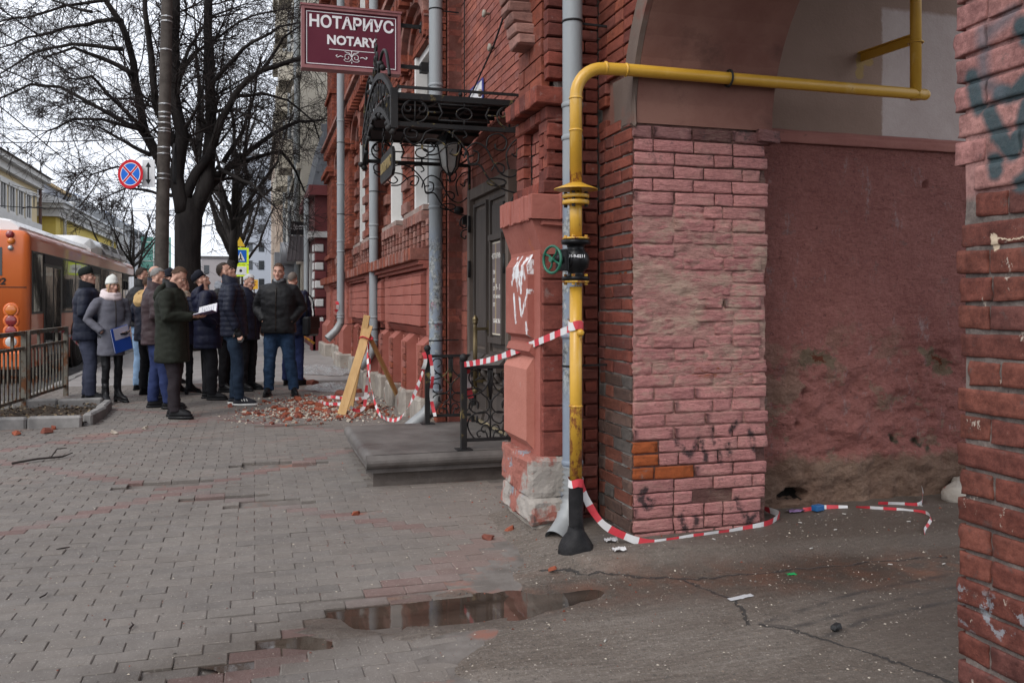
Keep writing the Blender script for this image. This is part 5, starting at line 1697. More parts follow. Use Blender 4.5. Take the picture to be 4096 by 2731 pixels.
for b in ((x0+e, x1-e, z0+e, z0+e+0.008), (x0+e, x1-e, z1-e-0.008, z1-e), (x0+e, x0+e+0.008, z0+e+.009, z1-e-.009), (x1-e-0.008, x1-e, z0+e+.009, z1-e-.009)): m.box(b[0], b[1], yf-0.001, yf+0.002, b[2], b[3])
m.box(xm-0.24, xm+0.25, yf-0.001, yf+0.002, z0+0.215, z0+0.222)
m.build('border', M['signwhite'], sg)
m = MB(); add_text(m, 'НОТАРИУС', 0.172, (xm, yf, z0+0.50), (1,0,0), (0,0,1), 0, 0.0015, 0.0052, 'CENTER', 0.95); m.build('lettering', M['signwhite'], sg)
m = MB(); add_text(m, 'NOTARY', 0.135, (xm, yf, z0+0.315), (1,0,0), (0,0,1), 0, 0.0015, 0.0048, 'CENTER', 0.96); m.build('lettering', M['signwhite'], sg)
m = MB(); oz = z0+0.145
def orn(pts, r): m.tube([(xm+u, yf, oz+v) for u, v in pts], r, 5, flat=(1,1))
for s in (-1, 1):
    orn([(s*(0.045+u), v) for u, v in scroll(0, 0, 0.04, 0.012, PI, -1.1, 22)], 0.0035)
    orn(smooth_path([(0,-0.005),(s*0.02,-0.04),(s*0.06,-0.045),(s*0.08,-0.03),(s*0.06,-0.015)]), 0.0035)
    orn(smooth_path([(0,0.0),(s*0.02,0.04),(s*0.05,0.05),(s*0.075,0.06)]), 0.005)
    orn(smooth_path([(s*0.09,0.0),(s*0.12,0.008),(s*0.15,-0.006),(s*0.165,0.01),(s*0.15,0.016)]), 0.005)
orn([(0,-0.05),(0,0.06)], 0.003); m.ell((xm, yf, oz+0.065), (0.008,0.002,0.008)); m.ell((xm, yf, oz-0.055), (0.006,0.002,0.01))
m.build('ornament', M['signwhite'], sg)
for zz in (z1-0.10, z0+0.11):
    m = MB(); m.box(x1+0.001, 1.80, SYc-0.02, SYc+0.02, zz-0.018, zz+0.018); m.box(1.76, 1.85, SYc-0.06, SYc+0.06, zz-0.05, zz+0.05); m.build('bracket', M['ironplain'], sg)

# ================================================================ PIPES
def pipe_paint(name, c1, c2, flakes, zlo=None):
    return metal_mat(name, c1, c2, flakes, 0.5, 0.0, 0.3, 50)
M['grey_pipe'] = metal_mat('grey_pipe_paint', (0.215,0.235,0.25), (0.26,0.28,0.29), [((0.32,0.33,0.33), 4, 0.66, 0.72)], 0.5, stretch=(1,1,0.6))
def postered():
    b = NB('pipe_with_poster_scraps'); v = b.coord('POS'); x, y, z = b.xyz(v)
    c = b.mix(b.step(b.noise(v, 3, 6), .35, .65), (0.16,0.19,0.235), (0.20,0.235,0.28))
    n = b.noise(b.mapv(v, (1,1,0.7)), 12, 9, 0.72)
    g = b.math('MULTIPLY', b.step(n, 0.47, 0.51), b.math('MULTIPLY', b.step(z, 0.78, 0.95), b.step(z, 2.15, 1.9)))
    c = b.mix(g, c, b.mix(b.step(b.noise(v, 30, 8, 0.75), 0.42, 0.58), (0.075,0.08,0.085), (0.34,0.36,0.35)))
    g = b.math('MULTIPLY', b.step(b.noise(b.mapv(v, off=(4,4,4)), 14, 8, 0.7), 0.56, 0.62), b.math('MULTIPLY', b.step(z, 1.08, 1.12), b.step(z, 1.42, 1.38)))
    c = b.mix(b.math('MULTIPLY', g, 0.7), c, (0.28,0.08,0.13))
    up = b.step(z, 2.0, 2.15)
    c = b.mix(up, c, (0.235,0.255,0.265))
    b.put(b.p.inputs['Base Color'], c); b.p.inputs['Roughness'].default_value = 0.5
    b.l(b.bump(b.math('ADD', b.noise(v, 60, 7, .7), b.math('MULTIPLY', n, 2.0)), 0.5, 0.003), b.p.inputs['Normal'])
    return b.m
M['poster_pipe'] = postered()
M['zinc'] = metal_mat('galvanised', (0.22,0.23,0.235), (0.29,0.30,0.30), [((0.15,0.13,0.11), 6, 0.60, 0.7)], 0.5, 0.15)
def downpipe(X, Y, zb, zt, r, label, mats, elbow='zinc', kick=(-0.22,-0.06), group=None, corr=True):
    t = thing('rain_pipe', label, 'rain pipe', (X, Y, zb))
    z1 = zb+0.42
    m = MB(); m.lathe([(r, z1), (r, zt)], (X, Y, 0), 20, None, 0, True, False); m.build('pipe', mats, t)
    for z in [z1+0.02, 1.18, 2.33, 2.52, 3.55, 4.7]:
        if z1 <= z < zt:
            m = MB(); m.lathe([(r+0.001, z-0.016), (r+0.006, z-0.010), (r+0.006, z+0.010), (r+0.001, z+0.016)], (X, Y, 0), 20); m.build('joint', mats, t)
    m = MB()
    if corr:
        prof = []
        for k in range(7):
            z = zb+0.22+k*0.03
            prof += [(r-0.012+0.004*(6-k)/6, z), (r+0.004, z+0.015)]
        prof.append((r-0.004, z1+0.005))
        m.lathe(prof, (X, Y, 0), 20, None, 0, True, False)
        m.tube([(X, Y, zb+0.235), *[(X+kick[0]*(t**1.7), Y+kick[1]*(t**1.7), zb+0.235-0.20*t) for t in [k/10 for k in range(1, 11)]]], [r-0.006]+[r-0.004+(0.009 if k % 2 and k < 7 else 0.0)+0.012*(k/10)**3 for k in range(1, 11)], 20, 0, True, False)
    else:
        m.tube([(X, Y, z1+0.01), (X, Y, zb+0.34), (X+kick[0]*0.35, Y+kick[1]*0.35, zb+0.20), (X+kick[0], Y+kick[1], zb+0.05)], [r, r, r+0.002, r+0.006], 18, 0, True, False)
    m.build('outlet', M[elbow], t)
    for z in (1.0, 3.0, 4.3):
        if z < zt:
            m = MB(); m.lathe([(r+0.001, z), (r+0.004, z), (r+0.004, z+0.012), (r+0.001, z+0.012)], (X, Y, 0), 20); m.beam((X+r*0.5, Y+0.01, z+0.006), (X+0.24, Y+0.02, z+0.006), 0.012, 0.012); m.build('clamp', M['ironplain'], t)
    return t
downpipe(1.775, 4.74, gz(0,4.7), 6.5, 0.058, 'grey rain pipe with poster scraps behind the yellow gas pipe', M['poster_pipe'], kick=(-0.15,-0.13))
downpipe(1.735, 8.52, gz(0,8.5)+0.02, 8.5, 0.068, 'grey rain pipe standing behind the far scrollwork railing', M['poster_pipe'], 'zinc', (-0.30,-0.05), None, False)
downpipe(1.66, 12.66, gz(0,12.7)+0.3, 8.5, 0.065, 'grey rain pipe half hidden behind the second brick pilaster', M['grey_pipe'], 'zinc', (-0.2,0.05), None, False)
downpipe(1.50, 16.0, gz(0,16)+0.55, 9, 0.068, 'slim grey rain pipe with an open bent foot above the plastic sheets', M['grey_pipe'], 'zinc', (-0.24,-0.05), None, False)

# ---- yellow gas pipe
def yellow_mat():
    b = NB('yellow_gas_paint'); v = b.coord('POS'); x, y, z = b.xyz(v)
    c = b.mix(b.step(b.noise(v, 2.5, 6), .35, .65), (0.47,0.255,0.025), (0.56,0.32,0.04))
    pl = b.step(b.noise(b.mapv(v, (1,1,0.4)), 8, 7, .7), .60, .70)
    c = b.mix(b.math('MULTIPLY', pl, 0.35), c, (0.66,0.47,0.20))
    n = b.noise(b.mapv(v, (1,1,0.55), (2,2,2)), 16, 9, 0.72)
    zone = b.math('MAXIMUM', b.math('MULTIPLY', b.step(z, 0.80, 0.62), b.step(z, 0.0, 0.5)), 0.0)
    near = b.stroke(z, 0.0, [(0.80,0,0.815,0),(2.055,0,2.06,0),(1.705,0,1.71,0),(1.50,0,1.505,0)], 0.03, 0.9)
    thr = b.math('ADD', b.math('MULTIPLY', zone, 0.16), b.math('MULTIPLY', near, 0.16))
    g = b.step(b.math('ADD', n, thr), 0.625, 0.68)
    c = b.mix(g, c, b.mix(b.step(b.noise(v, 40, 5), .4, .6), (0.15,0.045,0.012), (0.30,0.11,0.02)))
    b.put(b.p.inputs['Base Color'], c)
    b.l(b.math('ADD', 0.33, b.math('MULTIPLY', g, 0.5)), b.p.inputs['Roughness'])
    b.l(b.bump(b.math('ADD', b.noise(v, 70, 6), b.math('MULTIPLY', n, 1.5)), 0.35, 0.002), b.p.inputs['Normal'])
    return b.m
M['yellow'] = yellow_mat()
M['tar'] = pmat('black_tar', (0.010,0.010,0.011), (0.022,0.021,0.022), 12, rough=0.45, spec=0.12, bump=0.8, bscale=60, bdist=0.006)
M['valve'] = metal_mat('black_valve', (0.009,0.009,0.010), (0.016,0.016,0.017), [], 0.28, 0.2, 0.3, 40)
M['greenpaint'] = metal_mat('green_valve_paint', (0.008,0.085,0.048), (0.013,0.115,0.068), [((0.02,0.05,0.03), 8, .62, .7)], 0.4)
GX, GY, GR = 1.641, 4.331, 0.0332
gas = thing('gas_pipe', 'yellow gas pipe rising past a black valve and turning across the archway', 'gas pipe', (GX, GY, 0.0))
m = MB(); m.tube([(GX, GY, 0.40), (GX, GY, 1.4563)], GR, 18); lower = m.build('lower_pipe', M['yellow'], gas)
m = MB(); m.tube([(GX, GY, 1.7065), (GX, GY, 1.9664)], GR, 18); m.build('spool', M['yellow'], gas)
ZE = 2.6305
pts = [(GX, GY, 1.9567), (GX, GY, ZE-0.16)] + [(GX+0.16-0.16*math.cos(a), GY, ZE-0.16+0.16*math.sin(a)) for a in [PI/2*k/8 for k in range(1, 9)]]
pts += [(GX+0.30, GY, ZE+0.004)]+[(GX+0.3+0.095*k, GY, ZE+0.004) for k in range(1, 21)]+[(3.90, GY, ZE+0.004)]
m = MB(); m.tube(pts, GR, 18); m.ell((3.90, GY, ZE+0.004), (0.035, GR, GR), None, 16, 10); m.build('upper_pipe', M['yellow'], gas)
m = MB(); m.tube([(3.835, GY, ZE-0.03), (3.835, GY, 4.15)], 0.033, 16); m.build('riser', M['yellow'], gas)
m = MB()
for q in ((GX, GY, ZE-0.17, 'z'), (GX, GY, 2.2888, 'z'), (GX, GY, 0.821, 'z')): m.lathe([(GR+.0005, -0.006), (GR+0.004, -0.003), (GR+0.004, 0.003), (GR+.0005, 0.006)], q[:3], 18)
for xx in (GX+0.17, GX+0.29): m.lathe([(GR+.0005, -0.007), (GR+0.004, -0.003), (GR+0.004, 0.003), (GR+.0005, 0.007)], (xx, GY, ZE+0.003), 18, Matrix.Rotation(RAD(90), 3, 'Y'))
m.build('weld', M['yellow'], gas)
m = MB(); m.lathe([(GR+.001, 0.03), (0.06, 0.018), (0.116, -0.004), (0.118, -0.008), (0.112, -0.008), (0.058, 0.012), (GR+.0005, 0.02)], (GX, GY, 1.9808), 24); m.build('drip_shield', M['yellow'], gas)
def flange(z0, z1, mat, bolts=True):
    m = MB(); m.lathe([(GR, z0), (0.070, z0), (0.072, z0+0.003), (0.072, z1-0.003), (0.070, z1), (GR, z1)], (GX, GY, 0), 24)
    f = m.build('flange', mat, gas)
    return f
f = flange(1.9279, 1.9471, M['yellow']); f2 = flange(1.8942, 1.9163, M['yellow'])
flange(1.7084, 1.7181, M['yellow']); flange(1.4774, 1.489, M['yellow'])
for (z0, z1) in ((1.8798, 1.9616), (1.6824, 1.7306), (1.4659, 1.5236)):
    for k in range(4):
        a = PI/4+PI/2*k+0.2
        m = MB(); m.lathe([(0.010, z0), (0.010, z1)], (GX+0.056*math.cos(a), GY+0.056*math.sin(a), 0), 6, None, 0, False); m.build('bolt', M['yellow'] if z0 < 1.72 else M['ironplain'], gas)
vz = 1.5958
m = MB(); m.lathe([(0.074, 1.4899), (0.076, 1.5092), (0.045, 1.514), (0.042, 1.5333), (0.066, 1.5573), (0.075, 1.591), (0.070, 1.6247), (0.052, 1.6487), (0.045, 1.6632), (0.05, 1.6776), (0.078, 1.6824), (0.078, 1.7046)], (GX, GY, 0), 24)
val = m.build('valve_body', M['valve'], gas)
ADIR = V((-0.93, -0.36, 0)).normalized()
RA = V((0,0,1)).rotation_difference(ADIR).to_matrix()
m = MB(); m.lathe([(0.045, 0.05), (0.045, 0.075)], (GX, GY, vz), 20, RA)
pl_c = V((GX, GY, vz))+ADIR*0.088
Rp = Matrix((ADIR.cross(V((0,0,1))), ADIR, V((0,0,1)))).transposed()
m.obox(pl_c, (0.085, 0.012, 0.115), Rp, 0, 0.004); m.obox(pl_c+ADIR*0.015, (0.085, 0.012, 0.115), Rp, 0, 0.004)
m.lathe([(0.03, 0.10), (0.022, 0.125), (0.012, 0.13), (0.010, 0.175)], (GX, GY, vz), 12, RA)
m.build('bonnet', M['valve'], gas)
wc = V((GX, GY, vz))+ADIR*0.165
wx = ADIR.cross(V((0,0,1))).normalized(); wz = V((0,0,1))
tl = ADIR*0.0
m = MB(); m.tube([wc+wx*(0.070*math.cos(2*PI*k/32))+wz*(0.070*math.sin(2*PI*k/32)) for k in range(32)], 0.0075, 8, closed=True)
for k in range(4):
    a = PI/2*k+0.5
    m.tube([wc, wc+ADIR*-0.012+(wx*math.cos(a)+wz*math.sin(a))*0.04, wc+(wx*math.cos(a)+wz*math.sin(a))*0.073], 0.006, 6)
m.lathe([(0.014,-0.01),(0.014,0.014)], wc, 10, RA)
m.build('handwheel', M['greenpaint'], gas)
m = MB(); fd = V((-0.30,-1,0)).normalized(); add_text(m, '01-9-0211', 0.022, V((GX, GY, 1.6151))+fd*0.075, (fd.y*-1, fd.x, 0), (0,0,1), 0, 0.0008, 0.0006); m.build('marking', M['signwhite'], gas)
m = MB(); m.lathe([(0.012, 0), (0.016, 0.012), (0.016, 0.026), (0.008, 0.03)], (GX+0.012, GY-GR+0.004, 1.213), 8, Matrix.Rotation(RAD(90), 3, 'X')); m.ell((GX+0.012, GY-GR-0.004, 1.213), (0.02,0.018,0.02)); m.build('stub', M['yellow'], gas)
m = MB(); m.tube([(GX, GY, 0.42), (GX, GY, 0.32), (GX, GY, 0.16)], [GR+0.004, GR+0.006, GR+0.008], 18, 0, True, False)
m.lathe([(0.094, -0.02), (0.094, 0.02), (0.090, 0.05), (0.086, 0.08), (0.074, 0.11), (0.062, 0.135), (0.050, 0.155), (GR+0.008, 0.18)], (GX, GY, 0), 26)
m.v = [tuple(V(p)+V((nz(p, 22, 1), nz(p, 22, 5), 0.4*nz(p, 22, 9)))*(0.011 if p[2] < 0.17 else 0.002)) for p in m.v]
m.build('tarred_foot', M['tar'], gas)
# supports: clamp at the arch edge, bracket on the back wall
m = MB(); m.tube([(2.56, GY+0.045*math.cos(2*PI*k/20), ZE+0.004+0.045*math.sin(2*PI*k/20)) for k in range(20)], 0.007, 6, closed=True); m.box(2.553, 2.567, GY+0.04, PY+0.2, ZE-0.005, ZE+0.012); m.build('clamp', M['ironplain'], gas)
m = MB(); m.beam((3.80, WY+0.04, 2.975), (3.835, GY-0.02, 2.965), 0.012, 0.055, up=(0,0,1)); m.beam((3.80, WY+0.04, 3.004), (3.835, GY-0.02, 2.994), 0.05, 0.008)
m.tube([(3.835+0.042*math.cos(2*PI*k/16), GY+0.042*math.sin(2*PI*k/16), 2.945) for k in range(16)], 0.006, 6, closed=True); m.build('bracket', M['yellow'], gas)

# ---- black cables and little insulators on the wall above the door
M['cable'] = flat('black_cable', (0.014,0.014,0.015), 0.5)
m = MB()
cp = [(2.015,5.9,4.35),(2.012,6.6,3.95),(2.012,7.3,3.62),(2.012,8.0,3.42),(2.005,8.55,3.30),(1.88,8.66,3.31),(1.78,8.74,3.28),(1.80,9.0,3.12),(1.84,9.3,2.75)]
for k, q in enumerate((0.0, 0.018)): m.tube([V(p)+V((-0.012, 0.006*math.sin(i*2.1), q*(0.4+0.6*math.sin(i*1.7)))) for i, p in enumerate(cp)], 0.008, 6)
m.tube([(2.012, 8.45, z) for z in (2.95, 3.6, 4.2, 4.6, 6.0)], 0.006, 5)
tag(centre(m.build('cable', M['cable'])), 'black cables strung over the brick wall above the canopy', 'cable')
M['ceramic'] = pmat('old_insulator', (0.20,0.17,0.13), (0.28,0.245,0.20), 8, rough=0.5)
for (yy, zz, w_) in ((7.55,3.98,'upper far'),(6.95,4.02,'uppermost'),(6.55,3.86,'upper near'),(7.7,3.30,'lower far'),(7.36,3.62,'middle, on the cables,'),(8.05,3.08,'lowest'),(6.25,3.92,'nearest upper')):
    m = MB(); m.lathe([(0.012,-0.03),(0.014,0.0),(0.036,0.012),(0.036,0.03),(0.02,0.036)], (2.0, yy, zz), 10, Matrix.Rotation(RAD(-90), 3, 'Y'))
    tag(centre(m.build('insulator', M['ceramic'])), w_+' round ceramic insulator on the brick wall above the canopy', 'insulator', 'insulators on the brick wall')
# blue and white house plate, seen behind the canopy top
m = MB(); m.box(2.018, 2.028, 7.75, 8.25, 3.26, 3.46, 0); m.box(2.0165, 2.0179, 7.78, 8.22, 3.28, 3.44, 1)
tag(centre(m.build('house_plate', [flat('plate_blue', (0.05,0.06,0.25), 0.35), M['signwhite']])), 'blue edged white house plate on the wall just above the canopy roof', 'house plate')
# ================================================================ STREET: trees, pole, signs, bus, railing, far houses
M['bark'] = pmat('wet_bark', (0.012,0.010,0.010), (0.030,0.026,0.024), 5, rough=0.85, bump=1.0, bscale=14, bdist=0.02, stretch=(1,1,0.25))
M['twig'] = pmat('dark_twig', (0.018,0.014,0.013), (0.036,0.028,0.026), 3, rough=0.9, bump=0)
MAIN_LIMBS = [
  (0.2, 0.1, [(-1.71,22.92,3.66),(-1.85,22.93,4.56),(-1.74,22.8,5.54),(-1.92,22.79,6.5),(-1.87,22.72,7.66),(-1.89,22.47,8.75),(-1.91,22.37,9.97)]),
  (0.15, 0.05, [(-1.98,23.1,4.29),(-2.35,23.04,5.15),(-2.61,23.15,5.63),(-2.76,23.49,6.41),(-2.91,23.45,7.39),(-3.22,23.67,8.42),(-3.53,23.68,8.99),(-3.78,23.84,9.68)]),
  (0.11, 0.05, [(-1.93,22.9,5.34),(-2.28,22.8,6.16),(-2.44,22.63,7.4),(-2.45,22.29,8.06),(-2.52,22.11,9.18)]),
  (0.21, 0.09, [(-1.51,23.05,3.54),(-1.12,22.92,4.41),(-1.1,23.18,5.04),(-1.06,23.19,6.25),(-1.09,23.15,7.45),(-1.13,23.13,9.05),(-1.16,23.43,10.48)]),
  (0.14, 0.04, [(-1.66,22.99,3.96),(-1.4,22.88,4.61),(-1.11,22.75,4.97),(-0.76,22.52,5.92),(-0.49,22.39,6.5),(0.21,22.05,7.1),(1.17,21.99,7.44),(1.69,21.7,7.56)]),
  (0.12, 0.03, [(-1.38,23.13,3.69),(-1.14,23.4,4.26),(-0.44,23.46,5.11),(0.44,23.75,5.84),(1.15,24.07,6.32),(1.8,24.58,6.5)]),
  (0.07, 0.02, [(-0.74,22.98,4.95),(-0.25,23.25,5.9),(-0.01,23.37,6.85),(0.16,23.64,7.87)]),
  (0.06, 0.02, [(-0.89,22.97,4.8),(-0.12,22.16,4.33),(0.51,21.43,3.65)]),
  (0.07, 0.02, [(-1.04,23.03,4.58),(-0.13,23.6,5.15),(0.69,24.01,5.47),(1.09,24.57,5.02),(1.35,25.03,4.54)]),
  (0.06, 0.02, [(-2.44,23.15,5.51),(-2.75,22.73,5.61),(-3.47,22.26,5.69),(-4.06,22.15,5.66),(-4.5,21.86,5.31)]),
  (0.06, 0.02, [(-2.47,23.12,5.07),(-3.3,23.66,5.56),(-3.96,24.34,5.94)]),
  (0.07, 0.02, [(-2.84,22.91,6.97),(-3.56,22.83,7.32),(-4.07,22.49,7.42),(-4.56,22.14,7.07)]),
  (0.06, 0.02, [(-2.6,22.87,5.62),(-3.35,22.47,6.39),(-3.59,21.87,6.59),(-3.89,20.96,6.32)]),
  (0.07, 0.018, [(-2.68,23.09,5.76),(-2.97,23.24,5.81),(-3.65,23.43,6.2),(-4.62,23.74,6.74),(-5.34,24.15,6.89),(-6.11,24.45,6.52),(-6.41,24.46,6.14)]),
  (0.06, 0.018, [(-3.06,23.03,7.59),(-4.25,23.18,7.71),(-5.3,23.71,7.52),(-5.98,23.91,7.01)]),
  (0.06, 0.018, [(-3.15,23.11,8.31),(-4.22,23.89,8.38),(-5.48,24.49,8.09),(-6.35,25.39,8.04)]),
  (0.06, 0.018, [(-1.08,22.94,6.81),(-0.25,22.07,7.61),(0.55,21.43,8.02),(1.3,20.46,7.89)]),
  (0.06, 0.018, [(-1.91,22.91,6.74),(-1.67,23.77,7.98),(-1.07,24.63,9.09),(-0.29,25.3,9.74)]),
  (0.05, 0.018, [(-1.85,22.86,6.84),(-1.44,23.47,7.8),(-0.7,23.66,8.48),(0.17,24.22,9.19),(0.86,24.56,9.49)]),
  (0.05, 0.015, [(-1.91,22.96,4.38),(-2.48,22.67,4.53),(-3.12,22.37,4.61),(-3.59,22.08,4.4)]),
  (0.05, 0.015, [(-1.92,23.03,4.06),(-2.46,23.44,4.2),(-3.13,23.89,4.35),(-3.71,24.41,4.11)]),
  (0.05, 0.015, [(-0.51,23.0,6.64),(0.16,23.34,6.82),(0.83,23.79,6.8),(1.52,24.0,6.31),(1.78,24.38,5.8)]),
  (0.05, 0.015, [(0.23,23.14,7.39),(0.67,22.29,7.97),(1.06,21.57,8.11)]),
  (0.04, 0.012, [(-3.76,22.85,8.38),(-4.72,23.37,8.77),(-5.39,23.82,9.18)]),
  (0.05, 0.015, [(-3.41,22.86,8.73),(-4.49,23.67,8.79),(-5.5,24.32,8.57),(-6.2,24.79,8.55)]),
  (0.05, 0.015, [(-1.05,23.04,6.22),(-0.46,22.35,6.18),(0.15,21.77,5.77),(0.64,21.04,5.25)]),
  (0.04, 0.012, [(-2.3,23.06,6.21),(-2.96,23.39,6.46),(-3.77,23.5,6.48),(-4.52,23.83,6.34)]),
  (0.05, 0.015, [(-1.76,23.05,5.58),(-1.45,23.62,6.39),(-1.25,23.89,7.02),(-0.73,24.43,7.54)]),
]
def fast_tube(mb, pts, r0, r1, n=3, mi=0):
    N = len(pts); o = len(mb.v)
    d = (pts[-1]-pts[0]); 
    a = d.cross(V((0.31, 0.2, 0.93)));
    if a.length < 1e-5: a = d.cross(V((1,0,0)))
    a.normalize(); b2 = d.normalized().cross(a)
    cs = [(math.cos(2*PI*k/n), math.sin(2*PI*k/n)) for k in range(n)]
    for i, p in enumerate(pts):
        r = r0+(r1-r0)*i/(N-1)
        for c_, s_ in cs: mb.v.append((p.x+a.x*c_*r+b2.x*s_*r, p.y+a.y*c_*r+b2.y*s_*r, p.z+a.z*c_*r+b2.z*s_*r))
    for i in range(N-1):
        for k in range(n):
            q = o+i*n
            mb.f.append((q+k, q+(k+1) % n, q+n+(k+1) % n, q+n+k)); mb.m.append(mi); mb.s.append(True)
def rnd_dir(d, ang):
    """direction at about 'ang' to d, round a random azimuth"""
    a = d.orthogonal().normalized(); b2 = d.cross(a)
    t = random.uniform(0, 2*PI)
    return (d*math.cos(ang)+(a*math.cos(t)+b2*math.sin(t))*math.sin(ang)).normalized()
def twig(mb, p, d, L, r, lev, dens, droop):
    n = 4 if lev > 0 else 3
    pts = [p.copy()]; q = p.copy(); dd = d.copy()
    for i in range(n):
        dd = (dd + V((random.uniform(-1,1), random.uniform(-1,1), random.uniform(-1,1)))*0.22 + V((0,0,droop))).normalized()
        q = q+dd*(L/n); pts.append(q.copy())
    fast_tube(mb, pts, r, r*0.45, 3 if lev < 2 else 5)
    if lev > 0:
        m = int(dens[lev-1]*random.uniform(.7, 1.3)+.5)
        for k in range(m):
            t = random.uniform(0.15, 1.0); i = min(n-1, int(t*n)); f = t*n-i
            pp = pts[i].lerp(pts[i+1], f)
            nd = rnd_dir((pts[i+1]-pts[i]).normalized(), RAD(random.uniform(28, 62)))
            twig(mb, pp, nd, L*random.uniform(.38, .62), max(r*0.5, TWIG_R), lev-1, dens, droop)
TWIG_R = 0.0055
def bare_tree(name, label, base, trunk, limbs, seed, dens=(4,6), step=0.42, Ls=(1.1,1.9), group=None, extra=0, twr=0.006, droop=-0.02, cat='tree'):
    """trunk and limbs as one mesh, twigs as the crown"""
    global TWIG_R
    TWIG_R = twr
    random.seed(seed)
    t = thing(name, label, cat, base, 0, group)
    tb = MB(); cr = MB()
    tb.tube(trunk[0], trunk[1], 12)
    for (r0, r1, P) in limbs:
        P = [V(p) for p in P]
        # soften the run of the limb and give it a crook
        Q = []
        for i in range(len(P)-1):
            for k in range(4):
                q = P[i].lerp(P[i+1], k/4); Q.append(q+V((nz(q, 1.3, seed), nz(q, 1.3, seed+9), nz(q, 1.3, seed+4)))*0.07)
        Q.append(P[-1])
        rs = [r0+(r1-r0)*(i/(len(Q)-1))**0.8 for i in range(len(Q))]
        tb.tube(Q, rs, 8)
        L = sum((Q[i+1]-Q[i]).length for i in range(len(Q)-1))
        s = 0.15*L if r0 > 0.1 else 0.08*L
        while s < L:
            acc = 0
            for i in range(len(Q)-1):
                l = (Q[i+1]-Q[i]).length
                if acc+l >= s: break
                acc += l
            p = Q[i].lerp(Q[i+1], min(1, (s-acc)/max(l, 1e-4)))
            d = rnd_dir((Q[i+1]-Q[i]).normalized(), RAD(random.uniform(32, 75)))
            d = (d+V((0,0,0.10))).normalized()
            twig(cr, p, d, random.uniform(*Ls)*(0.75+0.25*(1-s/L)), max(rs[i]*0.22, 0.011), 2, dens, droop)
            s += step*random.uniform(.5, 1.3)
        for k in range(3): twig(cr, Q[-1], rnd_dir((Q[-1]-Q[-3]).normalized(), RAD(20)), 1.0, 0.012, 2, dens, droop)
    tb.build('trunk', M['bark'], t)
    cr.build('crown', M['twig'], t, 'stuff')
    return t
gT = gz(0, 23)
bare_tree('bare_tree', 'big bare dark tree with forked trunk, branches spread behind the concrete pole', (-1.6, 23, gT),
          ([(-1.62,23,gT-0.1),(-1.62,23,gT+0.25),(-1.60,23,1.5),(-1.60,23,2.8),(-1.58,23,3.5),(-1.56,23,4.0)], [0.46,0.36,0.31,0.31,0.33,0.20]), MAIN_LIMBS, 11, (6,7), 0.32, (1.0,1.9), twr=0.0060)
def random_limbs(x, y, z0, h, spread, n, r, seed):
    random.seed(seed); out = []
    for k in range(n):
        a = 2*PI*k/n+random.uniform(-.4, .4); s = spread*random.uniform(.5, 1.1)
        zs = z0+random.uniform(0, 0.35)*h
        P = [(x, y, zs)]
        for i in range(1, 5):
            f = i/4
            P.append((x+math.cos(a)*s*f**0.8+random.uniform(-.2,.2), y+math.sin(a)*s*f**0.8+random.uniform(-.2,.2), zs+(h-(zs-z0))*f*random.uniform(.8, 1.05)))
        out.append((r*random.uniform(.6, 1), r*0.15, P))
    return out
def auto_tree(x, y, z, trunk_h, h, spread, n, r, label, seed, dens=(3,4), step=0.6, twr=0.010, lean=0.0, name='bare_tree'):
    tr = ([(x,y,z-0.1),(x+lean*0.1,y,z+0.3),(x+lean*0.5,y,z+trunk_h*0.6),(x+lean,y,z+trunk_h)], [r*1.5,r*1.15,r,r*0.85])
    L = [(a, b2, [(p[0]+lean, p[1], p[2]) for p in P]) for a, b2, P in random_limbs(x, y, z+trunk_h-0.15, h, spread, n, r*0.6, seed)]
    L.append((r*0.8, r*0.12, [(x+lean, y, z+trunk_h-0.1), (x+lean+0.1, y, z+trunk_h+h*0.5), (x+lean-0.1, y+0.2, z+trunk_h+h)]))
    return bare_tree(name, label, (x, y, z), tr, L, seed, dens, step, (0.9, 1.7), None, 0, twr)
gF = gz(0, 40)
auto_tree(-1.15, 30.5, gF, 2.6, 6.0, 2.6, 6, 0.20, 'second bare tree up the pavement, leaning trunk behind the forked tree', 21, lean=0.45)
auto_tree(-1.75, 29.0, gF, 3.6, 7.0, 1.6, 4, 0.13, 'slender bare tree just left of the second tree', 22)
auto_tree(-0.85, 43.0, gF, 3.0, 6.5, 2.8, 6, 0.25, 'third bare tree farther up the pavement beyond the crossing sign', 23, twr=0.013, step=0.7)
auto_tree(-0.9, 56.0, gF, 3.0, 7.0, 3.0, 6, 0.25, 'farthest bare street tree up the pavement', 24, twr=0.016, step=0.8)
auto_tree(-19.5, 92.0, 0, 5.0, 9.5, 5.5, 8, 0.35, 'bare tree standing behind the metal roofed yellow house', 25, twr=0.025, step=0.9)
auto_tree(-15.5, 100.0, 0, 5.0, 8.5, 5.0, 7, 0.32, 'bare tree to the right behind the metal roofed house', 26, twr=0.025, step=0.9)
auto_tree(-9.0, 72.0, 0, 2.5, 7.0, 4.0, 9, 0.22, 'bushy bare tree beyond the white roofed bus', 27, twr=0.02, step=0.8)

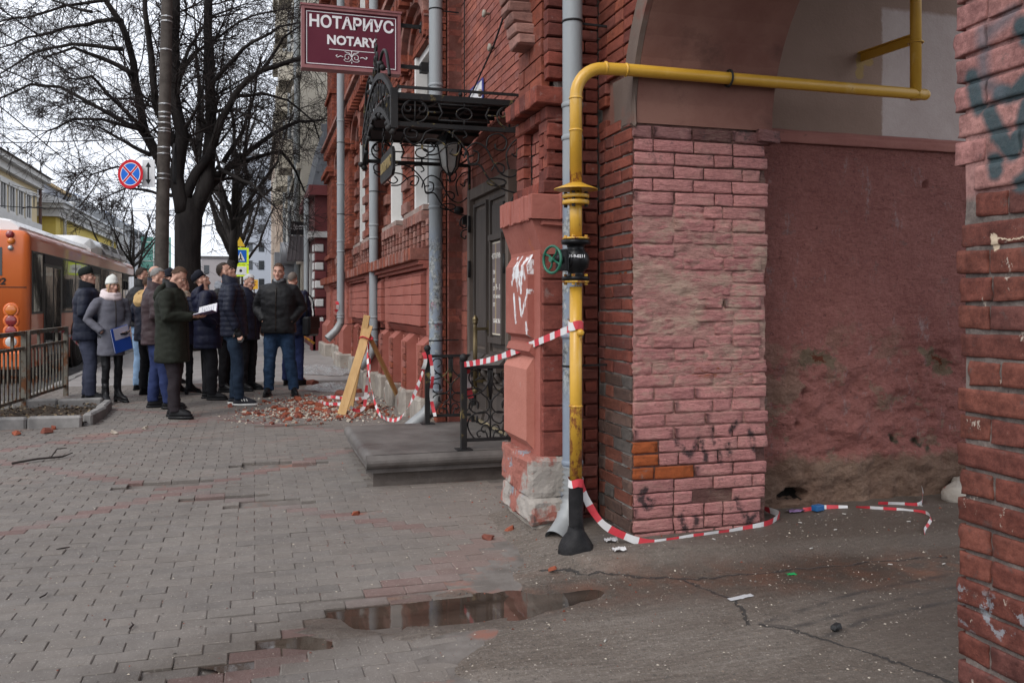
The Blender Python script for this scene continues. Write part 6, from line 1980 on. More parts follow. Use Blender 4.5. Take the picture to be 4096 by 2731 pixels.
# ---- concrete lamp pole with bands, signs, cable coil
M['pole'] = pmat('pole_concrete', (0.050,0.042,0.037), (0.088,0.076,0.067), 5, rough=0.9, bump=0.6, bscale=40, spots=[((0.20,0.18,0.16), 26, 0.68, 0.72)])
M['band'] = metal_mat('steel_band', (0.30,0.30,0.30), (0.42,0.42,0.42), [((0.12,0.07,0.05), 9, .6, .7)], 0.4, 0.7)
PX = lambda z: -1.935+0.0195*z
PYY = 19.7
pole = thing('street_pole', 'tall grey concrete street pole with steel bands and two road signs', 'pole', (-1.93, PYY, gz(0,PYY)))
m = MB(); m.tube([(PX(z), PYY, z) for z in (0.0, 2.0, 4.0, 6.0, 8.0, 10.0)], [0.150,0.142,0.132,0.122,0.112,0.102], 18); m.build('shaft', M['pole'], pole)
for z in (4.02, 4.12, 4.55, 4.68, 5.02, 5.08, 5.2, 5.32, 5.42, 5.6, 6.75, 7.35, 7.45):
    m = MB(); m.tube([(PX(z), PYY, z-0.014), (PX(z), PYY, z+0.014)], 0.155-0.0047*z+0.001*z*0+0.0, 18); m.box(PX(z)-0.02, PX(z)+0.02, PYY-0.17+0.005*z, PYY-0.135+0.005*z, z-0.018, z+0.018); m.build('band', M['band'], pole)
m = MB()
for k in range(5): m.tube([(PX(4.6)+0.20+0.008*k+0.045*math.sin(2*PI*q/20)*0.4, PYY-0.05+0.05*math.sin(2*PI*q/20), 4.35+0.42*math.cos(2*PI*q/20)) for q in range(20)], 0.011, 5, closed=True)
tag(centre(m.build('cable_coil', M['cable'])), 'coil of black cable hung on the right of the concrete pole', 'cable coil')
m = MB(); m.tube([(PX(4.5)+0.15, PYY, 4.62), (PX(4.5)+0.26, PYY-0.03, 4.62), (PX(4.5)+0.26, PYY-0.03, 4.72)], 0.012, 5); m.tube([(PX(4.5)+0.15, PYY, 3.92), (PX(4.5)+0.25, PYY-0.03, 3.92), (PX(4.5)+0.25, PYY-0.03, 4.05)], 0.012, 5)
m.tube([(PX(3)-0.14, PYY, 2.85), (PX(3)-0.18, PYY, 2.86), (PX(3)-0.30, PYY-0.02, 3.25)], 0.014, 5); m.build('hook', M['ironplain'], pole)
SB = flat('sign_blue', (0.012,0.105,0.45), 0.6, spec=0.15); SR = flat('sign_red', (0.42,0.010,0.02), 0.6, spec=0.15); SK = flat('sign_black', (0.015,0.015,0.016), 0.4); SW = flat('sign_face_white', (0.62,0.63,0.64), 0.35)
GREYB = flat('sign_back', (0.33,0.33,0.34), 0.4, 0.5)
sgn = thing('no_stopping_sign', 'round blue no stopping sign with red cross on the concrete pole', 'road sign', (-2.48, 19.55, 4.08))
a = RAD(-30); ux = V((math.cos(a), math.sin(a), 0)); uz = V((0,0,1)); nn = ux.cross(uz)
if nn.y > 0: nn = -nn
sc0 = V((-2.48, 19.55, 4.08))
def disc(m, r0, r1, off, mi, n=40, th=0.003):
    vs = []
    for (r, o) in ((r0, off), (r1, off)):
        for k in range(n): vs.append(tuple(sc0+nn*o+ux*(r*math.cos(2*PI*k/n))+uz*(r*math.sin(2*PI*k/n))))
    if r0 == 0: m.add(vs[n:], [tuple(range(n))], mi)
    else: m.add(vs, [(k, (k+1) % n, n+(k+1) % n, n+k) for k in range(n)], mi)
m = MB()
m.lathe([(0.30, -0.012), (0.30, 0.0)], sc0, 40, Matrix((ux, uz, nn)).transposed(), 3)
disc(m, 0, 0.262, 0.002, 1); disc(m, 0.262, 0.302, 0.0025, 2); disc(m, 0.225, 0.238, 0.0028, 0)
disc(m, 0.238, 0.2625, 0.0029, 2)
for s in (-1, 1):
    d = (ux*s+uz).normalized()
    for (w_, o, mi) in ((0.030, 0.0032, 0), (0.020, 0.0036, 2)):
        e = d.cross(nn).normalized()*w_
        A_, B_ = sc0-d*0.232+nn*o, sc0+d*0.232+nn*o
        m.add([tuple(A_-e), tuple(B_-e), tuple(B_+e), tuple(A_+e)], [(0,1,2,3)], mi)
m.build('face', [SW, SB, SR, GREYB], sgn)
sg2 = thing('arrow_plate', 'white plate with a black up and down arrow beside the no stopping sign', 'road sign', (-2.13, 19.55, 4.11))
m = MB(); m.obox((-2.13, 19.56, 4.11), (0.25, 0.015, 0.57), Matrix.Rotation(RAD(-8), 3, 'Z'), 0, 0.004); m.build('plate', SW, sg2)
m = MB(); yy = 19.549
def poly(m, pts, y, mi=0): m.add([(p[0], y+(p[0]+2.13)*-0.14, p[1]) for p in pts], [tuple(range(len(pts)))], mi)
cx, cz = -2.135, 4.11
poly(m, [(cx-0.016,cz-0.17),(cx+0.016,cz-0.17),(cx+0.016,cz+0.17),(cx-0.016,cz+0.17)], yy)
poly(m, [(cx-0.055,cz+0.13),(cx+0.055,cz+0.13),(cx,cz+0.24)], yy-0.0005); poly(m, [(cx-0.055,cz-0.13),(cx,cz-0.24),(cx+0.055,cz-0.13)], yy-0.0005)
m.build('arrow', SK, sg2)
m = MB(); m.beam((-2.48, 19.62, 4.25), (PX(4.25)-0.1, PYY, 4.25), 0.03, 0.03); m.beam((-2.48, 19.62, 3.92), (PX(4)-0.1, PYY, 3.92), 0.03, 0.03); m.build('sign_bracket', M['band'], pole)

# ---- overhead wires
M['wire'] = flat('wire', (0.03,0.03,0.033), 0.6)
def wire(a, b2, sag, r, label, hang=()):
    a = V(a); b2 = V(b2); N = 24
    pts = []
    for k in range(N+1):
        t = k/N; p = a.lerp(b2, t); p.z -= 4*sag*t*(1-t); pts.append(p)
    m = MB(); m.tube(pts, r, 5)
    for t in hang:
        p = pts[int(t*N)]
        m.tube([p, p+V((0,0,0.55))], [0.02, 0.035], 6); m.tube([p+V((-0.5,0,-0.04)), p+V((-0.2,0,0.06)), p+V((0,0,0)), p+V((0.2,0,0.06)), p+V((0.5,0,-0.04))], 0.03, 6)
    o = centre(m.build('overhead_wire', M['wire'])); tag(o, label, 'wire'); return o
wire((-1.9,19.7,5.3), (-8.5,6,8.6), 0.25, 0.012, 'uppermost wire running from the concrete pole to the top left')
wire((-1.9,19.7,5.15), (-10.5,7,9.2), 0.3, 0.012, 'second wire running from the concrete pole to the top left')
wire((-1.9,19.7,5.0), (-11,8,7.6), 0.3, 0.012, 'third wire from the concrete pole towards the upper left')
wire((-1.9,19.7,4.9), (-14,30,6.3), 0.2, 0.012, 'span wire from the pole across the road with two trolley hangers', (0.52, 0.72))
wire((-5.6,2,5.6), (-6.5,140,5.9), 0.5, 0.014, 'left trolley wire running along the road')
wire((-4.9,2,5.6), (-5.6,140,5.9), 0.5, 0.014, 'right trolley wire running along the road')
wire((-2.2,48,6.3), (-16,46,6.3), 0.25, 0.018, 'farther span wire over the road with hangers above the bus', (0.35, 0.6))
wire((-3,60,7.5), (-14.2,58,8.6), 0.5, 0.015, 'thin wire ending at the corner of the yellow house')

# ---- far left: yellow house, metal roofed house, grey house with scaffold
M['yplaster'] = pmat('yellow_plaster', (0.50,0.41,0.25), (0.56,0.47,0.30), 0.6, rough=0.85, bump=0.1)
M['wplaster'] = pmat('white_trim', (0.50,0.50,0.49), (0.58,0.58,0.57), 0.8, rough=0.8, bump=0.1)
M['greyroof'] = pmat('sheet_roof', (0.32,0.335,0.36), (0.44,0.455,0.48), 0.5, rough=0.4, metal=0.2, bump=0.1)
M['darkroof'] = pmat('dark_roof', (0.075,0.068,0.066), (0.13,0.12,0.115), 0.5, rough=0.7, bump=0.1)
yh = thing('yellow_house', 'two storey yellow house with white window surrounds across the road', 'house', (-17, 56, 0))
m = MB(); m.box(-24, -14.0, 40, 64.8, -0.6, 9.1); m.build('wall', M['yplaster'], yh)
for (z0, z1, o) in ((6.3, 6.75, 0.25), (9.1, 9.55, 0.35), (9.55, 9.85, 0.7), (8.55, 8.75, 0.12)):
    m = MB(); m.box(-24, -14.0+o, 40, 64.8+o, z0+.001, z1); m.build('cornice', M['wplaster'], yh)
m = MB(); m.extr([(-24.0, 9.86), (-13.1, 9.86), (-14.2, 10.35), (-24, 12.2)], 40, 65.7, lambda u, v, t: (u, t, v)); m.build('roof', M['darkroof'], yh)
for k, yy in enumerate((52.6, 54.5, 56.4, 58.35, 60.3, 62.25)):
    f = MB(); f.box(-14.0, -13.90, yy-0.72, yy+0.72, 6.78, 6.95); f.box(-14.0, -13.86, yy-0.85, yy+0.85, 8.42, 8.6)
    f.box(-14.0, -13.92, yy-0.72, yy-0.5, 6.95, 8.42); f.box(-14.0, -13.92, yy+0.5, yy+0.72, 6.95, 8.42); f.box(-14.0, -13.93, yy-0.04, yy+0.04, 6.95, 8.42)
    o = f.build('window', M['wplaster'], yh)
    p = MB(); p.box(-14.0, -13.985, yy-0.5, yy+0.5, 6.95, 8.42); p.build('pane', M['pane'], o)
m = MB(); m.tube([(-13.75, 64.9, 9.6), (-13.85, 65.0, 9.2), (-13.85, 65.0, 0)], 0.10, 8); m.build('rain_pipe', flat('brown_pipe', (0.10,0.055,0.05)), yh)
mh = thing('metal_roofed_house', 'low yellow house with grey sheet metal roof behind the bus', 'house', (-18, 82, 0))
m = MB(); m.box(-30, -13.5, 68, 96, -0.6, 7.6); m.build('wall', pmat('strong_yellow', (0.50,0.38,0.08), (0.55,0.43,0.12), 0.5), mh)
m = MB(); m.box(-30, -13.2, 67.7, 96.3, 7.6, 8.2); m.box(-30, -12.9, 67.4, 96.6, 8.2, 8.5); m.build('cornice', M['wplaster'], mh)
m = MB()
for k in range(56): m.box(-13.35, -12.95, 67.9+k*0.5, 68.1+k*0.5, 7.98, 8.195)
m.build('dentils', M['wplaster'], mh, 'stuff')
m = MB(); m.extr([(-12.7, 8.5), (-12.7, 8.62), (-20.5, 11.6), (-31, 8.6), (-31, 8.5)], 67.2, 96.8, lambda u, v, t: (u, t, v)); m.build('roof', M['greyroof'], mh)
m = MB()
for k in range(38): m.beam((-12.75, 67.5+k*0.78, 8.66), (-20.3, 67.5+k*0.78, 11.56), 0.05, 0.06)
m.build('roof_seam', M['greyroof'], mh, 'stuff')
m = MB(); m.box(-19.0, -17.6, 76, 77.6, 9.8, 12.4); m.box(-19.1, -17.5, 75.9, 77.7, 12.4, 12.6); m.build('chimney', pmat('chimney_brick', (0.40,0.34,0.25), (0.46,0.40,0.31), 1), mh)
m = MB(); m.box(-26, -18, 86, 96, 9.5, 12.2); m.build('attic_wall', pmat('grey_attic', (0.30,0.31,0.34), (0.34,0.35,0.38), 0.6), mh)
m = MB(); m.box(-26.3, -17.7, 85.7, 96.3, 12.2, 12.45); m.build('attic_edge', flat('ochre_edge', (0.42,0.28,0.12)), mh)
for yy in (70.0, 92.0, 95.0):
    m = MB(); m.tube([(-12.8, yy, 8.5), (-12.9, yy, 8.2), (-13.3, yy, 7.5), (-13.3, yy, 0)], 0.12, 8); m.lathe([(0.12,0),(0.26,0.4),(0.26,0.5)], (-12.8, yy, 8.4), 8); m.build('rain_pipe', M['wplaster'], mh)
gh = thing('grey_house', 'long grey house under repair with blue sheeting on its roof', 'house', (-15, 118, 0))
m = MB(); m.box(-32, -12.8, 99, 140, -0.6, 9.2); m.build('wall', pmat('pale_wall', (0.42,0.43,0.44), (0.48,0.49,0.50), 0.4), gh)
m = MB(); m.extr([(-12.2, 9.2), (-12.2, 9.4), (-22, 15.0), (-33, 9.3), (-33, 9.2)], 98.5, 141, lambda u, v, t: (u, t, v)); m.build('roof', pmat('slate_grey_roof', (0.20,0.215,0.235), (0.27,0.285,0.30), 0.5), gh)
m = MB(); m.grid(lambda u, v: (-12.3-9*u, 112+14*v, 9.5+5.6*u+0.2*nz((u*5, v*5, 0), 1)), 8, 12); m.build('blue_sheeting', flat('blue_tarp', (0.10,0.20,0.42)), gh)
for k in range(7):
    f = MB(); f.box(-12.8, -12.7, 102+k*5.2, 103.6+k*5.2, 5.2, 7.6); o = f.build('window', M['wplaster'], gh); p = MB(); p.box(-12.75, -12.69, 102.2+k*5.2, 103.4+k*5.2, 5.4, 7.4); p.build('pane', M['pane'], o)
sn = thing('scaffold', 'scaffold wrapped in pale teal netting up the street', 'scaffold', (-10, 86, 0))
m = MB(); m.grid(lambda u, v: (-11.6+3.0*u, 99.5+0.2*nz((u*6, v*6, 0), 1), 0+8.6*v), 10, 12); m.build('netting', pmat('teal_net', (0.12,0.34,0.30), (0.20,0.42,0.37), 2), sn)
m = MB()
for x in (-11.8,-10.3,-8.8): m.tube([(x,99.2,-.3),(x,99.2,9.4)], 0.06, 5)
for z in (2,4,6,8): m.tube([(-11.8,99.15,z),(-8.6,99.15,z)], 0.06, 5)
m.build('poles', M['band'], sn)
# far end of the street: pale hazy blocks
for (nm, lb, x0, x1, y0, y1, h, c) in (('tower_block', 'pale grey tower block closing the far end of the street', -3.6, 2.6, 150, 160, 26, (0.36,0.38,0.42)), ('apartment_block', 'far low brownish block at the very end of the street', -9.5, -4.5, 170, 180, 10, (0.34,0.31,0.31)),
                                       ('apartment_block', 'narrow brick and grey building beyond the tall cream house', 1.15, 9, 50, 66, 10.5, (0.40,0.32,0.26))):
    t = thing(nm, lb, 'building', ((x0+x1)/2, y0, 0))
    m = MB(); m.box(x0, x1, y0, y1, -0.6, h); m.build('wall', pmat('far_wall', c, tuple(q*1.1 for q in c), 0.3), t)
    nx = max(2, int((x1-x0)/2)); 
    for i in range(nx):
        for k in range(int(h/3)):
            xa = x0+0.5+i*(x1-x0-0.6)/nx
            f = MB(); f.box(xa, xa+0.9, y0-0.06, y0-0.01, 1.2+k*3, 2.7+k*3); f.build('window', M['pane'], t)
    m = MB(); m.box(x0-0.2, x1+0.2, y0-0.2, y1+0.2, h, h+0.4); m.build('roof', M['darkroof'], t)

# ---- right side beyond the brick house: burgundy house, cream apartment house
M['burg'] = pmat('burgundy_paint', (0.095,0.014,0.016), (0.13,0.024,0.025), 2, rough=0.6, bump=0.3, bscale=20)
M['slate'] = pmat('slate_scales', (0.085,0.095,0.11), (0.13,0.14,0.16), 3, rough=0.6)
bh = thing('burgundy_house', 'dark burgundy house with white quoins and slate roof past the brick building', 'house', (1.7, 24, 0))
m = MB(); m.box(1.45, 9, 22.3, 27.0, -0.3, 4.1); m.build('wall', M['burg'], bh)
for k in range(9):
    m = MB(); m.obox((1.60 if k % 2 else 1.56, 22.27, 0.95+k*0.23), (0.30 if k % 2 else 0.22, 0.06, 0.19), None, 0, 0.02); m.build('quoin', M['wplaster'] if k % 2 == 0 else M['burg'], bh)
    m = MB(); m.obox((1.43, 22.5, 0.95+k*0.23), (0.06, 0.36 if k % 2 else 0.26, 0.19), None, 0, 0.02); m.build('quoin', M['wplaster'], bh)
m = MB(); m.box(1.30, 3, 22.15, 27, 3.05, 3.2); m.build('band', M['wplaster'], bh)
m = MB(); m.box(1.30, 3, 22.1, 27.1, 4.1, 4.35); m.build('cornice', M['burg'], bh)
m = MB(); m.extr([(1.38,4.351),(9,4.351),(9,6.0),(1.75,6.0)], 22.2, 27, lambda u, v, t: (u, t, v)); m.build('roof', M['slate'], bh)
m = MB()
for i in range(9):
    for k in range(5):
        m.obox((1.52+k*0.17+(0.08 if i % 2 else 0)+0.02*i, 22.185-0.01, 4.44+i*0.17), (0.165, 0.02, 0.19), None, 0, 0.006)
m.build('slate', M['slate'], bh)
m = MB(); m.box(1.36, 1.46, 22.2, 22.9, -0.1, 0.95); m.box(1.40, 1.9, 22.2, 22.3, -0.1, 0.95); m.build('base', M['burg'], bh)
for yy in (23.6, 25.4):
    f = MB(); f.box(1.38, 1.46, yy-0.5, yy+0.5, 1.0, 2.7); o = f.build('window', M['wplaster'], bh); p = MB(); p.box(1.41, 1.455, yy-0.4, yy+0.4, 1.1, 2.6); p.build('pane', M['pane'], o)
m = MB(); m.tube([(1.28, 22.9, 4.1), (1.28, 22.9, 1.6), (1.15, 22.85, 1.45), (1.15, 22.85, 0.3)], 0.07, 8); m.build('rain_pipe', M['grey_pipe'], bh)
cn = thing('shop_canopy', 'dark ribbed metal canopy over the shop door of the burgundy house', 'canopy', (1.1, 23.4, 2.5))
m = MB(); m.add([(0.93,24.4,3.25),(1.44,24.4,3.25),(1.40,23.2,2.52),(0.80,23.2,2.52),(0.93,24.4,3.22),(1.44,24.4,3.22),(1.40,23.2,2.49),(0.80,23.2,2.49)], [(0,1,2,3),(7,6,5,4),(3,2,6,7),(0,3,7,4),(1,5,6,2)])
m.build('sheet', flat('brown_sheet', (0.055,0.045,0.048), 0.4), cn)
m = MB()
for k in range(7):
    t = k/6; m.beam((0.93+0.51*t, 24.4, 3.26), (0.80+0.60*t, 23.2, 2.53), 0.02, 0.025)
m.build('rib', flat('brown_rib', (0.075,0.06,0.062), 0.4), cn)
cn2 = thing('small_canopy', 'small grey rounded canopy farther along than the ribbed one', 'canopy', (0.9, 28, 2.9))
m = MB(); m.tube([(0.75, 27.6, 2.95), (1.3, 27.6, 2.95)], 0.34, 14); m.box(0.6, 1.3, 27.9, 29.5, 2.2, 3.0); m.build('shell', flat('grey_shell', (0.22,0.225,0.24), 0.4), cn2)
sh = thing('shop_sign', 'small black shop sign with white lettering hanging above the ribbed canopy', 'sign', (1.2, 25.5, 3.4))
m = MB(); m.box(0.98, 1.50, 25.5, 25.56, 3.36, 3.74); m.build('board', SK, sh)
m = MB(); add_text(m, 'Цветы', 0.20, (1.24, 25.497, 3.58), (1,0,0), (0,0,1), 0, 0.001, 0.004, 'CENTER', 0.85); m.build('lettering', M['signwhite'], sh)
M['cream'] = pmat('cream_stucco', (0.42,0.385,0.32), (0.50,0.465,0.40), 0.8, rough=0.85, bump=0.2, spots=[((0.33,0.30,0.26), 0.9, .56, .7)])
ch = thing('cream_apartment_house', 'tall cream stuccoed apartment house with bay balconies behind the burgundy house', 'building', (1.6, 35, 0))
m = MB(); m.box(1.35, 10, 27.02, 42, -0.3, 19); m.build('wall', M['cream'], ch)
for k in range(6):
    z = 2.6+k*2.9
    m = MB(); m.box(1.22, 1.36, 27.0, 42.2, z, z+0.16); m.build('string_course', M['cream'], ch)
for i in range(6):
    yy = 28.2+i*2.35
    for k in range(6):
        z = 3.3+k*2.9
        f = MB(); f.box(1.28, 1.36, yy-0.62, yy-0.5, z, z+1.7); f.box(1.28, 1.36, yy+0.5, yy+0.62, z, z+1.7); f.box(1.25, 1.36, yy-0.66, yy+0.66, z+1.7, z+1.85); f.box(1.22, 1.36, yy-0.66, yy+0.66, z-0.1, z)
        o = f.build('window', M['wplaster'], ch)
        p = MB(); p.box(1.335, 1.349, yy-0.5, yy+0.5, z, z+1.7); p.build('pane', M['pane'], o)
for i in (1, 3, 5):
    yy = 28.2+i*2.35
    for k in range(1, 5):
        z = 3.0+k*2.9
        m = MB(); m.box(0.78, 1.22, yy-0.9, yy+0.9, z, z+0.12); m.box(0.78, 0.84, yy-0.9, yy+0.9, z+0.121, z+0.95); m.box(0.84, 1.22, yy-0.9, yy-0.84, z+0.121, z+0.95); m.build('balcony', M['cream'], ch)
for yy in (27.5, 33.0, 38.5):
    m = MB(); m.tube([(1.25, yy, 18.5), (1.25, yy, 0.3)], 0.09, 8); m.build('rain_pipe', M['grey_pipe'], ch)

# ---- crossing sign and yellow notice
cs = thing('crossing_sign', 'pedestrian crossing sign in a fluorescent yellow border up the pavement', 'road sign', (-0.85, 38, 0.3))
YG = flat('fluorescent_yellow', (0.62,0.80,0.02), 0.4)
m = MB(); m.box(-1.15, -0.50, 37.98, 38.0, 3.05, 3.75, 0); m.box(-1.06, -0.59, 37.97, 37.979, 3.14, 3.66, 1); m.add([(-1.0,37.965,3.2),(-0.65,37.965,3.2),(-0.825,37.965,3.58)], [(0,1,2)], 2)
m.box(-0.85,-0.80,37.955,37.96,3.26,3.44, 3); m.ell((-0.825,37.958,3.47),(0.03,0.003,0.03),None,8,6,3); m.box(-0.90,-0.86,37.955,37.96,3.22,3.30,3); m.box(-0.80,-0.76,37.955,37.96,3.22,3.30,3)
m.box(-1.15, -0.50, 37.98, 38.0, 2.55, 3.03, 0); m.box(-1.06, -0.59, 37.97, 37.979, 2.62, 2.96, 2); m.ell((-0.82,37.965,2.79),(0.06,0.004,0.06),None,10,6,3)
m.build('face', [YG, SB, SW, SK], cs)
m = MB(); m.add([(-1.05,37.99,3.8),(-0.65,37.99,3.8),(-0.85,37.99,4.2)], [(0,1,2)]); m.build('warning_plate', flat('amber_plate', (0.60,0.38,0.03), 0.4), cs)
m = MB(); m.tube([(-0.82, 38.05, 0.2), (-0.82, 38.05, 4.1)], 0.035, 8); m.build('post', M['band'], cs)
for o_ in list(C.objects):
    if o_ == cs: o_.location.x += 0.26
yn = thing('yellow_notice', 'bright yellow notice sheet on a thin post behind the elderly man', 'notice', (-0.02, 17.3, 0.2))
m = MB(); m.box(-0.09, 0.06, 17.28, 17.30, 1.66, 1.84); m.build('sheet', flat('yellow_sheet', (0.68,0.38,0.02), 0.5), yn)
m = MB(); m.box(-0.06, 0.03, 17.277, 17.279, 1.79, 1.805); m.box(-0.06, 0.02, 17.277, 17.279, 1.75, 1.757); m.box(-0.06, 0.03, 17.277, 17.279, 1.735, 1.742); m.build('print', flat('red_print', (0.35,0.08,0.02)), yn)
m = MB(); m.tube([(-0.015, 17.32, 0.15), (-0.015, 17.32, 1.82)], 0.018, 8); m.build('post', M['band'], yn)

# ---- the orange bus
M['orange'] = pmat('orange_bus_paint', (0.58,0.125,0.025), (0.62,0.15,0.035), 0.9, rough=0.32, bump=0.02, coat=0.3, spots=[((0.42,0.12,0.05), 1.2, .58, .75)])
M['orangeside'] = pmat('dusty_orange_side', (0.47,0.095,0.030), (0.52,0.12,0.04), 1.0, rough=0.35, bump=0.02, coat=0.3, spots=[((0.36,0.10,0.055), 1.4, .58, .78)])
M['buswhite'] = pmat('bus_roof_white', (0.66,0.66,0.66), (0.74,0.74,0.73), 0.8, rough=0.35, bump=0.02, coat=0.3)
M['busglass'] = glass('bus_glass', (0.012,0.013,0.015), 0.05)
M['rubber'] = pmat('rubber', (0.012,0.012,0.012), (0.022,0.021,0.02), 6, rough=0.7)
M['blackframe'] = flat('black_frame', (0.016,0.016,0.017), 0.4)
BX, BY0, BY1, BZ = -3.70, 16.6, 30.2, -0.02
bus = thing('city_bus', 'orange low floor city bus with white roof tanks standing at the kerb', 'bus', (-4.95, 23, BZ))
BW = 2.5; HT = 2.65
def bus_sec(y, ins=0.0, z0=0.28):
    """rounded cross-section of the body"""
    x1, x0 = BX-ins, BX-BW+ins; r = 0.16
    pts = [(x0, z0), (x1, z0)]
    for k in range(6):
        a = PI/2*k/5; pts.append((x1-r+r*math.cos(a), HT-ins-r+r*math.sin(a)))
    for k in range(6):
        a = PI/2+PI/2*k/5; pts.append((x0+r+r*math.cos(a), HT-ins-r+r*math.sin(a)))
    return [V((px, y, pz)) for px, pz in pts]
m = MB()
m.loft([bus_sec(BY0, 0.14), bus_sec(BY0+0.015, 0.06), bus_sec(BY0+0.05, 0.02), bus_sec(BY0+0.12, 0.0)], 0, True)
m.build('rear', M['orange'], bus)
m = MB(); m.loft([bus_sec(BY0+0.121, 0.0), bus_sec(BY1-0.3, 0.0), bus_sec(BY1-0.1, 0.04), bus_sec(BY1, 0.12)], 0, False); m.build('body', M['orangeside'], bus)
m = MB(); m.box(BX-0.02, BX+0.004, BY0+0.13, BY1-0.1, 1.20, 2.30); m.build('window_band', M['blackframe'], bus)
def glassp(y0, y1, z0, z1, mat='busglass', x=BX+0.008):
    m = MB(); m.box(BX-0.01, x, y0, y1, z0, z1); m.build('window', M[mat], bus)
wins = [(16.85,17.5),(19.25,20.5),(20.6,21.9),(23.7,24.9),(25.0,26.3),(26.4,27.3),(28.7,29.9)]
for (a, e) in wins: glassp(a, e, 1.24, 2.26)
for (a, e) in ((17.62,19.1),(22.05,23.55),(27.4,28.6)):
    d = MB(); d.box(BX-0.01, BX+0.010, a, e, 0.30, 2.30); dd = d.build('door', M['blackframe'], bus)
    d = MB(); d.box(BX-0.01, BX+0.025, a+0.03, e-0.03, 2.12, 2.28); d.build('header', flat('grey_header', (0.045,0.046,0.048)), dd)
    mid = (a+e)/2
    for (p, q) in ((a+0.10, mid-0.06), (mid+0.06, e-0.10)):
        d = MB(); d.box(BX-0.005, BX+0.016, p, q, 0.42, 2.06); d.build('pane', M['busglass'], dd)
for yc in (20.6, 28.0):
    w_ = MB(); w_.lathe([(0.62, 0), (0.62, 0.012)], (BX-0.004, yc, 0.46), 28, Matrix.Rotation(RAD(90), 3, 'Y')); wa = w_.build('wheel_arch', M['rubber'], bus)
    w_ = MB(); w_.lathe([(0.28,0.0),(0.46,0.0),(0.49,0.03),(0.49,0.22),(0.46,0.26),(0.28,0.26)], (BX-0.22, yc, 0.47), 28, Matrix.Rotation(RAD(90), 3, 'Y')); wh = w_.build('wheel', M['rubber'], bus)
    w_ = MB(); w_.lathe([(0.27,0.20),(0.28,0.262),(0.25,0.25),(0.20,0.19),(0.11,0.18),(0.10,0.25),(0.03,0.26)], (BX-0.22, yc, 0.47), 28, Matrix.Rotation(RAD(90), 3, 'Y')); w_.build('rim', M['band'], wh)
m = MB(); m.box(BX-0.3, BX-0.02, BY0+0.2, BY1-0.2, 0.12, 0.281); m.build('skirt', M['blackframe'], bus)
# rear face
RYf = BY0-0.004
m = MB(); m.box(BX-2.1, BX-0.42, RYf-0.004, RYf+0.05, 1.86, 2.34); m.build('rear_window', M['busglass'], bus)
m = MB()
for z in (1.66, 0.60): m.box(BX-BW+0.05, BX-0.05, RYf-0.001, RYf+0.06, z-0.008, z+0.008)
m.build('seam', M['blackframe'], bus)
m = MB(); add_text(m, '292', 0.16, (BX-0.50, RYf-0.004, 1.755), (1,0,0), (0,0,1), 0, 0.002, 0.004, 'CENTER', 1.1, 0.2); m.build('number', M['blackframe'], bus)
LR = flat('red_lens', (0.20,0.018,0.02), 0.15, coat=0.5); LO = flat('amber_lens', (0.50,0.13,0.01), 0.15, coat=0.5); LW = flat('clear_lens', (0.45,0.45,0.44), 0.15, coat=0.5)
RX = Matrix.Rotation(RAD(90), 3, 'X')
for (xx, z, r, mt) in ((-0.28,1.27,0.09,LO),(-0.28,1.09,0.09,LR),(-0.28,0.91,0.09,LR),(-0.28,0.73,0.09,LW)):
    m = MB(); m.lathe([(r+0.045, -0.03), (r+0.04, 0.02), (r+0.015, 0.035)], (BX+xx, RYf+0.02, z), 20, RX); h_ = m.build('lamp_housing', M['orange'], bus)
    m = MB(); m.lathe([(r, 0), (r, 0.035), (r*0.8, 0.045), (0.01, 0.048)], (BX+xx, RYf+0.018, z), 20, RX); m.build('tail_light', mt, bus)
for (xx, z, r, mt) in ((-0.30,2.56,0.065,LR),(-0.28,2.45,0.06,LO),(-0.29,2.33,0.045,M['band'])):
    m = MB(); m.lathe([(r, 0), (r, 0.03), (r*0.7, 0.05), (0.01, 0.055)], (BX+xx, RYf+0.016, z), 18, RX); m.build('marker_light', mt, bus)
for (z0, z1) in ((2.42,2.56),):
    for k in range(4): 
        m = MB(); m.box(BX-1.6, BX-0.52, RYf-0.004, RYf+0.03, z0+0.01+k*0.038, z0+0.03+k*0.038); m.build('vent', M['blackframe'], bus)
for z in (1.42, 1.18, 1.04, 0.90, 0.76):
    m = MB(); m.box(BX-0.80, BX-0.50, RYf-0.003, RYf+0.03, z, z+0.075); m.build('grille', flat('dark_grille', (0.05,0.03,0.025)), bus)
m = MB(); m.obox((BX-1.25, BY0+0.03, 0.42), (2.46, 0.2, 0.32), None, 0, 0.05); m.build('bumper', M['orange'], bus)
m = MB(); m.beam((BX+0.0, BY1-0.15, 2.30), (BX+0.28, BY1+0.1, 2.28), 0.05, 0.05); m.obox((BX+0.32, BY1+0.1, 2.05), (0.2, 0.12, 0.42), None, 0, 0.04); m.build('mirror', M['blackframe'], bus)
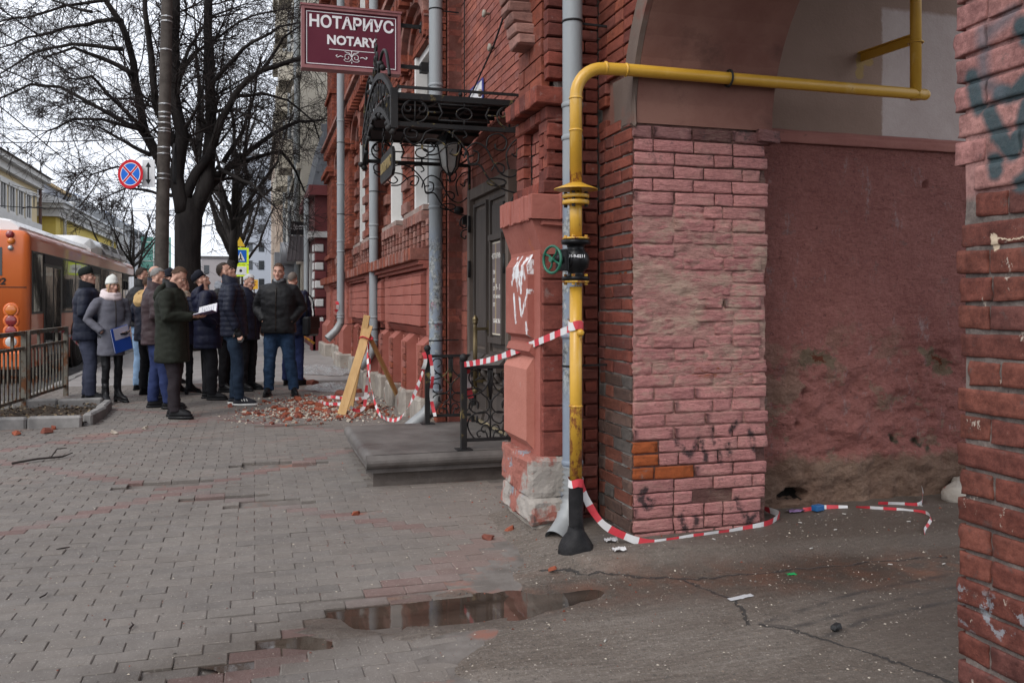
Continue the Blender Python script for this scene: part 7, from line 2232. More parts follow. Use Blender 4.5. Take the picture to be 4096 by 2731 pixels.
# roof tanks and the air unit
def podsec(y, w_, h_, b=0.5): 
    return [V((BX-1.25+sx*w_*k, y, HT-0.06+h_*q)) for sx, k, q in ((-1,1,0),(1,1,0),(1,1,0.45),(1,0.86,0.85),(1,0.6,1),(-1,0.6,1),(-1,0.86,0.85),(-1,1,0.45))]
for (a, e) in ((16.95,18.75),(18.78,20.45),(20.48,21.95),(21.98,23.25)):
    m = MB(); m.loft([podsec(a,1.0,0.27), podsec(a+0.03,1.02,0.30), podsec(e-0.03,1.02,0.30), podsec(e,1.0,0.27)], 0, False); m.build('roof_tank_cover', M['buswhite'], bus)
m = MB(); m.loft([podsec(23.3,1.10,0.30), podsec(23.75,1.17,0.50), podsec(28.6,1.17,0.47), podsec(28.9,1.1,0.3)], 0, False); m.build('air_unit', M['buswhite'], bus)
for k, yy in enumerate((24.6, 26.0, 27.4)):
    m = MB(); R = Matrix.Rotation(RAD(-22), 3, 'Y')
    m.obox((BX-0.075, yy+0.5, HT+0.17), (0.03, 1.15, 0.34), R, 0, 0.01); g_ = m.build('side_grille', flat('pod_grey', (0.40,0.40,0.41), 0.4), bus)
    m = MB()
    for q in range(3): m.obox((BX-0.072-0.02*q+0.006, yy+0.5, HT+0.19+q*0.05), (0.03, 0.95, 0.02), R, 0)
    m.build('slat', M['blackframe'], g_)
    m = MB(); m.obox((BX-0.038, yy+0.5, HT+0.07), (0.03, 0.9, 0.11), R); m.build('sticker', flat('pod_sticker', [(0.30,0.32,0.40),(0.05,0.25,0.14),(0.26,0.28,0.35)][k], 0.5), g_)

# ---- rusty railing and the tree bed
M['rail'] = pmat('rusty_grey_railing', (0.115,0.105,0.085), (0.17,0.16,0.135), 4, rough=0.75, bump=0.5, bscale=50, spots=[((0.12,0.05,0.022), 7, 0.50, 0.60), ((0.05,0.032,0.022), 9, 0.58, 0.68)])
rl = thing('street_railing', 'rusty grey steel bar railing by the kerb in front of the bus', 'railing', (-2.66, 11.9, gz(0,12)))
RP = lambda y: (-2.76+0.115*(y-10.9), y)
def rail_seg(y0, y1, zt, name, wd, th, z0=None):
    a = RP(y0); e = RP(y1); m = MB()
    m.beam((a[0], a[1], gz(0,y0)+zt), (e[0], e[1], gz(0,y1)+zt), wd, th); return m.build(name, M['rail'], rl)
for (a, e) in ((9.6, 11.72), (11.80, 13.22)):
    rail_seg(a, e, 0.93, 'top_rail', 0.045, 0.05); rail_seg(a, e, 0.75, 'middle_rail', 0.03, 0.035); rail_seg(a, e, 0.14, 'bottom_rail', 0.03, 0.035)
    y = a+0.085
    while y < e-0.04:
        x_, y_ = RP(y); g0 = gz(0, y)
        m = MB(); m.obox((x_, y_, g0+0.445), (0.014, 0.042, 0.575), Matrix.Rotation(random.uniform(-.1, .1), 3, 'Z'), 0); m.build('bar', M['rail'], rl); y += 0.118
    for q in (a+0.38, e-0.38):
        x_, y_ = RP(q); m = MB(); m.obox((x_, y_, gz(0,q)+0.84), (0.03, 0.045, 0.155), None, 0); m.build('stub', M['rail'], rl)
for q in (9.62, 11.70, 11.82, 13.2):
    x_, y_ = RP(q); m = MB(); m.box(x_-0.028, x_+0.028, y_-0.035, y_+0.035, gz(0,q)-0.1, gz(0,q)+0.955); m.build('post', M['rail'], rl)
bed = thing('tree_bed', 'kerbed bare earth bed with dead leaves beside the rusty railing', 'flower bed', (-2.2, 11.0, gz(0,11)))
KS = [((-2.75,10.15),(-2.28,10.12)),((-2.27,10.11),(-1.76,10.13)),((-1.72,10.2),(-1.68,10.9)),((-1.70,10.91),(-1.73,11.6)),((-1.80,11.72),(-2.3,11.74)),((-2.31,11.74),(-2.8,11.72)),((-3.2,10.16),(-2.76,10.15)),((-3.25,11.7),(-2.81,11.72))]
for (a, e) in KS:
    m = MB(); zc = gz(0, a[1])+0.045; m.beam((*a, zc), (*e, zc+random.uniform(-.015,.015)), 0.10, 0.16, 0, bev=0.02)
    o = m.build('kerb_stone', M['kerb'], bed)
M['earth'] = pmat('bed_earth', (0.040,0.030,0.022), (0.085,0.066,0.050), 9, rough=0.95, bump=1.0, bscale=40, bdist=0.02, spots=[((0.16,0.12,0.07), 18, .60, .66)])
m = MB(); m.grid(lambda u, v: (-3.3+1.58*u, 10.17+1.55*v, gz(0,11)+0.035+0.03*fbm((u*8, v*8, 0), 1, 3)), 40, 40); o = m.build('earth', M['earth'], bed)
random.seed(5); m = MB()
for k in range(420):
    x_, y_ = random.uniform(-2.95, -1.78), random.uniform(10.22, 11.65); z_ = gz(0,11)+0.05+0.03*random.random()
    R = Matrix.Rotation(random.uniform(0, 6.3), 3, 'Z') @ Matrix.Rotation(random.uniform(-.7, .7), 3, 'X') @ Matrix.Rotation(random.uniform(-.7, .7), 3, 'Y')
    s_ = random.uniform(.012, .032)
    m.add([tuple(V((x_, y_, z_))+R @ V(p)) for p in ((-s_,0,0),(0,-s_*.5,0),(s_,0,.004),(0,s_*.5,.006))], [(0,1,2,3)], random.randrange(3))
o = m.build('dead_leaves', [flat('leaf_brown', (0.085,0.05,0.03), .9), flat('leaf_tan', (0.17,0.125,0.07), .9), flat('leaf_dark', (0.03,0.022,0.018), .9)], bed, 'stuff')
# ================================================================ PEOPLE
random.seed(19)
def cloth(name, col, rough=0.85, spec=0.25, var=1.5):
    spec = min(spec, 0.14)
    return pmat(name, col, tuple(min(1, c*var+0.002) for c in col), 7, rough=rough, bump=0.25, bscale=220, bdist=0.001, coord='OBJ', spec=spec)
SKIN = pmat('skin', (0.40,0.215,0.155), (0.47,0.27,0.20), 14, rough=0.55, bump=0.1, bscale=150, coord='OBJ', spots=[((0.42,0.16,0.12), 9, .56, .72)])
EYEW = flat('eye_white', (0.50,0.47,0.44), 0.2); EYED = flat('eye_dark', (0.02,0.014,0.010), 0.15); LIP = flat('lips', (0.33,0.12,0.10), 0.5)
LEATHER = cloth('black_leather', (0.010,0.010,0.011), 0.32, 0.5)
def lerp(a, b2, t): return a+(b2-a)*t
def ring(cx, cy, z, rx, ry, n=20, e=2.4, tilt=0.0):
    out = []
    for k in range(n):
        a = 2*PI*k/n; c_, s_ = math.cos(a), math.sin(a)
        x = math.copysign(abs(c_)**(2/e), c_)*rx; y = math.copysign(abs(s_)**(2/e), s_)*ry
        out.append(V((cx+x, cy+y, z+tilt*y)))
    return out
def hand(mb, wr, d, nrm, side, curl=0.5, sc_=1.0, mi=0):
    """palm, four bent fingers of unequal length and a thumb leaving the side"""
    d = d.normalized(); x = d.cross(nrm).normalized(); nrm = x.cross(d)
    R = Matrix((x, d, nrm)).transposed(); s = sc_
    mb.ell(wr+d*0.045*s, (0.040*s, 0.055*s, 0.017*s), R, 12, 8, mi)
    for i, (o, L) in enumerate(((-0.029, 0.062), (-0.010, 0.074), (0.010, 0.070), (0.028, 0.054))):
        p = wr+x*o*s+d*0.078*s; dd = d.copy(); pts = [p-d*0.02*s, p]
        for k in range(3):
            dd = (dd*math.cos(curl*0.9)-nrm*math.sin(curl*0.9)).normalized(); p = p+dd*(L*s*(0.42,0.32,0.26)[k]); pts.append(p)
        mb.tube(pts, [0.0095*s, 0.0095*s, 0.009*s, 0.008*s, 0.006*s], 7, mi)
    t = -side
    p = wr+x*(t*0.030*s)+d*0.025*s; q = p+(x*t*0.8+d*0.7-nrm*0.3).normalized()*0.035*s; r = q+(x*t*0.15+d-nrm*0.5).normalized()*0.030*s
    mb.tube([p-d*0.005*s, p, q, r], [0.012*s, 0.012*s, 0.010*s, 0.007*s], 7, mi)

def displaced(mb, voxel, smooth, fn):
    vs, ns, fs = remesh(mb, voxel, smooth)
    out = MB(); out.add([tuple(p+n*fn(p)) for p, n in zip(vs, ns)], fs, 0, True)
    return out
ARMS = {'down': ((.265,-.03,1.17),(.275,.05,.93)), 'pocket': ((.29,-.07,1.17),(.175,.105,.985)), 'write': ((.25,.03,1.17),(.10,.27,1.17)), 'folder': ((.245,-.02,1.15),(.10,.20,1.01)),
        'back': ((.27,-.08,1.19),(.09,-.20,1.02)), 'bent': ((.26,-.02,1.16),(.20,.20,1.08))}
def person(label, xy, face, h, coat, trousers, hair=None, hat=None, arms=('down','down'), pitch=0, turn=0, lean=0.0, feet=((-.11,0,-8),(.11,.03,8)), hem=0.80, wide=1.0, quilt=None,
           fold=0.006, collar=None, hood=None, scarf=None, glasses=False, gloves=None, shoes='shoe', group='people gathered on the pavement', slim=1.0, shoemat=None, cuffs=0.0, bald=False, hairlen=0.0, zip_=True, tr=1.0, skin=True):
    s = h/1.78
    ang = -(YAW+RAD(face))
    gzz = gz(*xy)+0.003
    root = thing('person', label, 'person', (xy[0], xy[1], gzz), ang, group)
    W = lambda p: V((p[0]*s, (p[1]+lean*max(0, p[2]-0.92))*s, p[2]*s))
    B_ = lambda m, nm, mat: m.build(nm, mat, root, None, True)
    # ---- skeleton points
    hips = [V((-.09,0,.90)), V((.09,0,.90))]
    ank = [V((f[0], f[1], .09)) for f in feet]
    knee = [V((lerp(hp.x, a.x, .55), lerp(0, a.y, .5)+.025, .49)) for hp, a in zip(hips, ank)]
    arm = []
    for i, nm in enumerate(arms):
        e, w_ = ARMS[nm] if isinstance(nm, str) else nm
        sg = -1 if i == 0 else 1
        arm.append((V((sg*.175, 0, 1.42)), V((sg*e[0], e[1], e[2])), V((sg*w_[0], w_[1], w_[2]))))
    # ---- head frame
    nb = W((0, 0.0, 1.50)); hs_ = 0.86*s
    HR = Matrix.Rotation(RAD(-turn), 3, 'Z') @ Matrix.Rotation(RAD(pitch), 3, 'X')
    hc = nb + HR @ V((0, 0.018*s, 0.145*s))
    H = lambda x, y, z: hc + HR @ (V((x, y, z))*hs_)
    # ---- the body, one surface
    m = MB()
    HE = lambda c, r, R=None, nu=14, nv=10: m.ell(H(*c), tuple(q*hs_ for q in r), HR if R is None else HR @ R, nu, nv)
    HE((0,-.012,.035), (.077,.098,.100)); HE((0,.018,-.045), (.063,.078,.085)); HE((0,.072,-.112), (.030,.028,.024)); HE((0,.052,-.085), (.046,.045,.045))
    HE((0,.098,-.028), (.012,.020,.034), Matrix.Rotation(RAD(-16), 3, 'X')); HE((0,.113,-.046), (.017,.016,.012)); HE((0,.070,.022), (.056,.026,.016))
    for q in (-1, 1):
        HE((q*.045,.055,-.035), (.024,.030,.024)); HE((q*.078,-.008,-.020), (.011,.024,.034), Matrix.Rotation(RAD(q*14), 3, 'Z')); HE((q*.010,.100,-.046), (.012,.012,.010))
    HE((0,.086,-.072), (.026,.012,.008)); HE((0,.084,-.084), (.022,.012,.008))
    m.tube([W((0,-.02,1.36)), W((0,-.015,1.47)), hc+HR @ V((0,-.02,-.06))*hs_, hc], [.075*s, .060*s, .058*s, .05*s], 14)
    m.tube([W((0,0,.88)), W((0,0,1.0)), W((0,0,1.2)), W((0,-.01,1.34)), W((0,-.015,1.42))], [.09*s, .09*s, .10*s, .11*s, .08*s], 12)
    for i in (0, 1):
        S, E_, W_ = arm[i]
        m.tube([W((S.x*.3, S.y, S.z-.02)), W(S), W(E_), W(W_)], [.05*s, .05*s, .040*s, .027*s], 10)
        m.tube([W(hips[i]), W(knee[i]), W(ank[i])], [.075*s*min(1,tr), .050*s*min(1,tr*.9), .035*s*min(1,tr*.9)], 10)
        f = feet[i]; td = V((math.sin(RAD(f[2])), math.cos(RAD(f[2])), 0))
        m.tube([W(ank[i]), W(ank[i])-V((0,0,.04*s))+td*.03*s, W(ank[i])-V((0,0,.06*s))+td*.12*s], [.035*s,.035*s,.025*s], 8)
        d = (W(W_)-W(E_)).normalized()
        nrm = V((-1 if i else 1, 0, 0)) if arms[i] not in ('write','folder') else V((0,.3,-1))
        if arms[i] != 'pocket': hand(m, W(W_), d, nrm, 1 if i else -1, 0.55 if arms[i] != 'down' else 0.4, s)
    vs, ns, fs = remesh(m, 0.0095*s, 1)
    bm_ = MB(); bm_.add([tuple(p) for p in vs], fs, 0, True); B_(bm_, 'body', SKIN)
    # ---- face
    for q in (-1, 1):
        e = MB(); e.ell(H(q*.033,.082,-.006), (.0135*hs_,.008*hs_,.0065*hs_), HR, 10, 6, 0); e.ell(H(q*.033,.0885,-.006), (.006*hs_,.003*hs_,.006*hs_), HR, 8, 6, 1)
        B_(e, 'eye', [EYEW, EYED])
        e = MB(); e.tube([H(q*.014,.097,.020), H(q*.034,.094,.028), H(q*.056,.074,.022)], [.0045*hs_,.0055*hs_,.003*hs_], 6); B_(e, 'eyebrow', hair or EYED)
    e = MB(); e.ell(H(0,.0955,-.072), (.024*hs_,.004*hs_,.0045*hs_), HR, 12, 6); e.ell(H(0,.0935,-.081), (.020*hs_,.005*hs_,.0055*hs_), HR, 12, 6); B_(e, 'mouth', LIP)
    # ---- hair
    if hair is not None:
        vs = []; fs = []; nu, nv = 36, 22; keep = {}
        for j in range(nv+1):
            for k in range(nu):
                ph = PI*j/nv; a = 2*PI*k/nu
                dx, dy, dz = math.sin(ph)*math.cos(a), math.sin(ph)*math.sin(a), math.cos(ph)
                r = 1.07+0.05*nz((dx, dy, dz), 5, h)+(0.05*max(0, dy)*max(0, dz))+0.03*nz((dx*2, dy*2, dz*6), 4, h)
                vs.append(tuple(H(dx*.079*r, -.012+dy*.100*r, .035+dz*.103*r-(hairlen*max(0, -dz-.1)*(1 if dy < .3 else .3)))))
                lim = 0.50-0.95*max(0, -dy+0.15)-(0.3 if abs(dx) > .8 and dy < .25 else 0)
                if bald: lim = max(lim, -2) ; 
                ok = dz > (lim if not bald else -0.8) and not (dy > .35 and dz < .46) and (not bald or dz < 0.15)
                if hairlen: ok = ok or (dy < 0.35 and dz > -.98)
                keep[(j, k)] = ok
        for j in range(nv):
            for k in range(nu):
                k2 = (k+1) % nu
                if keep[(j,k)] and keep[(j,k2)] and keep[(j+1,k)] and keep[(j+1,k2)]:
                    fs.append((j*nu+k, (j+1)*nu+k, (j+1)*nu+k2, j*nu+k2))
        e = MB(); e.add(vs, fs, 0, True); B_(e, 'hair', hair)
        if hairlen:
            e = MB(); random.seed(int(h*1000))
            for k in range(26):
                a = random.uniform(-.2, 1)*PI if k % 2 else random.uniform(0, 1)*PI
                x_ = .082*math.cos(a)*random.uniform(.95, 1.1); y_ = .05-.10*math.sin(a)
                e.tube([H(x_*.95, y_, .02), H(x_*1.1, y_+.005, -.06), H(x_*1.12+random.uniform(-.01,.01), y_+.015, -.15-random.random()*.06)], [.013*hs_, .015*hs_, .006*hs_], 6)
            B_(e, 'hair', hair)
    # ---- headgear
    if hat:
        kind, hm = hat
        e = MB()
        if kind == 'beanie':
            rings = [[H(.085*math.cos(2*PI*k/24)*q, -.016+.106*math.sin(2*PI*k/24)*q, z+.012*math.sin(2*PI*k/24)) for k in range(24)] for z, q in ((.015,1.0),(.012,1.03),(.03,1.05),(.055,1.05),(.058,1.01),(.09,.98),(.125,.84),(.15,.60),(.168,.30),(.172,.06))]
            e.loft(rings)
        else:
            rings = [[H(.084*math.cos(2*PI*k/24)*q, -.014+.105*math.sin(2*PI*k/24)*q, z+.010*math.sin(2*PI*k/24)) for k in range(24)] for z, q in ((.032,1.0),(.06,1.04),(.095,1.03),(.125,.93),(.145,.70),(.154,.35),(.156,.05))]
            e.loft(rings)
            top = [H(.074*math.cos(a), .070+.085*max(0.02, math.sin(a)), .052-.030*math.sin(a)-.012*abs(math.cos(a))*0) for a in [PI*k/12 for k in range(13)]]
            low = [p-HR @ V((0,0,.007))*hs_ for p in top]
            n_ = len(e.v); e.add([tuple(p) for p in top+low], [tuple(range(13)), tuple(reversed(range(13,26)))]+[(k, 13+k, 14+k, k+1) for k in range(12)], 0, True)
        B_(e, 'cap' if kind == 'cap' else 'knit_hat', hm)
    if glasses:
        e = MB()
        for q in (-1, 1):
            e.tube([H(q*.034+.025*math.cos(2*PI*k/16), .107-.006*abs(q*.034+.025*math.cos(2*PI*k/16))/.05, -.006+.018*math.sin(2*PI*k/16)) for k in range(16)], .0030*hs_, 5, closed=True)
            e.tube([H(q*.059,.100,0), H(q*.080,.03,.004), H(q*.082,-.01,0)], .0028*hs_, 5)
        e.tube([H(-.010,.108,0), H(.010,.108,0)], .003*hs_, 5); B_(e, 'glasses', EYED)
    # ---- trousers
    m = MB()
    m.loft([ring(0, .0, z, rx, ry, 18) for z, rx, ry in ((.80,.16,.125),(.90,.175,.135),(1.0,.165,.125),(1.06,.15,.11))])
    for i in (0, 1):
        a = ank[i]; k_ = knee[i]
        t = .068*tr; b3 = .062*tr
        m.tube([V((hips[i].x,0,.90)), V((lerp(hips[i].x,k_.x,.4),.012,.72)), k_, V((lerp(k_.x,a.x,.5),lerp(k_.y,a.y,.5)-.012,.30)), V((a.x,a.y-.005,.12)), V((a.x,a.y,.075-cuffs*0))], [.098*tr,.092*tr,.073*tr,t,b3,b3*1.06], 14)
    m.v = [tuple(V(p)*s) for p in m.v]
    sd = h*31
    tz = displaced(m, .017*s, 2, lambda p: 0.007*fbm((p.x, p.y, p.z*1.3), 9, 3, sd)+0.007*nz((p.x*1.2, p.y*1.2, p.z*4.5), 6, sd)*(1 if p.z < .35*s or .42*s < p.z < .56*s else .35))
    B_(tz, 'trousers', trousers)
    # ---- shoes
    for i in (0, 1):
        f = feet[i]; a = ank[i]; R = Matrix.Rotation(RAD(-f[2]), 3, 'Z')
        P = lambda x, y, z: (V((a.x, a.y, 0))+R @ V((x, y, z)))*s
        e = MB(); hl = 0.06 if shoes == 'heel' else 0.028
        for (zz0, zz1, mi, g) in ((hl*0.3 if shoes != 'heel' else .012, hl, 1, 1.06),):
            e.loft([[P(.043*math.cos(2*PI*k/20)*g*(1 if math.sin(2*PI*k/20) > -.2 else .82), .065+.142*math.sin(2*PI*k/20)*g, z - (0.0 if shoes != 'heel' else max(0, (math.sin(2*PI*k/20)+.2))*.032)) for k in range(20)] for z in (0.0 if shoes != 'heel' else .035, hl)], mi)
        if shoes == 'heel': e.loft([[P(.024*math.cos(2*PI*k/12), -.045+.03*math.sin(2*PI*k/12), z) for k in range(12)] for z in (0, .05)], 1)
        prof = [(hl,.040,.062,.140),(hl+.025,.041,.060,.136),(hl+.045,.038,.050,.118),(hl+.062,.036,.030,.090),(hl+.085,.037,.005,.062),(hl+.11,.038,-.006,.052)]
        if shoes == 'heel': prof += [(hl+.16,.042,-.004,.052),(hl+.22,.046,-.004,.054)]
        e.loft([[P(rx*math.cos(2*PI*k/20), cy+ry*math.sin(2*PI*k/20), z-(max(0, math.sin(2*PI*k/20))*.032*(1 if z < hl+.07 else 0) if shoes == 'heel' else 0)) for k in range(20)] for z, rx, cy, ry in prof], 0)
        if shoes == 'sneaker':
            for sd_ in (-1, 1):
                for q in range(3): e.obox(P(sd_*.040, .03+q*.03, hl+.045), (.006*s, .012*s, .03*s), R @ Matrix.Rotation(.5, 3, 'X'), 1)
        B_(e, 'boot' if shoes == 'heel' else 'shoe', [shoemat or LEATHER, SOLEW if shoes == 'sneaker' else LEATHER])
    # ---- coat
    m = MB(); w_ = wide*slim
    zs = [(hem,.205,.165),(hem+.05,.205,.165),(lerp(hem,1.05,.6),.198,.160),(1.06,.192,.155),(1.18,.200,.158),(1.30,.212,.158),(1.38,.210,.145),(1.435,.185,.125),(1.475,.125,.105),(1.50,.085,.088)]
    m.loft([[W(p) for p in ring(0, .0 if z < 1.3 else -.008, z, rx*w_, ry*wide, 22)] for z, rx, ry in zs])
    for i in (0, 1):
        S, E_, Wr = arm[i]; sg = -1 if i == 0 else 1
        d = (Wr-E_).normalized()
        m.tube([W((sg*.10,-.005,1.415)), W((sg*.185,-.005,1.405)), W(S.lerp(E_, .5)+V((sg*.012,0,0))), W(E_+V((sg*.006,-.008,0))), W(E_.lerp(Wr, .55)), W(Wr-d*.012)], [.075*s*wide,.082*s*wide,.074*s*wide,.066*s*wide,.058*s*wide,.050*s], 14)
    if quilt:
        per, amp = quilt
        fn = lambda p: amp*s*(abs(math.sin(PI*p.z/(per*s)+0.25*nz(p, 3, sd)))**0.55-0.6)+0.005*fbm(p, 12, 3, sd)
    else:
        fn = lambda p: fold*s*(1.2*nz((p.x, p.y, p.z*2.0), 7, sd)+0.8*fbm((p.x, p.y, p.z*1.6), 13, 3, sd))+fold*0.9*s*nz((p.x*.7, p.y*.7, p.z*3.2), 9, sd+3)*(1 if abs(p.x) > .19*s else .3)
    cz = displaced(m, (.0125 if quilt else .0145)*s, 2, fn); B_(cz, 'coat', coat)
    if zip_:
        e = MB(); zz = [hem+.03+(1.44-hem-.03)*k/10 for k in range(11)]
        def fy(z):
            for (a_, _, ra), (b_, _, rb) in zip(zs, zs[1:]):
                if a_ <= z <= b_: return lerp(ra, rb, (z-a_)/(b_-a_))*wide
            return .10
        e.tube([W((.004, fy(z)+.004, z)) for z in zz], .006*s, 5); B_(e, 'zip', EYED)
    if collar:
        e = MB(); zt = 1.575 if collar[0] == 'tall' else 1.545
        rr = [[W(p) for p in ring(0, -.012, z, rx, ry, 20, 2.0, tl)] for z, rx, ry, tl in ((1.44,.12,.108,-.1),(1.49,.098,.096,-.25),(zt,.092,.094,-.35),(zt+.004,.080,.082,-.35),(1.50,.080,.080,-.25))]
        e.loft(rr); B_(e, 'collar', collar[1])
    if hood:
        e = MB()
        e.loft([[W(V((x, y-.095, z))) for x, y, z in [(.16*math.cos(2*PI*k/20)*q, .085*math.sin(2*PI*k/20)*q2-dy, zz+.045*math.sin(2*PI*k/20)) for k in range(20)]] for zz, q, q2, dy in ((1.33,.45,.4,.0),(1.36,.85,.8,.015),(1.42,1.0,1.05,.02),(1.50,.90,1.0,.01),(1.545,.70,.8,-.005),(1.54,.55,.6,-.01),(1.49,.45,.5,0))])
        B_(displaced(e, .012*s, 2, lambda p: .007*fbm(p, 11, 3, sd)), 'hood', hood)
    if scarf:
        e = MB()
        for (z, r, rr) in ((1.485,.105,.042),(1.53,.095,.040)):
            e.tube([W((r*math.cos(2*PI*k/22), -.005+r*.95*math.sin(2*PI*k/22), z-.030*math.sin(2*PI*k/22))) for k in range(22)], rr*s, 10, closed=True)
        B_(displaced(e, .011, 1, lambda p: .007*nz(p, 16, sd)), 'scarf', scarf)
    if gloves:
        e = MB()
        for i in (0, 1):
            S, E_, W_ = arm[i]; d = (W(W_)-W(E_)).normalized()
            nrm = V((-1 if i else 1, 0, 0)) if arms[i] not in ('write','folder') else V((0,.3,-1))
            if arms[i] != 'pocket': hand(e, W(W_), d, nrm, 1 if i else -1, 0.55 if arms[i] != 'down' else 0.4, s*1.22); e.tube([W(W_)-d*.04*s, W(W_)+d*.02*s], [.034*s,.034*s], 10)
        if e.v:
            vs, ns, fs = remesh(e, .008, 1); g_ = MB(); g_.add([tuple(p) for p in vs], fs, 0, True); B_(g_, 'gloves', gloves)
    def world(p):
        q = W(p); return V((xy[0], xy[1], gzz))+Matrix.Rotation(ang, 3, 'Z') @ q
    root_info = dict(root=root, world=world, ang=ang, s=s, R=Matrix.Rotation(ang, 3, 'Z'))
    return root_info

SOLEW = flat('white_sole', (0.50,0.50,0.48), 0.6)
NAVY = cloth('navy_quilt', (0.010,0.012,0.022), 0.5, 0.4); NAVY2 = cloth('ink_navy', (0.008,0.009,0.021), 0.45, 0.4); BLK = cloth('black_jacket', (0.009,0.009,0.010), 0.5, 0.4); GREEN = cloth('dark_green_parka', (0.014,0.016,0.012), 0.75)
MAR = cloth('brown_maroon_jacket', (0.034,0.022,0.024), 0.5, 0.4); GREYC = cloth('grey_wool', (0.105,0.105,0.125), 0.95, 0.1, 1.25); FUR = cloth('dark_fur', (0.008,0.009,0.012), 1.0, 0.1)
SLATE = cloth('slate_blue_slacks', (0.040,0.045,0.070), 0.8, 0.2, 1.3); LJEAN = cloth('light_blue_jeans', (0.15,0.225,0.33), 0.9, 0.1, 1.5); DJEAN = cloth('dark_jeans', (0.012,0.020,0.034), 0.9, 0.1, 1.8); BJEAN = cloth('blue_jeans', (0.014,0.028,0.055), 0.9, 0.1, 2.2)
BTR = cloth('blue_trousers', (0.020,0.030,0.085), 0.85, 0.2, 1.3); PLUM = cloth('plum_black_trousers', (0.021,0.017,0.020), 0.85, 0.2, 1.3); BTROU = cloth('black_trousers', (0.010,0.010,0.012), 0.85, 0.2)
BEIGEFUR = cloth('beige_fur', (0.36,0.24,0.11), 1.0, 0.1); PAT = pmat('patterned_scarf', (0.30,0.22,0.15), (0.42,0.37,0.30), 40, rough=0.9, bump=0.2, coord='OBJ', spots=[((0.25,0.09,0.06), 45, .55, .6), ((0.10,0.14,0.16), 50, .58, .62)])
CREAMW = cloth('white_knit', (0.52,0.53,0.50), 0.95, 0.1, 1.15); PINKW = cloth('pale_pink_knit', (0.58,0.50,0.50), 0.95, 0.1, 1.15); GREYSC = cloth('grey_scarf', (0.17,0.18,0.20), 0.95, 0.1, 1.3); GREYK = cloth('grey_sweater', (0.17,0.18,0.19), 0.95, 0.1, 1.2)
CAPD = cloth('dark_green_cap', (0.010,0.013,0.012), 0.9); CAPN = cloth('navy_cap', (0.008,0.009,0.014), 0.8)
HBR = cloth('brown_hair', (0.045,0.026,0.017), 0.7, 0.3, 1.8); HDK = cloth('dark_hair', (0.020,0.014,0.011), 0.7, 0.3, 1.8); HGR = cloth('grey_hair', (0.13,0.125,0.12), 0.75, 0.3, 1.7); HWH = cloth('white_hair', (0.36,0.36,0.355), 0.75, 0.3, 1.25); HBL = cloth('fair_hair', (0.30,0.205,0.12), 0.7, 0.3, 1.4); HSG = cloth('brown_grey_hair', (0.085,0.07,0.06), 0.75, 0.3, 1.8)
SNK = cloth('dark_sneaker', (0.022,0.023,0.028), 0.8)

p_cap = person('man in dark flat cap and navy jacket with fur collar, looking up beside the bus', (-2.10,12.5), 72, 1.76, NAVY, SLATE, HDK, ('cap', CAPD), ('down','bent'), 10, 8, 0.0, ((-.12,-.02,-10),(.12,.05,10)), 0.80, 1.12, (0.115,0.007), collar=('tall', FUR), tr=1.12)
p_wom = person('woman in white knit hat and grey wool coat holding a blue folder', (-1.78,12.2), 128, 1.64, GREYC, LEATHER, HBL, ('beanie', CREAMW), ('folder','pocket'), -4, -8, 0.0, ((-.10,.0,-12),(.10,.05,14)), 0.66, 0.93, None, 0.005, scarf=PINKW, gloves=LEATHER, shoes='heel', slim=0.92, hairlen=0.06, tr=0.78)
p_ljn = person('man with dark hair in a black jacket and light blue jeans, seen from behind', (-1.57,13.65), 35, 1.80, BLK, LJEAN, HDK, None, ('pocket','pocket'), 4, 30, 0.0, ((-.11,0,-6),(.12,.02,8)), 0.92, 1.08, collar=('tall', BLK), tr=1.08)
p_bald = person('bald man in a navy jacket, mostly hidden behind the maroon jacket', (-1.28,12.6), 62, 1.80, NAVY, BTROU, HSG, None, ('down','down'), 6, 10, 0.0, hem=0.85, wide=1.06, bald=True, collar=('tall', NAVY))
p_fur = person('person with a beige fur trimmed hood, back turned in the middle of the group', (-1.42,13.0), 30, 1.66, NAVY, BTROU, HBR, None, ('pocket','pocket'), 0, 0, hem=0.8, wide=1.05, hood=BEIGEFUR)
p_mar = person('grey haired man in a maroon brown jacket and bright blue trousers', (-1.16,11.45), 66, 1.74, MAR, BTR, HGR, None, ('bent','bent'), -4, 8, 0.0, ((-.12,-.03,-6),(.11,.14,6)), 0.80, 1.10, collar=('tall', MAR), tr=1.1)
p_grn = person('young man in a long dark green parka writing in a notebook', (-0.90,10.55), 88, 1.75, GREEN, PLUM, HBR, None, ('write','write'), -26, 4, 0.0, ((-.10,-.02,-4),(.10,.07,4)), 0.64, 1.10, None, 0.006, collar=('tall', BLK), hood=GREEN, tr=1.0)
p_drk = person('man in a dark knitted cap far back behind the young man in the green parka', (-1.30,14.6), 60, 1.80, BLK, BTROU, HDK, ('beanie', CAPN), ('down','down'), 0, 0)
p_pat = person('woman with a patterned headscarf and navy jacket carrying a folded umbrella', (-0.97,13.0), 28, 1.64, NAVY2, BTROU, HBR, None, ('bent','bent'), 0, 0, 0.0, hem=0.76, wide=1.0, quilt=(0.10,0.006), scarf=PAT, shoes='heel', tr=0.8)
p_nav = person('man in a navy peaked cap and long navy down coat looking up', (-0.60,12.25), 70, 1.74, NAVY2, BTROU, HSG, ('cap', CAPN), ('pocket','pocket'), 34, 6, -0.04, ((-.12,0,-8),(.11,.06,20)), 0.70, 1.13, (0.125,0.010), hood=NAVY2, tr=1.12)
p_gls = person('grey haired man in glasses and dark coat looking down behind the capped man', (-0.42,13.2), 95, 1.78, BLK, BTROU, HGR, None, ('pocket','pocket'), -12, 8, hem=0.75, wide=1.06, glasses=True, scarf=GREYSC)
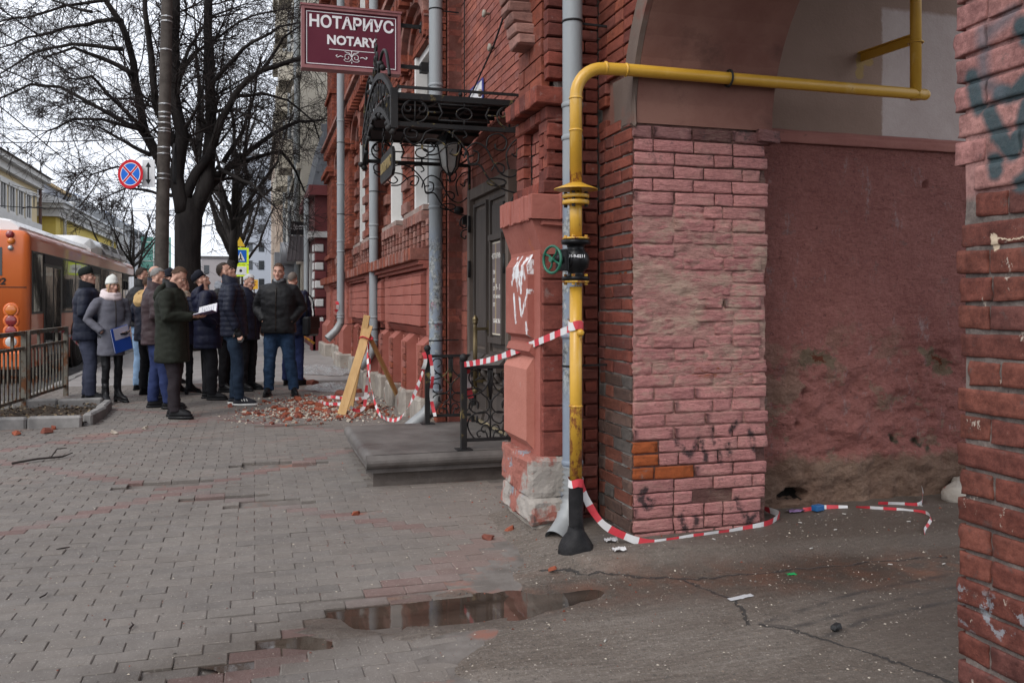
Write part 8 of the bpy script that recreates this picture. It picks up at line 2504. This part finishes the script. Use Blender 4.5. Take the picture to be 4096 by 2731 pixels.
p_puf = person('slim man in glasses and a ribbed navy puffer jacket looking up, black gloves', (-0.25,11.55), 76, 1.84, NAVY, DJEAN, HDK, None, ('down','down'), 32, 4, -0.06, ((-.11,.0,-4),(.11,.07,4)), 0.84, 0.98, (0.060,0.009), collar=('tall', NAVY), glasses=True, gloves=LEATHER, shoes='sneaker', shoemat=SNK, tr=0.95)
p_eld = person('white haired elderly man in a dark jacket looking down', (-0.12,13.3), 112, 1.72, NAVY, BTROU, HWH, None, ('down','down'), -14, -6, hem=0.76, wide=1.08, collar=('tall', NAVY), tr=1.1)
p_jns = person('man in a black jacket and blue jeans facing the camera, hands in pockets', (0.32,12.45), 176, 1.85, BLK, BJEAN, HBR, None, ('pocket','pocket'), 2, 0, 0.0, ((-.20,.02,-22),(.13,.0,6)), 0.83, 1.13, None, 0.006, collar=('low', BLK), scarf=None, tr=1.12)
p_bag = person('man in a dark blue suit seen from behind, black briefcase hanging at his side', (0.56,13.85), 12, 1.76, NAVY2, BTR, HSG, None, ('down','down'), 0, 0, hem=0.78, wide=1.05)
# grey roll neck of the man facing us
m = MB(); q = p_jns; 
m.loft([[V((c.x, c.y, c.z)) for c in ring(0, .0, z, rx, ry, 18, 2)] for z, rx, ry in ((1.46,.088,.092),(1.52,.071,.077),(1.565,.066,.070))])
m.v = [tuple(V(p)*q['s']) for p in m.v]; m.build('sweater', GREYK, q['root'], None, True)

# ---- things in hands
PAPER = flat('paper', (0.55,0.55,0.57), 0.6); BLUEF = flat('blue_plastic', (0.008,0.055,0.30), 0.35); INK = flat('ink', (0.12,0.13,0.2))
def place(name, label, cat, q, p): 
    t = thing(name, label, cat, tuple(q['world'](p)), q['ang']); return t
q = p_grn; t = place('notebook', 'open notebook held by the young man in the green parka', 'notebook', q, (0.0,.40,1.20))
RXm = Matrix.Rotation(RAD(14), 3, 'X')
for sg, a in ((-1, 40), (1, 8)):
    R = Matrix.Rotation(RAD(-sg*a), 3, 'Y')
    m = MB(); m.obox(RXm @ (R @ V((sg*.078, 0, 0))), (.155, .21, .008), RXm @ R, 0, .002)
    m.build('page', PAPER, t, None, True)
    m = MB(); m.obox(RXm @ (R @ V((sg*.08, 0, -.008))), (.165, .22, .004), RXm @ R, 0); m.build('cover', cloth('violet_cover', (0.10,0.08,0.14)), t, None, True)
m = MB()
for k in range(7): m.obox(RXm @ (Matrix.Rotation(RAD(40), 3, 'Y') @ V((-.078, .07-.022*k, .0046))), (.11-.02*(k % 3), .005, .0008), RXm @ Matrix.Rotation(RAD(40), 3, 'Y'))
m.build('writing', INK, t, None, True)
m = MB(); m.tube([V((.06,-.02,.04)), V((.02,.03,.012))], .004, 6); tag(m.build('pen', LEATHER, None), 'thin dark pen in the hand of the young man in the green parka', 'pen'); o = C.objects[-1]; o.location = q['world']((0.0,.40,1.20)); o.rotation_euler = (0,0,q['ang'])
q = p_wom; t = place('folder', 'bright blue plastic folder with papers held by the woman in grey', 'folder', q, (-.03,.228,.895))
R = Matrix.Rotation(RAD(16), 3, 'Y') @ Matrix.Rotation(RAD(-8), 3, 'X')
for (dy, w_, h_, mt, nm, dx) in ((.014,.235,.32,BLUEF,'cover',0),(.0,.22,.305,PAPER,'paper',.006),(-.006,.235,.32,BLUEF,'cover',0)):
    m = MB(); m.obox(R @ V((dx,dy,0)), (w_, .004, h_), R, 0); m.build(nm, mt, t, None, True)
m = MB(); m.obox(R @ V((-.01,.020,.085)), (.20, .002, .15), R, 0); m.build('sheet', flat('lilac_paper', (0.42,0.41,0.50), .6), t, None, True)
q = p_cap; t = MB(); t.obox((0,0,0), (.075,.010,.15), Matrix.Rotation(RAD(50), 3, 'X'), 0, .004); o = tag(t.build('phone', LEATHER), 'black phone in the lowered hand of the man in the flat cap', 'phone'); o.location = q['world']((.27,.27,1.02)); o.rotation_euler = (0,0,q['ang'])
q = p_pat; t = place('umbrella', 'folded black umbrella with a wooden tip held by the woman in the headscarf', 'umbrella', q, (.26,.16,.98))
m = MB(); m.lathe([(.006,-.78),(.012,-.76),(.035,-.35),(.045,-.10),(.020,0),(.010,.02)], (0,0,0), 10); m.build('canopy', BLK, t, None, True)
m = MB(); m.tube([(0,0,.0),(0,0,.12),(.02,0,.15),(.045,0,.14)], .010, 8); m.build('handle', LEATHER, t, None, True)
m = MB(); m.lathe([(.004,-.92),(.007,-.90),(.006,-.78)], (0,0,0), 8); m.build('tip', flat('wood_tip', (0.30,0.18,0.09)), t, None, True)
q = p_bag; t = place('briefcase', 'soft black leather briefcase at the side of the man behind', 'bag', q, (.30,.02,.92))
m = MB(); m.obox((0,0,0), (.13,.36,.30), None, 0, .03); m.build('case', LEATHER, t, None, True)
m = MB(); m.obox((.07,0,.06), (.012,.34,.18), None, 0, .004); m.build('flap', LEATHER, t, None, True)
m = MB(); m.tube([(0,-.14,.14),(-.02,-.12,.42),(-.10,0,.56),(-.02,.12,.42),(0,.14,.14)], .012, 6); m.build('strap', LEATHER, t, None, True)
# ================================================================ BARRIER TAPE, TRESTLE, RUBBLE, LITTER
random.seed(31)
TR = pmat('tape_red', (0.50,0.035,0.05), (0.58,0.06,0.075), 14, rough=0.4, bump=0.15, bscale=60); TW = pmat('tape_white', (0.58,0.57,0.57), (0.66,0.65,0.65), 14, rough=0.4, bump=0.15, bscale=60)
def tape(label, pts, w_=0.042, stripe=0.085, up=(0,0,1), tw=0.35, sub=10):
    """ribbon of film with red and white stripes, slightly twisted"""
    P = [V(p) for p in pts]; Q = []
    for i in range(len(P)-1):
        a = P[max(i-1,0)]; b2 = P[i]; c = P[i+1]; d = P[min(i+2, len(P)-1)]
        n = max(2, int((c-b2).length/0.022))
        for k in range(n):
            t = k/n; Q.append(0.5*((2*b2)+(c-a)*t+(2*a-5*b2+4*c-d)*t*t+(3*b2-a-3*c+d)*t**3))
    Q.append(P[-1])
    m = MB(); acc = 0; sd = random.uniform(0, 99)
    vs = []; mi = []
    for i, q in enumerate(Q):
        t = (Q[min(i+1, len(Q)-1)]-Q[max(i-1, 0)]).normalized()
        u = V(up)-t*V(up).dot(t)
        if u.length < .05: u = V((1,0,0))-t*t.x
        u.normalize(); b2 = t.cross(u)
        a = tw*2.2*noise.noise(V((acc*2.5, sd, 0)))
        dv = (u*math.cos(a)+b2*math.sin(a))*(w_/2)*(1-0.25*abs(noise.noise(V((acc*6, sd, 5)))))
        vs += [tuple(q-dv), tuple(q+b2*0.004*noise.noise(V((acc*14, sd, 2)))), tuple(q+dv)]
        if i: mi.append(int(acc/stripe) % 2)
        if i+1 < len(Q): acc += (Q[i+1]-q).length
    for i in range(len(Q)-1):
        for k in (0, 1): m.f.append((i*3+k, i*3+k+1, i*3+k+4, i*3+k+3)); m.m.append(mi[i]); m.s.append(True)
    m.v = vs
    o = centre(m.build('barrier_tape', [TR, TW])); return tag(o, label, 'tape')
tape('taut red and white tape from the near railing post to the yellow gas pipe', [(1.53,6.44,.905),(1.56,5.75,.985),(1.60,5.1,1.10),(1.63,4.38,1.235)], up=(0,0,1), tw=0.1)
tape('red and white tape wound round the yellow gas pipe at chest height', [(1.641+.041*math.cos(a), 4.331+.041*math.sin(a), 1.25+.006*math.sin(3*a)) for a in [2*PI*k/14-1.5 for k in range(16)]], 0.05, 0.06, tw=0.05)
tape('red and white tape wound round the gas pipe just above its tarred foot', [(1.641+.042*math.cos(a), 4.331+.042*math.sin(a), .415+.006*math.sin(3*a)) for a in [2*PI*k/14-1.5 for k in range(16)]], 0.045, 0.06, tw=0.05)
tape('slack red and white tape sagging from the far railing post to the wooden trestle', [(1.54,7.95,.90),(1.53,8.2,.68),(1.50,8.55,.42),(1.45,8.95,.19),(1.38,9.35,.125),(1.33,9.75,.16),(1.29,10.1,.42),(1.28,10.3,.70),(1.29,10.42,.93)], tw=0.5)
tape('short red and white tape tail hanging down the far railing post', [(1.555,7.915,.90),(1.58,7.90,.72),(1.565,7.905,.52),(1.60,7.89,.33)], 0.035, 0.11, up=(1,.6,0), tw=1.2)
tape('bunched red and white tape knotted at the top of the far railing post', [(1.50,7.93,.92),(1.515,7.91,.86),(1.50,7.90,.79),(1.49,7.93,.75)], 0.04, up=(1,0,0), tw=0.8)
tape('short red and white tape tail hanging inside the near railing', [(1.56,6.47,.88),(1.575,6.50,.80),(1.58,6.50,.72),(1.60,6.50,.64)], 0.05, up=(1,0,0), tw=0.6)
tape('red and white tape looping off the pier foot from the gas pipe', [(1.67,4.34,.42),(1.72,4.36,.30),(1.80,4.34,.18),(1.92,4.32,.11),(2.02,4.30,.075),(2.14,4.30,.065),(2.36,4.33,.07),(2.62,4.36,.075),(2.83,4.40,.085),(2.95,4.46,.10),(3.03,4.55,.10),(3.00,4.66,.11)], tw=0.6)
tape('short dirty red and white tape lying flat by the blue packet', [(3.26,4.63,.085),(3.40,4.63,.09),(3.56,4.60,.085)], 0.045, tw=1.2)
tape('curled red and white tape tail pointing out across the wet yard', [(3.62,4.60,.08),(3.74,4.50,.085),(3.86,4.42,.08),(3.90,4.32,.09),(3.82,4.18,.085),(3.60,4.00,.08)], 0.05, tw=1.0)
tape('red and white tape running to the near pier beside the concrete lump', [(3.80,4.62,.09),(3.92,4.56,.09),(4.02,4.50,.10),(4.18,4.66,.16)], 0.055, tw=0.8)
tape('red and white tape dangling inside the legs of the wooden trestle', [(1.31,10.45,.90),(1.30,10.42,.60),(1.27,10.38,.32),(1.24,10.36,.14),(1.15,10.34,.11),(1.08,10.36,.16)], tw=0.7)
tape('red and white tape trailing through the rubble behind the trestle', [(1.33,10.6,.86),(1.36,10.75,.5),(1.38,11.0,.22),(1.2,11.5,.13),(0.98,11.9,.12),(0.80,11.5,.12),(0.86,11.0,.13),(1.05,10.75,.15)], tw=0.8)
tape('scrap of red and white tape tied to the drain pipe up the street', [(1.42,15.94,1.42),(1.44,15.92,1.36),(1.43,15.92,1.28),(1.40,15.93,1.24)], 0.06, up=(1,0,0), tw=1)
tape('scrap of red and white tape tied to the top of the rusty railing', [(-2.52,12.95,1.02),(-2.60,12.6,1.02),(-2.50,13.2,.98),(-2.42,13.6,.80),(-2.40,13.9,.72)], 0.04, tw=0.4)

# ---- trestle of three planks
WOODN = pmat('fresh_pine', (0.42,0.25,0.095), (0.52,0.33,0.14), 3, rough=0.65, bump=0.25, bscale=30, coord='OBJ', stretch=(6,6,0.6), spots=[((0.25,0.13,0.05), 5, .62, .7)])
tre = thing('trestle', 'tripod of rough pine planks tied with tape standing in the brick rubble', 'trestle', (1.25,10.5,gz(0,10.5)))
AP = V((1.285,10.46,1.02)); gT0 = gz(0,10.4)
for (f, ext, w_, th, up) in (((0.97,10.26,gT0+.005), .10, .10, .024, (-.3,-1,.1)), ((1.10,10.62,gT0+.005), .20, .075, .03, (-.3,-1,.1)), ((1.80,11.0,gT0+.01), .03, .055, .03, (1,-1,0))):
    f = V(f); top = AP+(AP-f).normalized()*ext
    off = V((0,0,0)) if w_ == .10 else (V((-.03,.035,.02)) if w_ == .075 else V((.035,.03,-.03)))
    m = MB(); m.beam(f, top+off, w_, th, up=up, bev=.002); m.build('plank', WOODN, tre)
m = MB(); m.tube([AP+V((.065*math.cos(a), .05*math.sin(a), -.06+.02*math.sin(2*a))) for a in [2*PI*k/16 for k in range(16)]], .022, 6, closed=True, flat=(1,.35)); m.build('tie', TR, tre)

# ---- plastic sheets
def film_mat():
    b = NB('clear_film'); v = b.coord('POS')
    b.p.inputs['Base Color'].default_value = (.42,.42,.42,1); b.p.inputs['Roughness'].default_value = .22
    b.p.inputs['Alpha'].default_value = .55
    b.l(b.bump(b.noise(v, 22, 6, .7), .8, .02), b.p.inputs['Normal'])
    return b.m
FILM = film_mat()
for (cx, cy, rx, ry, lb) in ((1.30,16.3,.55,1.1,'crumpled clear plastic sheet on the pavement below the open foot of the slim rain pipe'), (1.10,13.25,.38,.62,'crumpled clear plastic sheet lying behind the wooden trestle')):
    m = MB(); sd = cx*17
    vs = [(cx, cy, gz(0,cy)+.05)]
    nr, na = 12, 48
    for r in range(1, nr+1):
        for k in range(na):
            a = 2*PI*k/na; q = (r/nr)*(1+.25*nz((math.cos(a), math.sin(a), sd), 1.5))
            x_, y_ = cx+rx*q*math.cos(a), cy+ry*q*math.sin(a)
            vs.append((x_, y_, gz(0,y_)+.012+max(0, .06*fbm((x_, y_, sd), 7, 4)+.035*(1-r/nr))))
    fs = [(0, 1+k, 1+(k+1) % na) for k in range(na)]+[(1+(r-1)*na+k, 1+r*na+k, 1+r*na+(k+1) % na, 1+(r-1)*na+(k+1) % na) for r in range(1, nr) for k in range(na)]
    m.add(vs, fs, 0, True); tag(centre(m.build('plastic_sheet', FILM)), lb, 'plastic sheet')

# ---- rubble: chunks one by one, then chips as a mass
CH = [pmat('chunk_red', (0.205,0.056,0.032), (0.27,0.078,0.043), 9, rough=.9, bump=.8, bscale=50, bdist=.006, spots=[((0.36,0.30,0.25), 8, .62, .7)], coord='OBJ'),
      pmat('chunk_dark', (0.13,0.045,0.033), (0.19,0.065,0.046), 9, rough=.9, bump=.8, bscale=50, bdist=.006, spots=[((0.30,0.25,0.21), 8, .60, .7)], coord='OBJ'),
      pmat('mortar_lump', (0.36,0.31,0.25), (0.48,0.43,0.36), 9, rough=.95, bump=.8, bscale=50, bdist=.006, coord='OBJ')]
def chunk_mesh(sx, sy, sz, mat, sd):
    bm = bmesh.new(); bmesh.ops.create_cube(bm, size=1.0)
    random.seed(sd)
    for k in range(4):
        n = V((random.uniform(-1,1), random.uniform(-1,1), random.uniform(-.6,1))).normalized()
        g = bm.verts[:]+bm.edges[:]+bm.faces[:]
        r = bmesh.ops.bisect_plane(bm, geom=g, plane_co=n*random.uniform(.30,.46), plane_no=n, clear_outer=True)
        e = [x for x in r['geom_cut'] if isinstance(x, bmesh.types.BMEdge)]
        if e:
            try: bmesh.ops.edgeloop_fill(bm, edges=e)
            except Exception: pass
    for v_ in bm.verts: v_.co = V((v_.co.x*sx, v_.co.y*sy, v_.co.z*sz))
    me = bpy.data.meshes.new('brick_chunk'); bm.to_mesh(me); bm.free(); me.materials.append(mat); return me
CM = [[chunk_mesh(.13,.10,.07, CH[0], k) for k in range(6)], [chunk_mesh(.12,.11,.075, CH[1], k+20) for k in range(5)], [chunk_mesh(.11,.09,.06, CH[2], k+40) for k in range(5)]]
random.seed(77)
def chunk(x, y, kind, k, label, group=None, name='brick_chunk', z=0.0):
    o = bpy.data.objects.new(name, random.choice(CM[kind])); C.objects.link(o)
    o.location = (x, y, gz(0,y)+.022*k+z); o.rotation_euler = (random.uniform(-.5,.5), random.uniform(-.5,.5), random.uniform(0, 6.3)); o.scale = (k*random.uniform(.8,1.3), k*random.uniform(.7,1.1), k*random.uniform(.8,1.1))
    return tag(o, label, 'mortar lump' if kind == 2 else 'brick chunk', group)
def rub_pt():
    while True:
        t = random.random(); x = random.uniform(-.30, 1.75); y = random.uniform(9.7, 12.6)
        cx = 0.95+0.25*math.sin(y); d = ((x-.85)/.75)**2+((y-10.55)/.55)**2
        d2 = ((x-.75)/.5)**2+((y-11.5)/.7)**2
        if random.random() < math.exp(-d*1.1)+.55*math.exp(-d2*1.2)+.03: return x, y
def zone(x, y):
    if x > 1.35: return 'in the rubble close to the wall'
    if y > 11.6: return 'at the far end of the rubble beside the jeans man'
    if x < .45: return 'straggling left of the rubble towards the people'
    return 'in front of the trestle plank' if y < 10.25 else 'in the rubble behind the leaning trestle plank'
for i in range(110):
    x, y = rub_pt(); kd = random.choice((0,0,0,1)); k = random.choice((.28,.4,.5,.6,.8))*random.uniform(.8,1.1)
    chunk(x, y, kd, k, '%s %s brick chunk %s' % ('tiny' if k < .38 else 'small' if k < .58 else 'big', ('bright red','dull brown')[kd], zone(x, y)), 'brick chunks in the rubble')
for i in range(42):
    x, y = rub_pt(); chunk(x, y, 2, random.uniform(.25,.7), 'pale mortar lump '+zone(x, y), 'mortar lumps in the rubble', 'mortar_lump')
m = MB()
for i in range(2300):
    x, y = rub_pt(); x += random.gauss(0,.12); y += random.gauss(0,.15)
    s_ = random.choice((.006,.008,.011,.015,.022)); mi = random.choice((0,0,1,2,2,2))
    R = Matrix.Rotation(random.uniform(0,6), 3, 'Z') @ Matrix.Rotation(random.uniform(-.8,.8), 3, 'X')
    q = [R @ V(p) for p in ((-s_,-s_*.8,0),(s_,-s_*.6,0),(s_*.2,s_,0),(0,0,s_*.9))]
    o_ = V((x, y, gz(0,y)+.002))
    m.add([tuple(o_+p) for p in q], [(0,1,3),(1,2,3),(2,0,3)], mi)
for i in range(1500):                            # grit along walls and over the yard mouth
    r = random.random()
    if r < .45: y = random.uniform(4.0, 9.0); x = xright(min(y,14))-abs(random.gauss(0,.22))+.02
    elif r < .62: x = random.uniform(1.0, 4.6); y = random.uniform(3.4, 4.5); 
    else: x = random.uniform(-2.6, 1.6); y = random.uniform(3.0, 13)
    if .76 < x < 2 and 6.3 < y < 8.1: continue
    s_ = random.choice((.003,.003,.004,.005,.008)); mi = random.choice((0,1,2,3,3,3,3))
    zz = apron_z(x, y) if (x > .9 and y < 5) else gz(0,y)
    q = [Matrix.Rotation(random.uniform(0,6), 3, 'Z') @ V(p) for p in ((-s_,-s_*.8,0),(s_,-s_*.6,0),(s_*.2,s_,0),(0,0,s_*.9))]
    m.add([tuple(V((x, y, zz+.001))+p) for p in q], [(0,1,3),(1,2,3),(2,0,3)], mi)
for i in range(9500):                            # loose aggregate worked out of the yard, pale specks on the paving
    if i < 6500:
        x = random.uniform(.2, 4.6); y = random.uniform(2.5, 4.55); zz = apron_z(x, y)
        if zz < gz(x,y)-.022 or x < xright(y)-.35: continue
    else:
        x = random.uniform(-2.5, 1.6); y = 2.9+6*random.random()**1.5; zz = gz(0,y)
        if .76 < x < 2 and 6.3 < y < 8.1 or ((x-.8)/.75)**2+((y-3.82)/.3)**2 < 1: continue
    s_ = random.choice((.002,.003,.003,.004,.006)); mi = random.choice((2,3,4,4,5,5)) if i < 6500 else random.choice((2,2,3,5,1))
    q = [Matrix.Rotation(random.uniform(0,6), 3, 'Z') @ V(p) for p in ((-s_,-s_*.8,0),(s_,-s_*.6,0),(s_*.2,s_,0),(0,0,s_*.6))]
    m.add([tuple(V((x, y, zz+.0005))+p) for p in q], [(0,1,3),(1,2,3),(2,0,3)], mi)
m.build('rubble_chips', CH+[flat('grit_grey', (0.10,0.09,0.08), .9), flat('grit_brown', (0.17,0.13,0.10), .9), flat('grit_buff', (0.27,0.235,0.20), .9)], None, 'stuff')
for (x, y, kd, k, lb) in ((.70,14.2,0,1.0,'brick chunk on the pavement just right of the jeans man'), (.86,13.9,1,1.35,'large half brick on the pavement right of the man in jeans'), (1.42,12.55,0,1.0,'brick chunk beside the plastic sheet behind the trestle'), (1.17,12.2,1,1.3,'upright half brick at the back of the rubble heap'),
                           (-2.02,9.75,1,.9,'dull red brick chunk in front of the tree bed, nearer one'), (-2.28,9.7,0,.8,'red brick chunk in front of the tree bed at the left edge'), (-2.0,10.0,0,.6,'small red brick chunk against the kerb of the tree bed'), (1.46,4.98,0,.42,'small orange brick chunk on the pavement near the pilaster foot'),
                           (1.30,4.86,1,.45,'flat reddish brick chip on the pavement left of the tarred pipe foot'), (.62,5.62,0,.45,'tiny orange brick chip on the paving in front of the entrance step'), (1.52,5.25,0,.3,'orange brick chip close under the plinth stones'), (1.45,4.15,0,.3,'orange brick chip at the edge of the mortar patch'),
                           (-1.35,9.5,2,.55,'pale mortar lump on the paving in front of the tree bed'), (-1.10,9.75,2,.5,'pale mortar chip near the shoes of the young man in the parka')):
    chunk(x, y, kd, k, lb, None, 'mortar_lump' if kd == 2 else 'brick_chunk', 0.0 if y > 4.5 else .02)
# ---- twigs, litter, concrete lump
m = MB(); m.tube([(-1.92,8.02,.055),(-1.75,8.10,.07),(-1.58,8.22,.06),(-1.52,8.32,.075)], [.010,.009,.008,.004], 6); m.tube([(-1.66,8.17,.065),(-1.66,8.42,.10),(-1.60,8.5,.09)], [.006,.005,.003], 5); m.tube([(-1.58,8.22,.065),(-1.50,8.20,.09)], [.005,.003], 5)
tag(centre(m.build('fallen_twig', M['twig'])), 'forked dark twig lying on the paving in front of the tree bed', 'twig')
for (x, y, a, lb) in ((-.95,4.45,.9,'short dark twig on the near left paving'), (-.50,3.92,1.2,'curled dark twig on the paving left of the small puddle'), (-1.05,5.3,.1,'thin dark twig on the paving in the left foreground')):
    m = MB(); m.tube([(x,y,.012),(x+.03*math.cos(a),y+.03*math.sin(a),.016),(x+.07*math.cos(a+.4),y+.07*math.sin(a+.4),.012)], [.004,.004,.002], 5); tag(centre(m.build('fallen_twig', M['twig'])), lb, 'twig')
m = MB(); m.ell((4.36,4.55,.13), (.11,.09,.085), None, 18, 12); m.v = [tuple(V(p)+V((nz(p,14,1),nz(p,14,5),nz(p,14,9)))*.022) for p in m.v]; tag(m.build('concrete_lump', M['stone']), 'pale round concrete lump by the foot of the plastered passage wall', 'concrete lump')
m = MB(); m.ell((4.62,4.62,.12), (.22,.12,.16), None, 18, 12); m.v = [tuple(V(p)+V((nz(p,10,1),nz(p,10,5),nz(p,10,9)))*.05) for p in m.v]; tag(m.build('rubble_heap', M['stone']), 'pale heap of broken plaster in the far corner of the passage', 'rubble heap')
def az(x, y): return apron_z(x, y)+.003
m = MB(); m.obox((3.34,4.60,az(3.34,4.6)+.02), (.075,.045,.035), Matrix.Rotation(.3,3,'Z'), 0, .004); tag(centre(m.build('cigarette_packet', flat('packet_blue', (.02,.10,.26), .3))), 'crushed blue cigarette packet on the ground by the passage wall', 'packet')
m = MB(); m.grid(lambda u, v: (3.14+.12*u, 4.60+.05*v, az(3.2,4.6)+.006+.03*abs(nz((u*3,v*3,2),1))), 8, 5); tag(centre(m.build('crumpled_wrapper', flat('wrapper_violet', (.16,.10,.20), .3))), 'crumpled violet wrapper beside the blue packet', 'wrapper')
m = MB(); m.grid(lambda u, v: (2.56+.05*u, 3.76+.03*v, az(2.56,3.76)+.002+.008*nz((u*3,v*3,2),1)), 5, 4); tag(centre(m.build('green_scrap', flat('scrap_green', (.01,.28,.08), .4))), 'small bright green scrap on the wet concrete', 'scrap')
m = MB(); m.grid(lambda u, v: (2.08+.14*u, 3.50+.035*v+.03*u, az(2.1,3.5)+.002+.004*nz((u*5,v*3,2),1)), 8, 3); tag(centre(m.build('paper_strip', flat('strip_white', (.40,.40,.41), .7))), 'pale torn paper strip on the concrete yard', 'paper strip')
m = MB(); m.obox((2.31,3.06,az(2.3,3.06)+.012), (.05,.035,.025), Matrix.Rotation(.5,3,'Z'), 0, .008, .003); tag(centre(m.build('black_stone', flat('stone_black', (.02,.02,.021), .5))), 'small black lump on the concrete beside the crack', 'stone')
for (x, y, lb) in ((1.80,4.18,'white crumpled paper scrap beside the tarred pipe foot'), (1.83,4.36,'second crumpled foil scrap behind the tarred pipe foot')):
    m = MB(); m.grid(lambda u, v: (x+.07*u, y+.05*v, az(x,y)+.006+.03*abs(nz((u*4+x,v*4,2),1))), 8, 6); tag(centre(m.build('paper_scrap', TW)), lb, 'paper scrap')
BUTT = flat('cigarette_paper', (.38,.36,.33), .8)
cb = MB(); cb.tube([(0,-.011,0),(0,.011,0)], .0035, 6); cbm = cb.mesh('cigarette_butt', BUTT)
for i in range(16):
    x = random.uniform(2.2, 4.3); y = random.uniform(3.5, 4.6)
    if i > 13: x = random.uniform(.2, 1.5); y = random.uniform(3.2, 3.5)
    o = bpy.data.objects.new('cigarette_butt', cbm); C.objects.link(o); o.location = (x, y, az(x,y)+.004); o.rotation_euler = (0,0,random.uniform(0,6))
    tag(o, 'white cigarette butt trodden on the ground of the yard', 'cigarette butt', 'cigarette butts in the yard')
# wire clamp across the grey pipes and bent iron stub by the burgundy house
m = MB(); m.tube([(1.35,20.9,.45),(1.1,20.9,.62),(.7,20.9,.60),(.62,20.9,.35)], .03, 8); tag(centre(m.build('bent_pipe', M['yellow'])), 'bent yellowish pipe stub by the far corner of the brick building', 'pipe stub')
